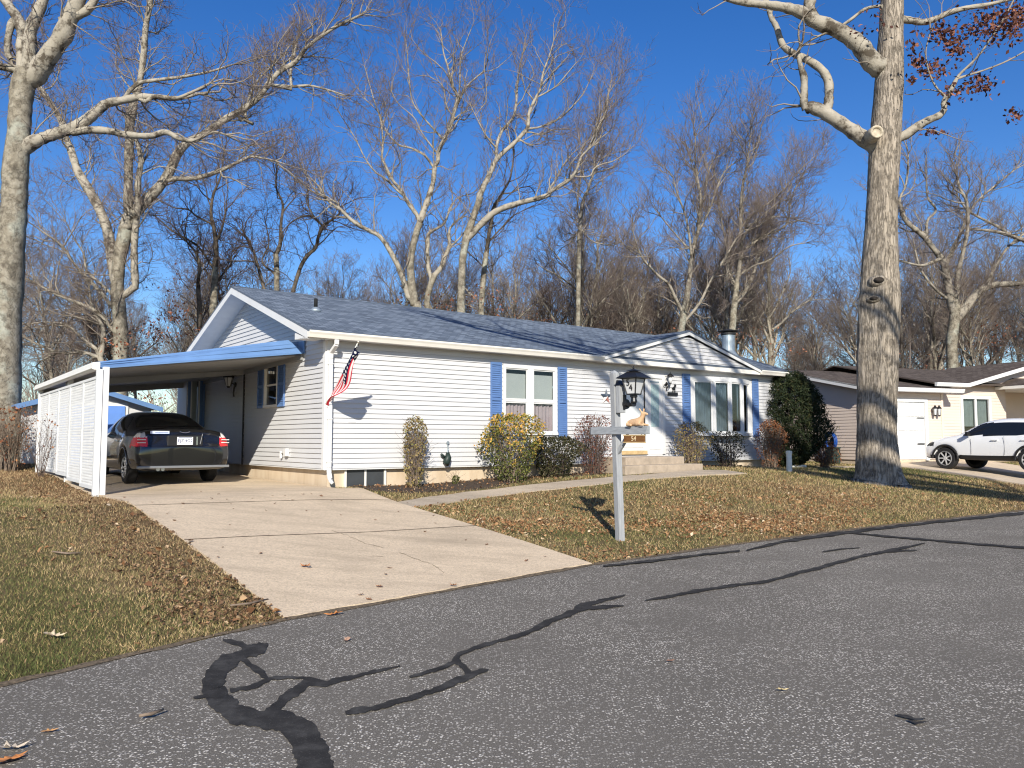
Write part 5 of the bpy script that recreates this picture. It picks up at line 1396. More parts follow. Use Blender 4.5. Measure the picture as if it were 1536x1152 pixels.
def traced_tree(name,label,Y,trunk,limbs,seed,mats,zbase,dens=1.,group=None,up=.10,levels=3,drift=.35,knob=.05,flare=0,lmul=1.,skiptrunk=0):
    """trunk/limbs: pixel traces (x,y,width px[,depth offset m]) of one tree standing at depth Y"""
    rng=random.Random(seed)
    def conv(tr,dep0,depdir):
        P=[];Rr=[];acc=0;prev=None
        for q in tr:
            x,y,w=q[:3]
            if prev: acc+=math.hypot(x-prev[0],y-prev[1])/F*Y
            prev=(x,y)
            D=Y+dep0+(q[3] if len(q)>3 else depdir*acc)
            P.append(at_depth(x,y,D)); Rr.append(w/F*D/2)
        return P,Rr
    tp,tr_=conv(trunk,0,0)
    base=(tp[0][0],tp[0][1],zbase)
    if tp[0][2]>zbase: tp=[base]+tp; tr_=[tr_[0]*1.12]+tr_
    else: tp[0]=base
    root=empty(name,base,0,label,'tree',group)
    off=lambda P:[(p[0]-base[0],p[1]-base[1],p[2]-base[2]) for p in P]
    P,Rr=smooth_path(off(tp),tr_)
    P[0]=(P[0][0],P[0][1],P[0][2]-.15)
    if flare:
        Rr=[r*(1+flare*math.exp(-max(0,p[2])/.35)) for p,r in zip(P,Rr)]
    Rr=knobbly(P,Rr,rng,knob)
    if mats[0] is M['bark_oak']: me=gnarled_trunk(P,Rr,seed)
    else: me=tubes_mesh('trunk',[(P,Rr)],mats[0])
    o=link('trunk',me,root)
    if mats[0] is M['bark_oak']: me.materials.append(mats[0])
    tw=Twigs(rng,up=up,dens=dens,levels=levels)
    allp=[]
    for lim in limbs:
        dd=rng.uniform(-drift,drift)
        lp_,lr=conv(lim,0,dd)
        lp_,lr=smooth_path(off(lp_),lr); lr=knobbly(lp_,lr,rng,.10)
        # join the limb to the nearest point of the trunk or an earlier limb
        best=None
        for cp_,cr in [(P,Rr)]+allp:
            for kq,(q,rq) in enumerate(zip(cp_,cr)):
                dq=math.hypot(q[0]-lp_[0][0],q[2]-lp_[0][2])
                if best is None or dq<best[0]: kk=max(0,kq-2); best=(dq,q,rq,cp_[kk])
        if best[0]<1.6:
            dy=best[1][1]-lp_[0][1]; lp_=[(p[0],p[1]+dy,p[2]) for p in lp_]
            lp_=[best[3]]+lp_; lr=[min(lr[0]*.85,best[2]*.85)]+lr
        allp.append((lp_,lr)); 
    for lp_,lr in allp:
        tw.out.append((lp_,lr))
        L=sum(math.dist(a,b) for a,b in zip(lp_,lp_[1:]))
        dirs=[vnorm((b[0]-a[0],b[1]-a[1],b[2]-a[2])) for a,b in zip(lp_,lp_[1:])]; dirs=[dirs[0]]+dirs
        seglen=2.2
        n=max(1,int(L/seglen)); m=len(lp_)-1
        for k in range(n):
            i0=int(m*k/n);i1=max(i0+2,int(m*(k+1)/n)); i1=min(i1,m)
            if i1-i0<2: continue
            sub=lp_[i0:i1+1]
            tw.sprout(sub,dirs[i0:i1+1],lr[i0:i1+1],5.2*lmul*(.75+.5*k/max(1,n)),0,.05,maxlen=3.4*lmul)
        d=dirs[-1]; 
        for q in range(3):
            tw.grow(lp_[-1],side_dir(d,rng.uniform(.05,.5),rng),rng.uniform(1.6,2.8)*lmul,lr[-1]*.8 if lr[-1]<.05 else .03,1)
    if skiptrunk>=0:
        n=len(P); i0=int(n*.45); 
        d=[vnorm((b[0]-a[0],b[1]-a[1],b[2]-a[2])) for a,b in zip(P,P[1:])]; d=[d[0]]+d
        if skiptrunk==0 and n-i0>3: tw.sprout(P[i0:],d[i0:],[min(r,.05) for r in Rr[i0:]],5*lmul,0,.1,maxlen=3*lmul)
    me=tubes_mesh('crown',tw.out,mats[1]); link('crown',me,root)
    return root,tw
def gnarled_trunk(P,Rr,seed):
    """trunk with buttressed, furrowed outline"""
    rng=np.random.default_rng(seed); ns=96
    P2,R2=[],[]
    for k in range(len(P)-1):
        l=math.dist(P[k],P[k+1]); n=max(1,int(l/.07))
        for j in range(n):
            f=j/n; P2.append([P[k][c]+(P[k+1][c]-P[k][c])*f for c in range(3)]); R2.append(Rr[k]+(Rr[k+1]-Rr[k])*f)
    P2=np.array(P2);R2=np.array(R2); n=len(P2); a=np.arange(ns)*2*math.pi/ns
    h=P2[:,2]-P2[0,2]
    ph=rng.uniform(0,6,8)
    A,H=np.meshgrid(a,h)
    d=.035*np.sin(3*A+ph[0]+H*.25)+.028*np.sin(5*A+ph[1]-H*.4)+.02*np.sin(2*A+H*1.1+ph[2])
    # vertical bark ridges that wander and fork
    wob=1.3*np.sin(H*1.7+ph[3])+.8*np.sin(H*4.1+A*2+ph[4])
    rid=np.abs(np.sin(A*13+wob+.9*np.sin(A*3+H*2.3)))**.6
    rid2=np.abs(np.sin(A*22-wob*1.4+1.3*np.sin(H*6.+A*5)))**.7
    d=d+.036*(rid-.6)+.022*(rid2-.6)+rng.normal(0,.006,A.shape)
    fl=np.exp(-np.maximum(H,0)/.35)*(.22*np.maximum(0,np.sin(4*A+ph[5]))+.12*np.sin(7*A+ph[6]))
    for h0,a0,am,sg in ((5.35,1.6,.12,.34),(5.22,1.5,-.13,.09),(4.75,1.75,-.10,.08),(4.95,.15,.13,.34),(5.6,2.9,.09,.25),(3.4,2.95,.10,.18),(6.9,1.2,.05,.2),(7.6,2.0,-.06,.08)):
        d=d+am*np.exp(-((H-h0)/sg)**2-((A-a0)/(sg*1.1))**2)
    R_=R2[:,None]*(1+d+fl)
    T=np.gradient(P2,axis=0); T/=np.linalg.norm(T,axis=1,keepdims=True)
    X=np.cross(T,np.array([0,1.,0])); X/=np.linalg.norm(X,axis=1,keepdims=True); Y_=np.cross(T,X)
    ring=P2[:,None,:]+R_[:,:,None]*(X[:,None,:]*np.cos(a)[None,:,None]+Y_[:,None,:]*np.sin(a)[None,:,None])
    idx=np.arange(n*ns).reshape(n,ns); j=np.roll(idx,-1,axis=1)
    q=np.stack([idx[:-1],j[:-1],j[1:],idx[1:]],-1).reshape(-1,4)
    return np_mesh('trunk',ring.reshape(-1,3),q,smooth=True)
def leaf_mesh(name,pts,size,mat,rng,flat=0.,jit=.4,asp=.30):
    """many small folded leaf faces at the given points"""
    pts=np.asarray(pts,float); n=len(pts)
    sz=size*rng.uniform(1-jit,1+jit,n)[:,None]
    d=rng.normal(0,1,(n,3)); d[:,2]*=(1-flat); d/=np.linalg.norm(d,axis=1,keepdims=True)
    r=rng.normal(0,1,(n,3)); 
    if flat: r[:,2]*=.3
    e=np.cross(d,r); e/=np.linalg.norm(e,axis=1,keepdims=True)+1e-9; nn=np.cross(d,e)
    a=pts-d*sz*.5; b=pts+e*sz*asp+nn*sz*.10; c=pts+d*sz*.5; f=pts-e*sz*asp+nn*sz*.10
    v=np.stack([a,b,c,f],1).reshape(-1,3); q=np.arange(n*4).reshape(n,4)
    # two triangles folded along the midrib
    t=np.concatenate([q[:,[0,1,2]],q[:,[0,2,3]]])
    me=np_mesh(name,v,None,t); me.materials.append(mat); return me
z=lambda pts,ox,oy,s:[(ox+p[0]/s,oy+p[1]/s)+tuple(p[2:]) for p in pts]
def zc(pts,ox,oy,s): return [(ox+p[0]/s,oy+p[1]/s,p[2]/s)+tuple(p[3:]) for p in pts]
# ---- the big oak on the right of the lawn
oakX,oakY=9.81,21.35; oakz=tz(oakX,oakY)
tk=[(1318,722,66),(1316,690,58),(1315,640,54),(1316,580,54),(1317,520,56),(1319,460,57),(1320,400,51),(1322,340,46),(1325,270,43),(1329,201,43),(1334,130,40),(1336,80,37),(1338,20,34),(1340,-60,31),(1344,-200,24),(1346,-330,14)]
L=[]
k7=lambda p:zc(p,1100,0,2.881)
L.append(k7([(650,300,95),(600,270,88),(540,190,78),(450,130,68),(360,95,62),(290,52,52),(220,32,42),(140,20,36),(40,10,30),(-60,-20,26),(-160,-80,20)]))
L.append(k7([(320,70,50),(318,30,50),(330,-20,46),(345,-120,34),(340,-260,22)]))
L.append(k7([(640,650,80),(600,625,72),(550,590,66),(490,550,62),(430,510,60),(380,480,56),(335,462,50),(318,455,40)]))
L.append(k7([(405,480,48),(420,440,44),(424,400,40),(422,340,38),(395,290,36),(340,250,34),(280,222,32),(230,190,30),(210,150,28),(195,100,26),(170,55,24),(150,-20,20),(100,-120,14)]))
L.append(k7([(330,462,40),(318,430,36),(318,380,34),(318,320,32),(306,280,26),(298,245,20),(292,215,16)]))
L.append(k7([(640,25,16),(570,38,15),(500,90,14),(430,130,12),(360,160,10),(300,195,8)]))
L.append(k7([(700,600,46),(745,582,44),(790,550,38),(840,520,36),(890,498,32),(912,470,26),(910,440,24),(935,400,22),(955,360,20),(975,325,12),(1010,290,10),(1060,240,9),(1110,170,8),(1180,60,7),(1230,-40,6)]))
L.append(k7([(890,430,10),(850,390,9),(820,320,7),(810,240,6),(830,160,5)]))
L.append(k7([(955,360,12),(1050,330,8),(1150,290,7),(1256,230,6),(1340,180,5)]))
L.append(k7([(700,80,36),(760,88,32),(820,96,28),(870,82,26),(940,52,24),(1020,32,22),(1100,20,18),(1200,-5,16),(1320,-40,12)]))
oak,tw=traced_tree('oak_tree','thick-trunked bare oak with a cut limb scar standing on the front lawn',oakY,tk,L[:6]+L[6:],11,(M['bark_oak'],M['limb_pale']),oakz,dens=.22,up=.05,levels=2,drift=.15,knob=.02,flare=.1,skiptrunk=1,lmul=.75)
# cut limb stub facing the street
ob=(at_depth(1318,722,oakY)[0],oakY,oakz)
kp=at_depth(1309,203,oakY-.35)
mb=MB(); mb.lathe([(.20,.35),(.185,.10),(.18,.0),(.165,-.03),(.12,-.02),(.115,.02),(.06,.03)],(kp[0]-ob[0],kp[1]-ob[1]-.25,kp[2]-ob[2]),18,'y'); mb.build('limb_stub',plain('pale_cut_wood',(.46,.40,.30),.85,.3,9,bump=.5),oak,smooth=True)
for (kx,ky,kr,kw) in ((1320,420,.15,1.25),(1314,447,.10,1.5)):
    q=at_depth(kx,ky,oakY-.5); mb=MB(); cx__=at_depth(np.interp(ky,[300,420,460],[1323.5,1319.5,1319]),ky,oakY)[0]
    rr_=np.interp(ky,[300,460],[.40,.51]); dx_=q[0]-cx__; yy=oakY-math.sqrt(max(.01,rr_**2-dx_**2))
    mb.M=Matrix.Translation((q[0]-ob[0],yy-ob[1],q[2]-ob[2]))@Matrix.Rotation(math.atan2(dx_,rr_),4,'Z')@Matrix.Diagonal((kw,1,.8,1))
    mb.lathe([(kr*1.5,.10),(kr*1.25,.0),(kr*.95,-.05),(kr*.72,-.055)],(0,0,0),18,'y',False); mb.m=1; mb.lathe([(kr*.72,-.055),(kr*.5,-.02),(kr*.3,.03)],(0,0,0),18,'y')
    mb.build('bark_knot',[M['bark_oak'],plain('dark_knot_hole',(.045,.036,.028),.95,.4,20,bump=.5)],oak,smooth=True)
rg=np.random.default_rng(8)
# clinging dead leaves on the right hand limbs
lp=[]
for (cx_,cy_,sx_,sy_,n) in ((900,140,60,45,110),(960,215,40,40,70),(1080,110,70,60,140),(1190,110,70,70,150),(860,300,60,35,80),(1060,360,60,35,90),(770,215,25,35,22),(800,270,40,25,30),(1230,60,50,60,110),(950,400,40,25,30),(870,570,40,14,22),(770,345,18,14,10),(1220,500,40,30,30),(560,120,90,40,26),(620,60,30,50,14)):
    for k in range(int(n*1.9)):
        x=rg.normal(cx_,sx_*.7);y=rg.normal(cy_,sy_*.7); p=at_depth(1100+x/2.881,y/2.881,oakY+rg.uniform(-1.2,1.2)); lp.append((p[0]-ob[0],p[1]-ob[1],p[2]-ob[2]))
link('leaves',leaf_mesh('leaves',lp,.125,M['dark_leaf'],rg),oak)
# ---- left-hand big tree
k8=lambda p:zc(p,0,0,2.56)
tk=[(3,690,58),(3,640,54),(5,560,48),(8,480,45),(13,400,42)]+k8([(45,900,98),(55,780,92),(60,640,92),(72,520,84),(78,420,82),(88,330,84),(112,275,92)])
L=[k8([(100,300,60),(112,230,52),(112,170,50),(122,100,46),(150,40,42),(175,-40,38),(200,-200,26)]),
 k8([(90,280,52),(85,200,46),(88,130,42),(70,75,38),(40,30,34),(0,-20,30)]),
 k8([(125,300,84),(165,245,78),(205,190,72),(240,140,68),(268,70,62),(300,0,58),(340,-90,46),(380,-240,30)]),
 k8([(262,90,40),(310,78,36),(350,60,32),(385,10,30),(420,-80,22)]),
 k8([(80,270,36),(40,262,32),(0,255,28),(-60,240,22)]),
 k8([(75,580,62),(125,548,52),(180,525,46),(240,505,44),(285,488,44),(330,462,42),(375,425,38),(410,398,34),(470,385,30),(540,372,26),(600,372,22),(680,378,18),(760,360,12)]),
 k8([(275,500,34),(340,492,30),(410,496,28),(480,510,26),(570,515,24),(630,500,22),(680,525,18),(740,532,15),(810,500,10),(860,510,8)]),
 k8([(540,372,18),(580,352,16),(650,360,14),(720,335,12),(790,300,9)]),
 k8([(480,330,18),(520,300,16),(600,288,14),(700,275,12),(800,255,9),(880,230,7)]),
 k8([(25,60,30),(10,120,28),(5,180,24),(20,210,18)])]
lx=at_depth(16,690,22.)
traced_tree('bare_tree','tall pale grey tree at the left edge with a long limb reaching right',22.,tk,L,21,(M['bark_pale'],M['limb_pale']),tz(lx[0],22.)-.1,dens=.95,up=.07,levels=3,flare=.1,skiptrunk=1,lmul=.8,drift=.2)
# ---- leaning multi-stem tree behind the carport
tk=[(181,540,22),(181,505,21),(179,470,20),(176,430,19),(178,395,19),(184,365,21),(190,345,22)]
L=[k8([(480,880,52),(505,828,50),(545,788,46),(605,725,40),(648,665,38),(682,590,32),(720,548,30),(770,522,28),(815,492,26),(870,455,26),(930,422,24),(995,372,24),(1040,310,22),(1080,270,20),(1135,238,18),(1180,180,16),(1280,108,13),(1380,60,9)]),
 k8([(445,1060,50),(430,985,46),(420,920,42),(405,860,38),(378,795,36),(345,735,36),(300,660,32),(280,600,28),(255,530,24),(225,445,22),(180,375,20),(140,315,16),(100,240,10)]),
 k8([(495,840,40),(488,760,36),(490,660,32),(490,560,32),(497,450,36),(515,380,28),(535,300,26),(548,200,24),(556,100,22),(575,0,20),(590,-90,14)]),
 k8([(520,1100,28),(515,980,26),(518,900,26),(528,800,24),(530,700,22),(540,620,18),(520,520,12)]),
 k8([(650,668,22),(700,668,20),(750,662,18),(830,634,16),(890,606,13),(950,582,10),(1040,598,7)]),
 k8([(1075,270,14),(1070,200,12),(1085,130,10),(1100,60,8)]),
 k8([(930,425,14),(900,400,12),(910,330,10),(950,250,9),(1030,170,7),(1080,110,5)]),
 k8([(1085,258,12),(1150,255,10),(1230,275,8),(1290,295,5)]),
 zc([(640,890,26),(560,800,22),(460,750,19),(330,700,15),(200,630,11),(110,590,7)],0,260,3.84),
 zc([(640,760,22),(540,640,19),(440,540,16),(360,420,13),(250,340,9),(150,270,6)],0,260,3.84),
 zc([(640,690,18),(560,620,16),(500,560,13),(480,460,11),(430,380,8),(380,280,6)],0,260,3.84),
 zc([(570,1060,26),(470,1030,22),(360,1035,19),(250,1000,15),(130,940,10)],0,260,3.84),
 zc([(560,1010,20),(480,950,17),(400,880,14),(300,860,11),(130,870,7)],0,260,3.84),
 zc([(580,1060,34),(595,960,28),(590,880,22),(540,790,15),(510,640,10)],0,260,3.84)]
lx=at_depth(181,540,33.)
traced_tree('bare_tree','multi-stemmed leaning tree rising behind the carport with forked pale stems',33.,tk,L,31,(M['bark_pale'],M['limb_pale']),tz(lx[0],33.),dens=1.0,levels=3,up=.07,skiptrunk=1,drift=.3)
# ---- centre trees behind the ridge
A=lambda p:zc(p,380,220,3.84); B=lambda p:zc(p,380,0,3.84); Cc=lambda p:zc(p,700,0,3.84); Dd=lambda p:zc(p,700,220,3.84); Ee=lambda p:zc(p,1000,220,3.84)
tk=[(626,480,15),(622,455,14)]+A([(912,800,46),(905,700,42),(912,610,40),(938,500,38),(958,440,40)])
L=[A([(958,440,38),(985,360,36),(1010,290,34),(1035,210,30),(1045,120,28)])+B([(1062,930,26),(1068,870,26),(1100,800,26),(1135,730,24),(1155,650,22),(1175,560,20),(1140,480,14),(1125,400,11),(1095,300,9),(1080,180,6)]),
 B([(1175,560,16),(1210,490,13),(1250,440,11),(1320,380,8)]),B([(1175,560,12),(1185,440,10),(1190,300,8),(1230,180,6),(1260,110,4)]),
 B([(1155,650,12),(1110,590,10),(1090,480,8),(1060,440,6)]),B([(1095,790,14),(1030,720,12),(960,640,10),(910,560,9),(890,420,8),(880,280,6),(870,200,4)]),
 B([(1050,860,12),(1010,810,10),(960,740,9),(920,660,8),(830,580,6),(790,510,5)]),B([(1040,960,16),(980,880,14),(900,840,12),(830,820,11),(760,740,9),(720,640,7),(640,560,6)]),
 A([(890,860,36),(860,760,32),(820,660,30),(740,530,26),(680,490,24),(600,450,22),(540,400,20),(500,360,18),(440,320,15),(410,280,12),(385,240,10),(340,190,7)]),
 A([(940,390,26),(890,320,24),(850,250,22),(800,190,20),(760,110,16),(740,60,14)])+B([(745,840,11),(735,700,9),(690,560,7),(640,380,5)]),
 A([(830,250,14),(760,180,12),(700,140,10),(640,60,8),(580,-60,7),(480,-220,5)]),
 A([(500,350,12),(440,310,9),(380,280,7),(330,200,6)])]
traced_tree('bare_tree','pale tree with upswept forked limbs behind the middle of the roof ridge',36.,tk,L,41,(M['bark_pale'],M['limb_pale']),.8,dens=.8,up=.16,skiptrunk=1,drift=.3)
tk=[(646,490,12)]+A([(1000,900,36),(1020,800,36),(1045,740,36)])
L=[A([(1045,740,34),(1085,690,30),(1100,640,28),(1130,570,24),(1130,480,14),(1180,420,10)]),A([(1025,760,26),(1005,680,26),(1005,560,26),(1012,500,22),(1060,470,16),(1100,440,14),(1130,370,11),(1170,300,7),(1220,280,5)]),A([(1130,575,14),(1190,520,9),(1260,420,6)])]
traced_tree('bare_tree','short forked pale tree between two taller trunks above the roof',37.,tk,L,42,(M['bark_pale'],M['limb_pale']),.8,dens=.7,up=.12,skiptrunk=1)
tk=[(692,485,13)]+A([(1195,900,46),(1200,780,44),(1205,660,42),(1220,560,44),(1245,470,44),(1280,370,38),(1310,290,36)])
L=[Cc([(70,1140,36),(95,1080,34),(130,1010,30),(165,930,30),(210,880,28),(262,835,26),(320,775,24),(352,730,24),(360,650,20),(395,570,18),(425,510,14),(440,420,12),(470,340,9),(500,240,6)]),
 Cc([(172,900,20),(172,840,18),(200,760,18),(240,710,16),(270,670,14),(285,600,13),(290,520,12),(300,420,9),(325,300,6)]),
 Cc([(172,850,12),(120,790,11),(85,730,9),(60,680,7),(20,600,5)]),
 Dd([(30,500,44),(90,440,40),(150,385,38),(220,350,36),(300,325,32),(400,300,30),(465,280,26),(490,255,22),(545,220,22),(590,190,20),(630,140,16),(660,60,14),(720,0,12)]),
 Cc([(715,850,12),(745,780,11),(780,720,9),(800,600,6)]),
 Dd([(590,205,11),(640,215,10),(700,208,9),(720,170,9),(760,145,8),(830,125,7),(890,90,5)]),
 Dd([(480,262,14),(510,220,11),(545,150,9),(590,90,7),(620,60,5)]),
 Cc([(355,740,14),(420,730,12),(500,700,11),(560,660,10),(620,600,9),(670,540,7),(710,460,5)]),
 Cc([(370,760,9),(430,770,8),(500,745,7),(580,740,4)]),
 Cc([(400,560,10),(460,530,10),(520,490,9),(580,420,7),(630,360,5)]),
 Cc([(300,800,12),(360,830,8),(420,825,5)]),
 Cc([(110,560,7),(110,460,6),(100,340,5),(120,200,3)])+[] ]
traced_tree('bare_tree','pale tree with a long bright limb sweeping right above the roof',35.,tk,L,43,(M['bark_pale'],M['limb_pale']),.8,dens=.8,up=.16,skiptrunk=1,drift=.25)
tk=[(722,495,10)]+A([(1312,950,34),(1320,830,32),(1330,700,32),(1345,600,28)])
L=[A([(1345,600,28),(1355,520,24),(1370,440,22),(1385,350,20),(1420,290,16),(1450,240,13),(1480,180,11),(1500,60,8)]),A([(1350,560,12),(1420,480,10),(1500,400,6)]),A([(1335,700,9),(1250,620,7),(1180,560,5)])]
traced_tree('bare_tree','dark slender trunk close behind the tree with the sweeping limb',38.,tk,L,44,(M['bark_pale'],M['limb_dark']),.8,dens=.7,up=.12,skiptrunk=1)
tk=[(867,500,8)]+Dd([(642,940,28),(644,800,28),(646,660,27),(648,520,26)])
L=[Dd([(648,520,26),(655,430,22),(662,360,22),(675,300,18),(695,255,16),(712,205,15),(728,165,14),(740,140,12)])+Cc([(735,930,11),(745,840,10),(760,770,9),(780,700,8),(800,600,6),(830,470,4)]),
 Dd([(655,440,10),(640,300,8),(655,180,7),(665,60,6)]),Dd([(730,160,10),(740,110,9),(780,40,7),(840,10,5)]),Dd([(650,480,14),(620,510,8)]),
 Dd([(660,470,9),(720,540,8),(800,560,6)])]
traced_tree('bare_tree','slim straight bare pole-like tree above the roof left of the porch gable',38.,tk,L,45,(M['bark_pale'],M['limb_mid']),.8,dens=1.0,up=.16,skiptrunk=1)
tk=[(1020,520,11)]+Ee([(85,1060,40),(98,960,38),(115,880,34),(128,780,30)])
L=[Ee([(128,780,28),(140,680,26),(155,590,24),(180,480,20),(190,380,18),(195,290,16),(180,200,13),(165,100,10),(165,-60,7)]),Ee([(80,930,22),(50,870,20),(10,790,18),(-40,750,16),(-90,700,14),(-140,640,12),(-175,560,10),(-200,470,8)]),
 Ee([(140,680,18),(130,560,14),(115,460,12),(95,380,11),(50,260,8),(30,180,6)]),Ee([(155,590,14),(120,600,11),(60,540,10),(0,470,9),(-40,420,7)]),Ee([(180,480,14),(230,380,12),(270,260,10),(320,160,8),(390,110,6)]),Ee([(110,1000,18),(190,900,16),(260,760,13),(330,650,12),(420,500,10),(470,460,8),(620,340,6)]),Ee([(190,330,12),(210,200,10),(240,120,8),(300,80,5)])]
traced_tree('bare_tree','pale many-limbed tree standing behind the porch gable peak',40.,tk,L,46,(M['bark_pale'],M['limb_mid']),.8,dens=1.05,up=.17,skiptrunk=1)
tk=[(1098,520,11)]+Ee([(380,1030,42),(385,960,38),(395,870,34),(405,780,30)])
L=[Ee([(405,780,28),(425,650,26),(430,560,24),(425,440,22),(430,320,20),(440,210,16),(460,120,12),(475,0,9),(490,-120,6)]),Ee([(395,900,28),(440,850,26),(480,780,22),(510,700,16),(540,600,12),(560,480,10),(600,420,8)]),Ee([(430,610,14),(480,570,13),(560,520,12),(620,500,11),(680,450,10),(690,360,9),(720,260,7),(780,160,5)]),Ee([(420,740,12),(500,690,11),(600,650,10),(700,580,8),(790,560,5)]),Ee([(430,520,12),(470,470,11),(540,440,9),(640,430,7),(820,470,4)]),Ee([(400,800,14),(350,700,12),(340,560,10),(310,400,9),(290,280,7)]),Ee([(430,450,10),(500,400,9),(620,300,8),(700,200,6),(800,110,4)])]
traced_tree('bare_tree','spreading pale tree directly behind the metal chimney',41.,tk,L,47,(M['bark_pale'],M['limb_mid']),.8,dens=1.05,up=.15,skiptrunk=1)
G=lambda p:zc(p,1300,200,3.2)
tk=[(1428,580,20)]+G([(412,1120,50),(408,1020,50),(415,940,50),(425,870,50),(420,810,50)])
L=[G([(410,830,42),(398,760,40),(382,690,36),(372,630,34),(350,590,30),(310,540,26),(270,490,26),(220,450,24),(185,415,20),(165,360,16),(160,310,12),(190,240,9),(200,100,6)]),G([(440,880,44),(480,830,44),(520,780,42),(570,740,36),(640,725,30),(755,718,24),(860,690,16)]),G([(425,850,30),(432,740,26),(445,640,22),(470,540,18),(485,440,16),(480,330,14),(450,270,12),(430,200,8)]),G([(375,620,22),(400,560,18),(440,480,16),(470,400,13),(520,330,10),(600,260,8),(700,180,6)]),G([(355,600,20),(300,625,16),(240,640,12),(140,615,8)]),G([(265,490,16),(270,430,13),(310,380,11),(270,320,9),(265,240,7)]),G([(395,800,16),(330,750,13),(260,660,11),(230,560,8)]),G([(560,745,18),(600,660,15),(660,560,12),(740,490,10),(800,430,6)]),G([(470,450,10),(560,460,12),(640,470,16),(755,505,20),(850,560,22)]),G([(755,505,16),(660,440,14),(560,390,12),(500,350,10),(460,290,7)])]
traced_tree('bare_tree','broad dark-trunked spreading tree behind the neighbour brown roof',44.,tk,L,48,(M['bark_pale'],M['limb_mid']),1.0,dens=.95,up=.13,skiptrunk=1)
K=lambda p:zc(p,0,260,3.84)
tk=[(316,530,10)]+K([(1225,900,44),(1228,780,42),(1235,660,40),(1240,540,34)])
L=[K([(1240,540,32),(1245,440,28),(1235,330,24),(1215,230,20),(1230,120,15),(1270,20,11),(1290,-120,8)]),K([(1240,420,18),(1280,340,14),(1306,240,10)]),K([(1230,300,12),(1150,260,11),(1100,220,9),(1020,210,7),(940,170,5)]),K([(1235,560,14),(1150,430,12),(1080,380,10),(990,330,9),(900,250,6)]),K([(1235,640,14),(1300,560,11)]),K([(1150,900,30),(1150,760,28),(1140,640,24),(1150,540,20),(1130,460,14),(1080,400,9)])]
traced_tree('bare_tree','dark twin-trunked tree behind the left gable peak',40.,tk,L,49,(M['bark_pale'],M['limb_dark']),.85,dens=.8,up=.11,skiptrunk=1)
tk=[(414,560,9)]+A([(135,830,32),(135,720,32),(130,620,30)])
L=[A([(130,620,28),(155,560,22),(160,440,18),(170,330,14),(130,230,10),(140,100,7)]),A([(230,830,22),(270,700,22),(310,630,22),(360,580,22),(375,520,20),(400,460,18),(440,430,14),(490,390,10),(500,350,6)]),A([(400,460,14),(350,410,14),(290,410,12),(230,440,9),(190,480,6)]),A([(350,400,11),(320,330,9),(330,250,7),(320,180,5)]),A([(60,810,20),(30,700,18),(0,600,14),(-40,520,9)]),A([(110,720,14),(50,660,11),(90,560,9),(70,440,6)])]
traced_tree('bare_tree','dark tangled vine-hung tree above the left part of the roof',39.,tk,L,50,(M['bark_pale'],M['limb_dark']),.85,dens=.9,up=.08,skiptrunk=1)
# ---- woodland trees further back: prototypes and copies
def forest_tree(seed,H,mats,dens=1.,spread=.5,lean=0.):
    rng=random.Random(seed); r0=H*.0125+.03
    root=empty('woodland_tree',(0,0,0),0,'bare grey tree in the woods behind the houses','tree','bare trees in the woods')
    P=[(0,0,-.2)];Rr=[r0*1.15];d=(lean*rng.uniform(-1,1),lean*rng.uniform(-1,1),1)
    n=10; fork=rng.randint(5,7)
    for k in range(n):
        d=vnorm((d[0]+rng.gauss(0,.07),d[1]+rng.gauss(0,.07),d[2]+.2)); st=H*.74/n
        P.append((P[-1][0]+d[0]*st,P[-1][1]+d[1]*st,P[-1][2]+d[2]*st)); Rr.append(r0*(1-.085*(k+1)))
    link('trunk',tubes_mesh('trunk',[(P,Rr)],mats[0]),root)
    tw=Twigs(rng,up=.13,dens=dens,levels=3,wig=.21,rtip=.006)
    nl=int(17*dens)
    for k in range(nl):
        t=.36+.64*(k+rng.random())/nl; x=min(t*n,n-.01);i=int(x);f=x-i
        q=tuple(P[i][c]+(P[i+1][c]-P[i][c])*f for c in range(3))
        dd=side_dir((0,0,1),rng.uniform(.35,.85)*(1.25-.5*t),rng)
        tw.grow(q,dd,H*spread*rng.uniform(.6,1.)*(1.2-.45*t),Rr[i]*rng.uniform(.45,.75),0)
    link('crown',tubes_mesh('crown',tw.out,mats[1]),root)
    return root
protos=[]
for k,(H,mt,de,spd) in enumerate([(21,'limb_mid',.90,.36),(19,'limb_pale',.92,.39),(22,'limb_mid',.88,.34),(18,'limb_dark',.9,.40),(20,'limb_pale',.9,.37),(16,'limb_mid',.95,.42)]):
    protos.append(forest_tree(100+k,H,(M['bark_pale'],M[mt]),de,spd))
rg_=random.Random(77)
spots=[]
# rows behind our house, thinning to the left where the sky shows
for (Y,x0,x1,st_,hk) in ((45,-38,2,6.6,.80),(53,-46,4,5.6,.88),(62,-56,6,5.2,.95),(74,-66,8,5.0,1.0),(46,3,42,4.0,.80),(54,4,50,3.6,.92),(62,6,62,3.5,1.02),(73,8,80,3.6,1.1)):
    x=x0+rg_.uniform(0,2)
    while x<x1:
        yy=Y+rg_.uniform(-3.5,3.5); spots.append((x,yy,hk)); x+=st_*rg_.uniform(.7,1.35)
first=set()
for (x,y,hk) in spots:
    px=CX+F*x/y
    k=rg_.randrange(6); 
    if 1205<px<1300 and k in(0,2,4): k=5
    o=protos[k]
    if k in first: o=copy_tree(o)
    first.add(k)
    s=hk*rg_.uniform(.72,1.02)*(.9 if px<330 else 1.)
    if 1195<px<1310: s*=.78
    o.location=(x,y,.8); o.rotation_euler=(0,0,rg_.uniform(0,6.28)); o.scale=(s,s,s*rg_.uniform(.95,1.1))
for k,o in enumerate(protos):
    if k not in first: o.location=(-20+6*k,80,.8)
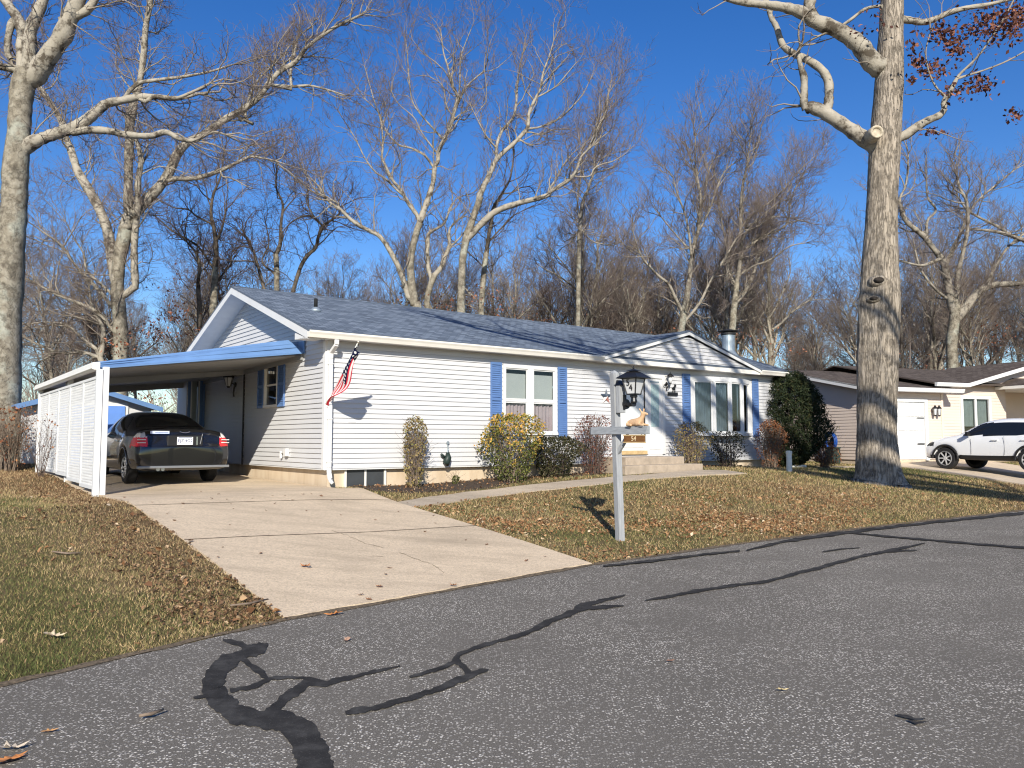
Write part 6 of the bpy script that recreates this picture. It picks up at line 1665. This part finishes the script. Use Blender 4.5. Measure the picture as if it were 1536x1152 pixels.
# ---- brush under the wood: nobody could count it
def brush():
    rng=random.Random(5); polys=[]; tw=Twigs(rng,up=.08,dens=.7,levels=2,wig=.26,rtip=.004)
    for k in range(1150):
        y=rng.uniform(36,72); x=rng.uniform(-.78*y,.80*y); px=CX+F*x/y
        if px<1000 and rng.random()<.5: continue
        h=rng.uniform(1.5,5.2) if px>560 else rng.uniform(1.2,3.4)
        if px>1120: h*=1.25
        tw.grow((x,y,.7),side_dir((0,0,1),rng.uniform(0,.4),rng),h,rng.uniform(.012,.035),1)
    return tubes_mesh('brush',tw.out,M['limb_mid'])
tag(link('undergrowth',brush(),None),'thicket of bare brush filling the woods behind the houses','undergrowth',kind='stuff')
# distant tree line as one mass
def far_woods():
    rng=random.Random(9); tw=Twigs(rng,up=.16,dens=.55,levels=2,wig=.18,rtip=.012)
    for k in range(190):
        y=rng.uniform(84,150); x=rng.uniform(-.85*y,.9*y); h=rng.uniform(8,14)
        P=[(x+rng.gauss(0,.2)*i,y,.5+h*.8*i/5) for i in range(6)]; Rr=[.20*(1-.13*i) for i in range(6)]
        tw.out.append((P,Rr))
        for j in range(10):
            t=.25+.75*j/10; i=min(int(t*5),4); tw.grow(P[i],side_dir((0,0,1),rng.uniform(.3,.8),rng),h*.34*(1.2-.5*t),.06,0)
    return tubes_mesh('far',tw.out,M['limb_mid'])
tag(link('distant_woods',far_woods(),None),'distant bare woodland seen between the nearer trunks','woods',kind='stuff')
# leafy rust-brown patches clinging low in the wood
lp=[];rg=np.random.default_rng(12)
for (x,y,sx_,sy_,D,n) in ((225,500,28,14,34,420),(262,470,22,10,35,260),(300,500,22,8,36,160),(210,600,30,8,34,160),(175,520,16,14,32.5,200),(640,455,30,12,38,260),(720,450,40,16,39,420),(1010,505,30,10,42,120),(1130,505,40,12,44,160),(1200,530,50,8,46,160),(1490,500,26,26,46,500),(1470,520,40,16,48,300),(1390,540,40,12,48,260),(800,480,60,12,46,260),(250,430,20,20,36,100)):
    for k in range(n):
        p=at_depth(rg.normal(x,sx_*.8),rg.normal(y,sy_*.8),D+rg.uniform(-2.5,2.5))
        if k%2: lp.append(p)
tag(link('clinging_leaves',leaf_mesh('leaves',lp,.12,M['rust_leaf'],rg),None),'rust-brown dead leaves clinging to low branches in the woods','leaves',kind='stuff')
# ---- two trees over the street behind the viewer; they throw the branch shadows on roof and gable
def shade_tree(x,y,H,seed,label,dens=1.1,tgt=None):
    rng=random.Random(seed)
    root=empty('street_tree',(x,y,0),0,label,'tree')
    P=[(0,0,-.2)];Rr=[.30]; n=9
    for k in range(n): P.append((rng.gauss(0,.12)*(k+1)*.4,rng.gauss(0,.12)*(k+1)*.4,H*.72*(k+1)/n)); Rr.append(.30*(1-.085*(k+1)))
    link('trunk',tubes_mesh('trunk',[(P,Rr)],M['bark_pale']),root)
    tw=Twigs(rng,up=.05,dens=dens,levels=2,wig=.2,rtip=.006)
    for (dx,dy,dz,r) in tgt:
        b=P[6]; m=(b[0]+(dx-b[0])*.5,b[1]+(dy-b[1])*.5,b[2]+(dz-b[2])*.6)
        pts,rr=smooth_path([b,m,(dx,dy,dz)],[r,r*.8,r*.45]); tw.out.append((pts,rr))
        dirs=[vnorm((q[0]-p[0],q[1]-p[1],q[2]-p[2])) for p,q in zip(pts,pts[1:])]; dirs=[dirs[0]]+dirs
        tw.sprout(pts,dirs,rr,5,0,.3,maxlen=2.2)
        for q in range(3): tw.grow(pts[-1],side_dir(dirs[-1],.4,rng),2.5,r*.35,1)
    link('crown',tubes_mesh('crown',tw.out,M['limb_pale']),root); return root
# ================================================================= SHRUBS
def shrub(name,label,cat,px,py,wpx,hpx,leafmat,nleaf,lsize,seed,stem='stem',nst=26,shape=1.,shell=.55,group=None,dep=.9,Yfix=None,tfix=None,twig=1,base_narrow=.45,core=0,vase=.5,asp=.30,hp=.7,topmat=None,lift=0.):
    """shrub whose foot stands at pixel (px,py), wpx wide and hpx high in the photo"""
    if tfix is not None:
        k_=(px-CX)/F; a0,b0,_=hw(0,tfix); s_=(k_*b0-a0)/(U[0]-k_*U[1]); Yfix=b0+U[1]*s_
    if Yfix: 
        g=at_depth(px,py,Yfix); g=(g[0],g[1],tz(g[0],g[1]))
    else: g=on_ground(px,py)
    Y=g[1]; Wd=wpx/F*Y; Ht=(CAMH+(HZ-(py-hpx))/F*Y)-g[2]
    rng=random.Random(seed); rg=np.random.default_rng(seed)
    root=empty(name,g,0,label,cat,group)
    def rad(h):  # h 0..1
        if vase<0: return max(.30,(1-(abs(h-.52)/.52)**2.4)**.5)
        return (base_narrow+(1-base_narrow)*min(1,h/vase)**.8)*(1-max(0,(h-.62)/.38)**2.6*.75*shape)
    pts=[]
    lump=[(rng.uniform(0,6.28),rng.uniform(.2,.95),rng.uniform(.10,.34)) for _ in range(9)]
    while len(pts)<nleaf:
        h=lift+(1-lift)*rng.random()**hp; a=rng.uniform(0,2*math.pi)
        rr=(1-(1-shell)*rng.random()**1.8) if rng.random()<.8 else rng.random()**.5
        R_=rad(h)*Wd/2
        for la,lh,lw in lump:
            dd=math.cos(a-la)*.5+.5
            R_*=1+lw*(dd**4)*math.exp(-((h-lh)/.18)**2)-.026
        q=math.sin(a*7+h*23+seed)+math.sin(a*13-h*31)
        if q>.85: continue
        r=R_*rr*(1+rng.gauss(0,.05)); pts.append((r*math.cos(a),r*math.sin(a)*dep,h*Ht*(1+rng.gauss(0,.015))))
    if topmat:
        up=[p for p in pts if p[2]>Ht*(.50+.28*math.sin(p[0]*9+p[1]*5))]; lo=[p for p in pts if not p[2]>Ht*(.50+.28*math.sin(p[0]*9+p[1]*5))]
        link('foliage',leaf_mesh('foliage',lo,lsize,leafmat,rg),root); link('top_foliage' if False else 'upper_foliage',leaf_mesh('foliage',up,lsize,topmat,rg),root)  # leaves above a wavy height take the second leaf colour
    else: link('foliage',leaf_mesh('foliage',pts,lsize,leafmat,rg,asp=asp,jit=.55),root)
    tw=Twigs(rng,up=.05,dens=.8*twig,levels=2,wig=.16,rtip=.0025)
    for k in range(nst):
        a=rng.uniform(0,6.28); b=rng.random()**.5*Wd*.5*base_narrow*.6
        h=rng.uniform(.55,.97); e=rad(h)*Wd/2*rng.random()**.5*.92; a2=a+rng.gauss(0,.5)
        p0=(b*math.cos(a),b*math.sin(a)*dep,-.05); p1=(e*math.cos(a2),e*math.sin(a2)*dep,h*Ht)
        m=(p0[0]+(p1[0]-p0[0])*.35+rng.gauss(0,.04),p0[1]+(p1[1]-p0[1])*.35+rng.gauss(0,.04),Ht*h*.5)
        r0=rng.uniform(.006,.014)*(Wd/1.2)**.5; P,Rr=smooth_path([p0,m,p1],[r0,r0*.7,r0*.35]); tw.out.append((P,Rr))
        dirs=[vnorm((q[0]-p[0],q[1]-p[1],q[2]-p[2])) for p,q in zip(P,P[1:])]; dirs=[dirs[0]]+dirs
        if twig: tw.sprout(P,dirs,Rr,Ht*.55,1,.3,maxlen=Ht*.3)
    link('stems',tubes_mesh('stems',tw.out,M[stem]),root)
    return root
shrub('shrub','tall narrow olive-brown shrub against the wall beside the basement window','shrub',621,733,40,106,M['tanleaf'],1700,.045,1,tfix=-.45,nst=46,shape=.7,base_narrow=.62)
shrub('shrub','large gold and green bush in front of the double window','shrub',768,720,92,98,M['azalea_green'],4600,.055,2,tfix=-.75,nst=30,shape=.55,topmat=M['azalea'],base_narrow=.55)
shrub('shrub','low dark hedge-like bush between the gold bush and the dark red bush','shrub',832,713,78,58,M['hedge'],5200,.045,3,'stem_dark',tfix=-.7,nst=24,shape=.5,twig=.6,base_narrow=.6)
shrub('shrub','dark red twiggy bush just left of the lamp post','shrub',891,712,66,88,M['barb'],2300,.036,4,'stem_dark',tfix=-.75,nst=60,shape=.65,base_narrow=.5)
shrub('shrub','rounded olive-brown bush to the right of the front steps','shrub',1038,700,56,67,M['tanleaf'],2300,.042,5,nst=64,shape=.75,base_narrow=.5,tfix=-.8)
shrub('shrub','thin dark twiggy bush under the bow window','shrub',1091,703,56,56,M['hedge'],1300,.045,6,'stem_dark',nst=54,shape=.4,base_narrow=.6,tfix=-.9)
shrub('shrub','rust-red rounded bush at the foot of the dark evergreen','shrub',1157,707,48,76,M['redbrown'],2200,.042,7,nst=70,shape=.8,base_narrow=.55,Yfix=23.6)
shrub('evergreen_shrub','large dark rounded evergreen at the right corner of the house','evergreen',1184,709,112,149,M['ever'],36000,.11,8,'stem_dark',nst=16,shape=.8,shell=.5,base_narrow=.72,Yfix=25.2,twig=0,asp=.10,vase=-1,hp=.95)
shrub('shrub','small rust-red shrub on the grass left of the big oak','shrub',1238,709,46,46,M['redbrown'],900,.055,9,'stem_dark',nst=44,shape=.5,base_narrow=.4,Yfix=25.2)
shrub('shrub','thin bare twiggy shrub against the neighbour wall behind the oak','shrub',1278,694,40,78,M['tanleaf'],260,.05,10,nst=46,shape=.4,base_narrow=.35)
shrub('shrub','tangled bare brush around the foot of the left tree','shrub',14,702,70,92,M['redbrown'],520,.06,11,'stem',nst=90,shape=.5,base_narrow=.6,Yfix=20.3,twig=1.6)
shrub('shrub','bare dark twigged shrub growing at the far end of the lattice','shrub',60,716,62,96,M['redbrown'],60,.05,12,'stem_dark',nst=16,shape=.3,base_narrow=.25,Yfix=17.6)
shrub('shrub','tiny green tuft growing against the foundation','shrub',683,721,12,8,M['azalea_green'],240,.035,13,nst=8,shape=.8,Yfix=17.3)
# ================================================================= GRASS AND LEAVES
def point_in_poly(x,y,poly):
    poly=np.asarray(poly); ins=np.zeros(len(x),bool); j=len(poly)-1
    for i in range(len(poly)):
        xi,yi=poly[i];xj,yj=poly[j]
        c=((yi>y)!=(yj>y))&(x<(xj-xi)*(y-yi)/(yj-yi+1e-12)+xi); ins^=c; j=i
    return ins
DRV=[hw(-3.90,-9.5)[:2],hw(.42,-9.5)[:2],hw(.42,-.6)[:2],hw(0,-.6)[:2],hw(0,9.3)[:2],hw(-3.90,9.3)[:2]]
WKP=[p[:2] for p in WK]+[p[:2] for p in WK2[::-1]]
NDP=[nd(0,0),nd(1,0),nd(1,1),nd(0,1)]
HSP=[hw(-.02,-.05)[:2],hw(15.5,-.05)[:2],hw(15.5,8.8)[:2],hw(-.02,8.8)[:2]]
BED=[hw(.5,-.95)[:2],hw(7.0,-.95)[:2],hw(7.0,-.05)[:2],hw(.5,-.05)[:2]]
BED2=[hw(10.1,-.6)[:2],hw(14.6,-.6)[:2],hw(14.6,-.05)[:2],hw(10.1,-.05)[:2]]
STP=[hw(7.0,-1.45)[:2],hw(10.05,-1.45)[:2],hw(10.05,0)[:2],hw(7.0,0)[:2]]
NHP=[nw(0,0),nw(14,0),nw(14,9),nw(0,9)]
CPP=[hw(-3.95,.6)[:2],hw(0,.6)[:2],hw(0,9.3)[:2],hw(-3.95,9.3)[:2]]
def lawn_ok(x,y,edge=.02):
    ok=y>edgeY(x)+edge
    for p in (DRV,WKP,NDP,HSP,BED,BED2,STP,NHP,CPP): ok&=~point_in_poly(x,y,p)
    return ok
def lawn_z(x,y):
    d=(y-edgeY(x))*.78
    b=(np.sin(x*1.7+y*.9)*np.sin(y*1.3-x*.6))*.012+np.sin(x*.5+1)*np.sin(y*.45)*.012
    return terr(x,y)+np.where(d>.6,b*np.clip((d-.6)/2,0,1),0)-.004
def grass(n,seed):
    rg=np.random.default_rng(seed)
    # sample by screen area: more blades where the lawn is near
    px=rg.uniform(-40,1580,n*4); dx=(px-CX)/F
    q=rg.random(n*4); y=(4.0**.25+q*(44**.25-4.0**.25))**4; x=dx*y
    k=lawn_ok(x,y); x=x[k][:n];y=y[k][:n]
    x=x+rg.normal(0,.05,len(x)); y=y+rg.normal(0,.05,len(y)); k=lawn_ok(x,y); x=x[k];y=y[k]
    z_=lawn_z(x,y); m=len(x)
    far=np.clip(y/14,.7,2.2)
    h=rg.uniform(.018,.05,m)*np.clip(far,.8,1.3); w=rg.uniform(.0025,.0045,m)*far*1.3
    a=rg.uniform(0,2*math.pi,m); ln=rg.uniform(.1,1.3,m)*h; b=rg.uniform(0,2*math.pi,m)
    c0=np.stack([x-np.cos(a)*w,y-np.sin(a)*w,z_-.004],1);c1=np.stack([x+np.cos(a)*w,y+np.sin(a)*w,z_-.004],1)
    tip=np.stack([x+np.cos(b)*ln,y+np.sin(b)*ln,z_+h],1)
    v=np.stack([c0,c1,tip],1).reshape(-1,3); tri=np.arange(m*3).reshape(m,3)
    me=np_mesh('grass',v,None,tri); me.materials.append(M['blades'])
    # how dry each blade is: smooth patches, dead along the drive, straw on the right-hand lawn
    def vn(x,y,s,sd):
        r=np.random.default_rng(sd); o=np.zeros_like(x)
        for q in range(10):
            a,p=r.uniform(0,6.28,2); f=s*r.uniform(.5,1.7); o+=np.sin((x*np.cos(a)+y*np.sin(a))*f+p)
        return o/10
    sl=(x-KX)*U[0]+(y-KY)*U[1]; tl=(x-KX)*V[0]+(y-KY)*V[1]
    left=sl<-3.9
    dry=np.where(left,.31,.57)+.34*vn(x,y,.9,1)+.30*vn(x,y,2.6,2)+.16*vn(x,y,7,5)
    dd=np.abs(sl+3.9); dry+=np.where(left,.50*np.exp(-(dd/.9)**2)*(1+.9*vn(x,y,1.6,3)),0)
    dry+=np.where(left,np.clip((tl+2.)*.12,0,.5),0)
    de=(y-edgeY(x))*.78; dry+=np.where(left,.10,.16)*np.exp(-de/.35)
    px=1.63;dp=np.hypot(x-1.7,y-12.2); dry-=.30*np.exp(-(dp/1.0)**2)
    dry-=np.where((sl>15)&(tl>-4.5)&(sl<23),.16,0)
    at=me.attributes.new('dry','FLOAT','POINT'); at.data.foreach_set('value',np.repeat(np.clip(dry,.05,.95),3).astype(np.float32)); return me
tag(link('grass',grass(300000,3),None),'short patchy winter grass of the front lawns, green to straw','grass',kind='stuff')
def oak_leaf(sz,rng,curl):
    """lobed leaf outline, curled"""
    out=[]
    L_=[(0,-.5),(.03,-.32),(.16,-.30),(.10,-.16),(.26,-.08),(.15,.04),(.28,.18),(.14,.24),(.12,.42),(0,.5)]
    pts=L_+[(-a,b) for a,b in L_[-2:0:-1]]
    return [(x*sz,y*sz,(curl*(x*x*3+abs(y)**2)-.02)*sz*(1+.3*math.sin(9*y))) for x,y in pts]
def litter(n,seed):
    rng=random.Random(seed); vs=[];fs=[];mi=[]
    def ok(x,y): return bool(lawn_ok(np.array([x]),np.array([y]),-.05)[0])
    zones=[((640,760),(890,810),900),((600,752),(760,790),600),((930,790),(1000,835),220),((860,810),(960,845),170),((960,770),(1250,800),1500),((1000,735),(1330,790),1900),((1120,720),(1536,770),1200),((700,730),(1150,800),1500),((20,725),(190,790),900),((150,780),(300,880),900),((250,850),(432,932),700),((60,760),(260,860),200),((50,725),(150,745),320),((0,800),(400,1000),150),((860,770),(960,800),120),((560,738),(920,712),300),((1130,700),(1330,740),200),((250,860),(430,930),600)]
    rgz=np.random.default_rng(44); PX=[];PY=[]
    for zi,(a,b,m) in enumerate(zones):
        n=int(m*1.5); x0,x1=a[0],b[0]; y0,y1=min(a[1],b[1]),max(a[1],b[1])
        if zi<2: PX.append(rgz.normal((x0+x1)/2,(x1-x0)/3.2,n)); PY.append(rgz.normal((y0+y1)/2,(y1-y0)/3,n))
        else: PX.append(rgz.uniform(x0,x1,n)+rgz.normal(0,22,n)); PY.append(rgz.uniform(y0,y1,n)+rgz.normal(0,7,n))
    PX=np.concatenate(PX);PY=np.concatenate(PY)
    dx=(PX-CX)/F; dy=(HZ-PY)/F; hit=np.full(len(PX),-1.); tt=3.
    while tt<38:
        todo=hit<0
        if not todo.any(): break
        i=np.where(todo)[0]; g=terr(dx[i]*tt,np.full(len(i),tt)); h=CAMH+dy[i]*tt<=g; hit[i[h]]=tt; tt+=.07
    X=dx*hit;Y=hit+rgz.uniform(-.04,.04,len(hit)); good=(hit>0)&lawn_ok(X,Y,-.05)
    # leaves gather in loose drifts
    drift=np.sin(X*2.1+np.sin(Y*1.7)*1.3)+np.sin(Y*2.6-X*.9)+.7*np.sin(X*5.3+Y*4.1)
    good&=(drift+rgz.normal(0,1.1,len(X)))>-.5
    Zl=lawn_z(X,Y)
    if True:
        for x,y,zl,px in zip(X[good],Y[good],Zl[good],PX[good]):
            x=float(x);y=float(y)
            sz=(rng.uniform(.012,.05) if px<450 else rng.uniform(.02,.062)) if rng.random()<(.975 if px<450 else .93) else rng.uniform(.06,.10); zz=float(zl)+rng.uniform(.012,.035)
            Mx=Matrix.Translation((x,y,zz))@Matrix.Rotation(rng.uniform(0,6.28),4,'Z')@Matrix.Rotation(rng.gauss(0,.45),4,'X')@Matrix.Rotation(rng.gauss(0,.45),4,'Y')
            o=len(vs); 
            w=rng.uniform(.25,.75)*sz; cu=rng.uniform(-.3,.5)*sz
            for p in ((0,-sz/2,rng.uniform(-.1,.2)*sz),(w*rng.uniform(.2,.8),-sz*.15,cu),(w*rng.uniform(.2,.7),sz*.22,cu),(0,sz/2,rng.uniform(-.1,.2)*sz),(-w*rng.uniform(.2,.7),sz*.22,cu),(-w*rng.uniform(.2,.8),-sz*.15,cu)): vs.append(tuple(Mx@Vector(p)))
            fs.append((o,o+1,o+2,o+3));fs.append((o,o+3,o+4,o+5)); mi+=[int(px<450 and sz<.05)]*2
    for _ in range(1500):
        s_=rng.uniform(.55,14.5); t_=-rng.random()**1.5*.9-.08
        if 7.0<s_<10.0: continue
        x,y,_z=hw(s_,t_); sz=rng.uniform(.025,.07); zz=tz(x,y)+.03
        Mx=Matrix.Translation((x,y,zz))@Matrix.Rotation(rng.uniform(0,6.28),4,'Z')@Matrix.Rotation(rng.gauss(0,.5),4,'X')@Matrix.Rotation(rng.gauss(0,.5),4,'Y')
        o=len(vs); w=rng.uniform(.25,.75)*sz; cu=rng.uniform(-.3,.5)*sz
        for p in ((0,-sz/2,0),(w*.5,-sz*.15,cu),(w*.45,sz*.22,cu),(0,sz/2,0),(-w*.45,sz*.22,cu),(-w*.5,-sz*.15,cu)): vs.append(tuple(Mx@Vector(p)))
        fs.append((o,o+1,o+2,o+3));fs.append((o,o+3,o+4,o+5)); mi+=[int(rng.random()<.7)]*2
    me=bpy.data.meshes.new('litter'); me.from_pydata(vs,[],fs); me.materials.append(M['dead_leaf']); me.materials.append(M['crumb']); me.polygons.foreach_set('material_index',mi); return me
tag(link('leaf_litter',litter(0,4),None),'scattered brown oak leaves lying over the lawns','fallen leaves',kind='stuff')
# single leaves one can count on road and concrete
rl=random.Random(6)
single=[('curled pale tan leaf on the grass near the left road edge',82,962,.17,'lawn',(.50,.40,.27)),
('flat orange-brown leaf on the left lawn near the frame edge',46,797,.16,'lawn',(.42,.24,.10)),
('orange leaf at the driveway mouth on the asphalt edge',500,923,.17,'road',(.50,.20,.06)),
('rust leaf lying alone in the middle of the driveway',458,855,.15,'lawn',(.32,.13,.05)),
('yellow leaf on the open asphalt right of centre',1174,1037,.085,'road',(.62,.48,.22)),
('pale leaf in the bottom left corner of the road',18,1126,.15,'road',(.45,.38,.30)),
('bright orange leaf at the bottom left frame edge',14,1142,.20,'road',(.55,.22,.07)),
('small orange leaf on the asphalt in the lower left',75,1099,.09,'road',(.50,.26,.10)),
('brown leaf curled on the driveway near the road',680,884,.10,'lawn',(.28,.13,.06)),
('brown leaf near the joint of the driveway',286,816,.13,'lawn',(.26,.12,.06)),
('pinkish brown leaf on the asphalt by the driveway mouth',520,962,.10,'road',(.40,.24,.16)),
('small brown leaf on the asphalt in mid road',1006,993,.07,'road',(.30,.15,.08))]
for lab,px,py,sz,on,c in single:
    if on=='road': p=on_road(px,py,.006)
    else:
        p=on_ground(px,py); p=(p[0],p[1],p[2]+.03)
    pts=oak_leaf(sz*1.05,rl,rl.uniform(.25,.8)); n=len(pts)
    vs=[(0,0,0)]+pts; fs=[(0,k+1,(k+1)%n+1) for k in range(n)]
    me=bpy.data.meshes.new('fallen_leaf'); me.from_pydata(vs,[],fs); me.materials.append(plain('leaf_colour',c,.75,.3,40))
    o=link('fallen_leaf',me); o.location=(p[0],p[1],p[2]+.012); o.rotation_euler=(rl.uniform(-.15,.15),rl.uniform(-.15,.15),rl.uniform(0,6.28)); tag(o,lab,'leaf')
# scattered small leaves and bits over the driveway
spots=[(186,751),(230,757),(300,742),(318,752),(325,745),(338,751),(345,760),(408,747),(425,746),(440,752),(454,745),(470,744),(483,745),(345,790),(352,766),(250,774),(205,775),(260,786),(400,768),(415,757),(462,768),(500,752),(572,773),(563,785),(512,777),(335,826),(392,834),(326,839),(240,796),(585,858),(580,866),(555,902),(540,898),(570,884),(610,756),(635,803),(655,790),(700,815),(730,820),(212,768),(195,762),(272,757),(380,752),(600,770),(648,775),(790,843),(820,840)]
mk=None
for px,py in spots:
    p=on_ground(px+rl.uniform(-3,3),py+rl.uniform(-2,2))
    if mk is None:
        pts=oak_leaf(.09,rl,.5); n=len(pts); vs=[(0,0,0)]+pts; fs=[(0,k+1,(k+1)%n+1) for k in range(n)]
        me=bpy.data.meshes.new('driveway_leaf'); me.from_pydata(vs,[],fs); me.materials.append(plain('brown_leaf',(.20,.10,.05),.8,.4,14)); mk=link('fallen_leaf',me); tag(mk,'small curled brown leaf lying on the concrete driveway','leaf','leaves scattered on the driveway'); o=mk
    else: o=mk.copy(); COL.objects.link(o)
    o.location=(p[0],p[1],p[2]+.034); o.rotation_euler=(rl.uniform(-.3,.3),rl.uniform(-.3,.3),rl.uniform(0,6.28)); s=rl.uniform(.6,1.15); o.scale=(s,s*rl.uniform(.5,1),s)
# fallen twigs
for lab,a,b,on in (('bent dead twig lying across the lawn and driveway edge',(345,914),(402,904),'g'),('straight brown twig on the asphalt at lower left',(208,1083),(245,1073),'r'),('thin twig on the left lawn near the shrubs',(78,832),(122,834),'g')):
    P=[on_ground(*q) if on=='g' else on_road(q[0],q[1],.0) for q in (a,((a[0]+b[0])/2,(a[1]+b[1])/2+2),b)]
    mb=MB(); mb.tube([(p[0]-P[0][0],p[1]-P[0][1],p[2]-P[0][2]+.035) for p in P],[.008,.011,.006],6); o=mb.build('fallen_twig',M['stem'],None,smooth=True); o.location=P[0]; tag(o,lab,'twig')
# ================================================================= SHADE TREES, LIGHT, CAMERA
shade_tree(15.0,-2.0,22,301,'bare street tree behind the viewer whose branches shade the roof and porch gable',1.0,[(-15.5,9.0,11.4,.22),(-12.0,9.6,10.6,.18),(-10.0,10.0,11.5,.27),(-8.0,9.5,12.0,.25),(-9.0,11.,10.5,.14),(-13.5,9.0,11.9,.16),(-5.5,9.0,13.6,.15),(-5.2,10.,12.2,.13),(-14.3,10.,10.9,.14),(-11.,8.4,12.4,.13)])
SUN_AZ=R(-2.0); SUN_EL=R(27.5)   # light travels towards +Y, slightly to the left
sun=bpy.data.lights.new('sun','SUN'); sun.energy=5.0; sun.angle=R(.53); sun.color=(1.,.935,.82)
so_=bpy.data.objects.new('sun',sun); COL.objects.link(so_)
ld=Vector((math.sin(SUN_AZ)*math.cos(SUN_EL),math.cos(SUN_AZ)*math.cos(SUN_EL),-math.sin(SUN_EL)))
so_.rotation_euler=ld.to_track_quat('-Z','Y').to_euler()
w=bpy.data.worlds.new('World'); scene.world=w; w.use_nodes=True
nt=w.node_tree; bg=nt.nodes['Background']; sky=nt.nodes.new('ShaderNodeTexSky'); sky.sky_type='NISHITA'; sky.sun_disc=False
sky.sun_elevation=SUN_EL; 
tos=-ld; sky.sun_rotation=math.atan2(tos.x,tos.y)
sky.air_density=1.0; sky.dust_density=.25; sky.ozone_density=3.0; sky.altitude=0
hs=nt.nodes.new('ShaderNodeHueSaturation'); hs.inputs['Saturation'].default_value=1.33; hs.inputs['Hue'].default_value=.514; hs.inputs['Value'].default_value=1.05; nt.links.new(sky.outputs[0],hs.inputs['Color']); nt.links.new(hs.outputs[0],bg.inputs[0]); bg.inputs[1].default_value=.105
cam=bpy.data.cameras.new('camera'); co=bpy.data.objects.new('camera',cam); COL.objects.link(co)
cam.sensor_fit='HORIZONTAL'; cam.sensor_width=36; cam.lens=F/1536*36; cam.clip_end=4000; cam.clip_start=.05
co.location=(0,0,CAMH); co.rotation_euler=(math.pi/2+PITCH,0,0)
scene.camera=co
scene.view_settings.view_transform='Standard'; scene.view_settings.look='None'; scene.view_settings.exposure=.38; scene.view_settings.gamma=1
scene.render.film_transparent=False
scene.cycles.max_bounces=6; scene.cycles.transparent_max_bounces=12
scene.cycles.use_denoising=True; scene.cycles.denoiser='OPENIMAGEDENOISE'; scene.cycles.denoising_input_passes='RGB_ALBEDO_NORMAL'; scene.cycles.denoising_prefilter='ACCURATE'
scene.cycles.pixel_filter_type='BLACKMAN_HARRIS'; scene.cycles.filter_width=1.15
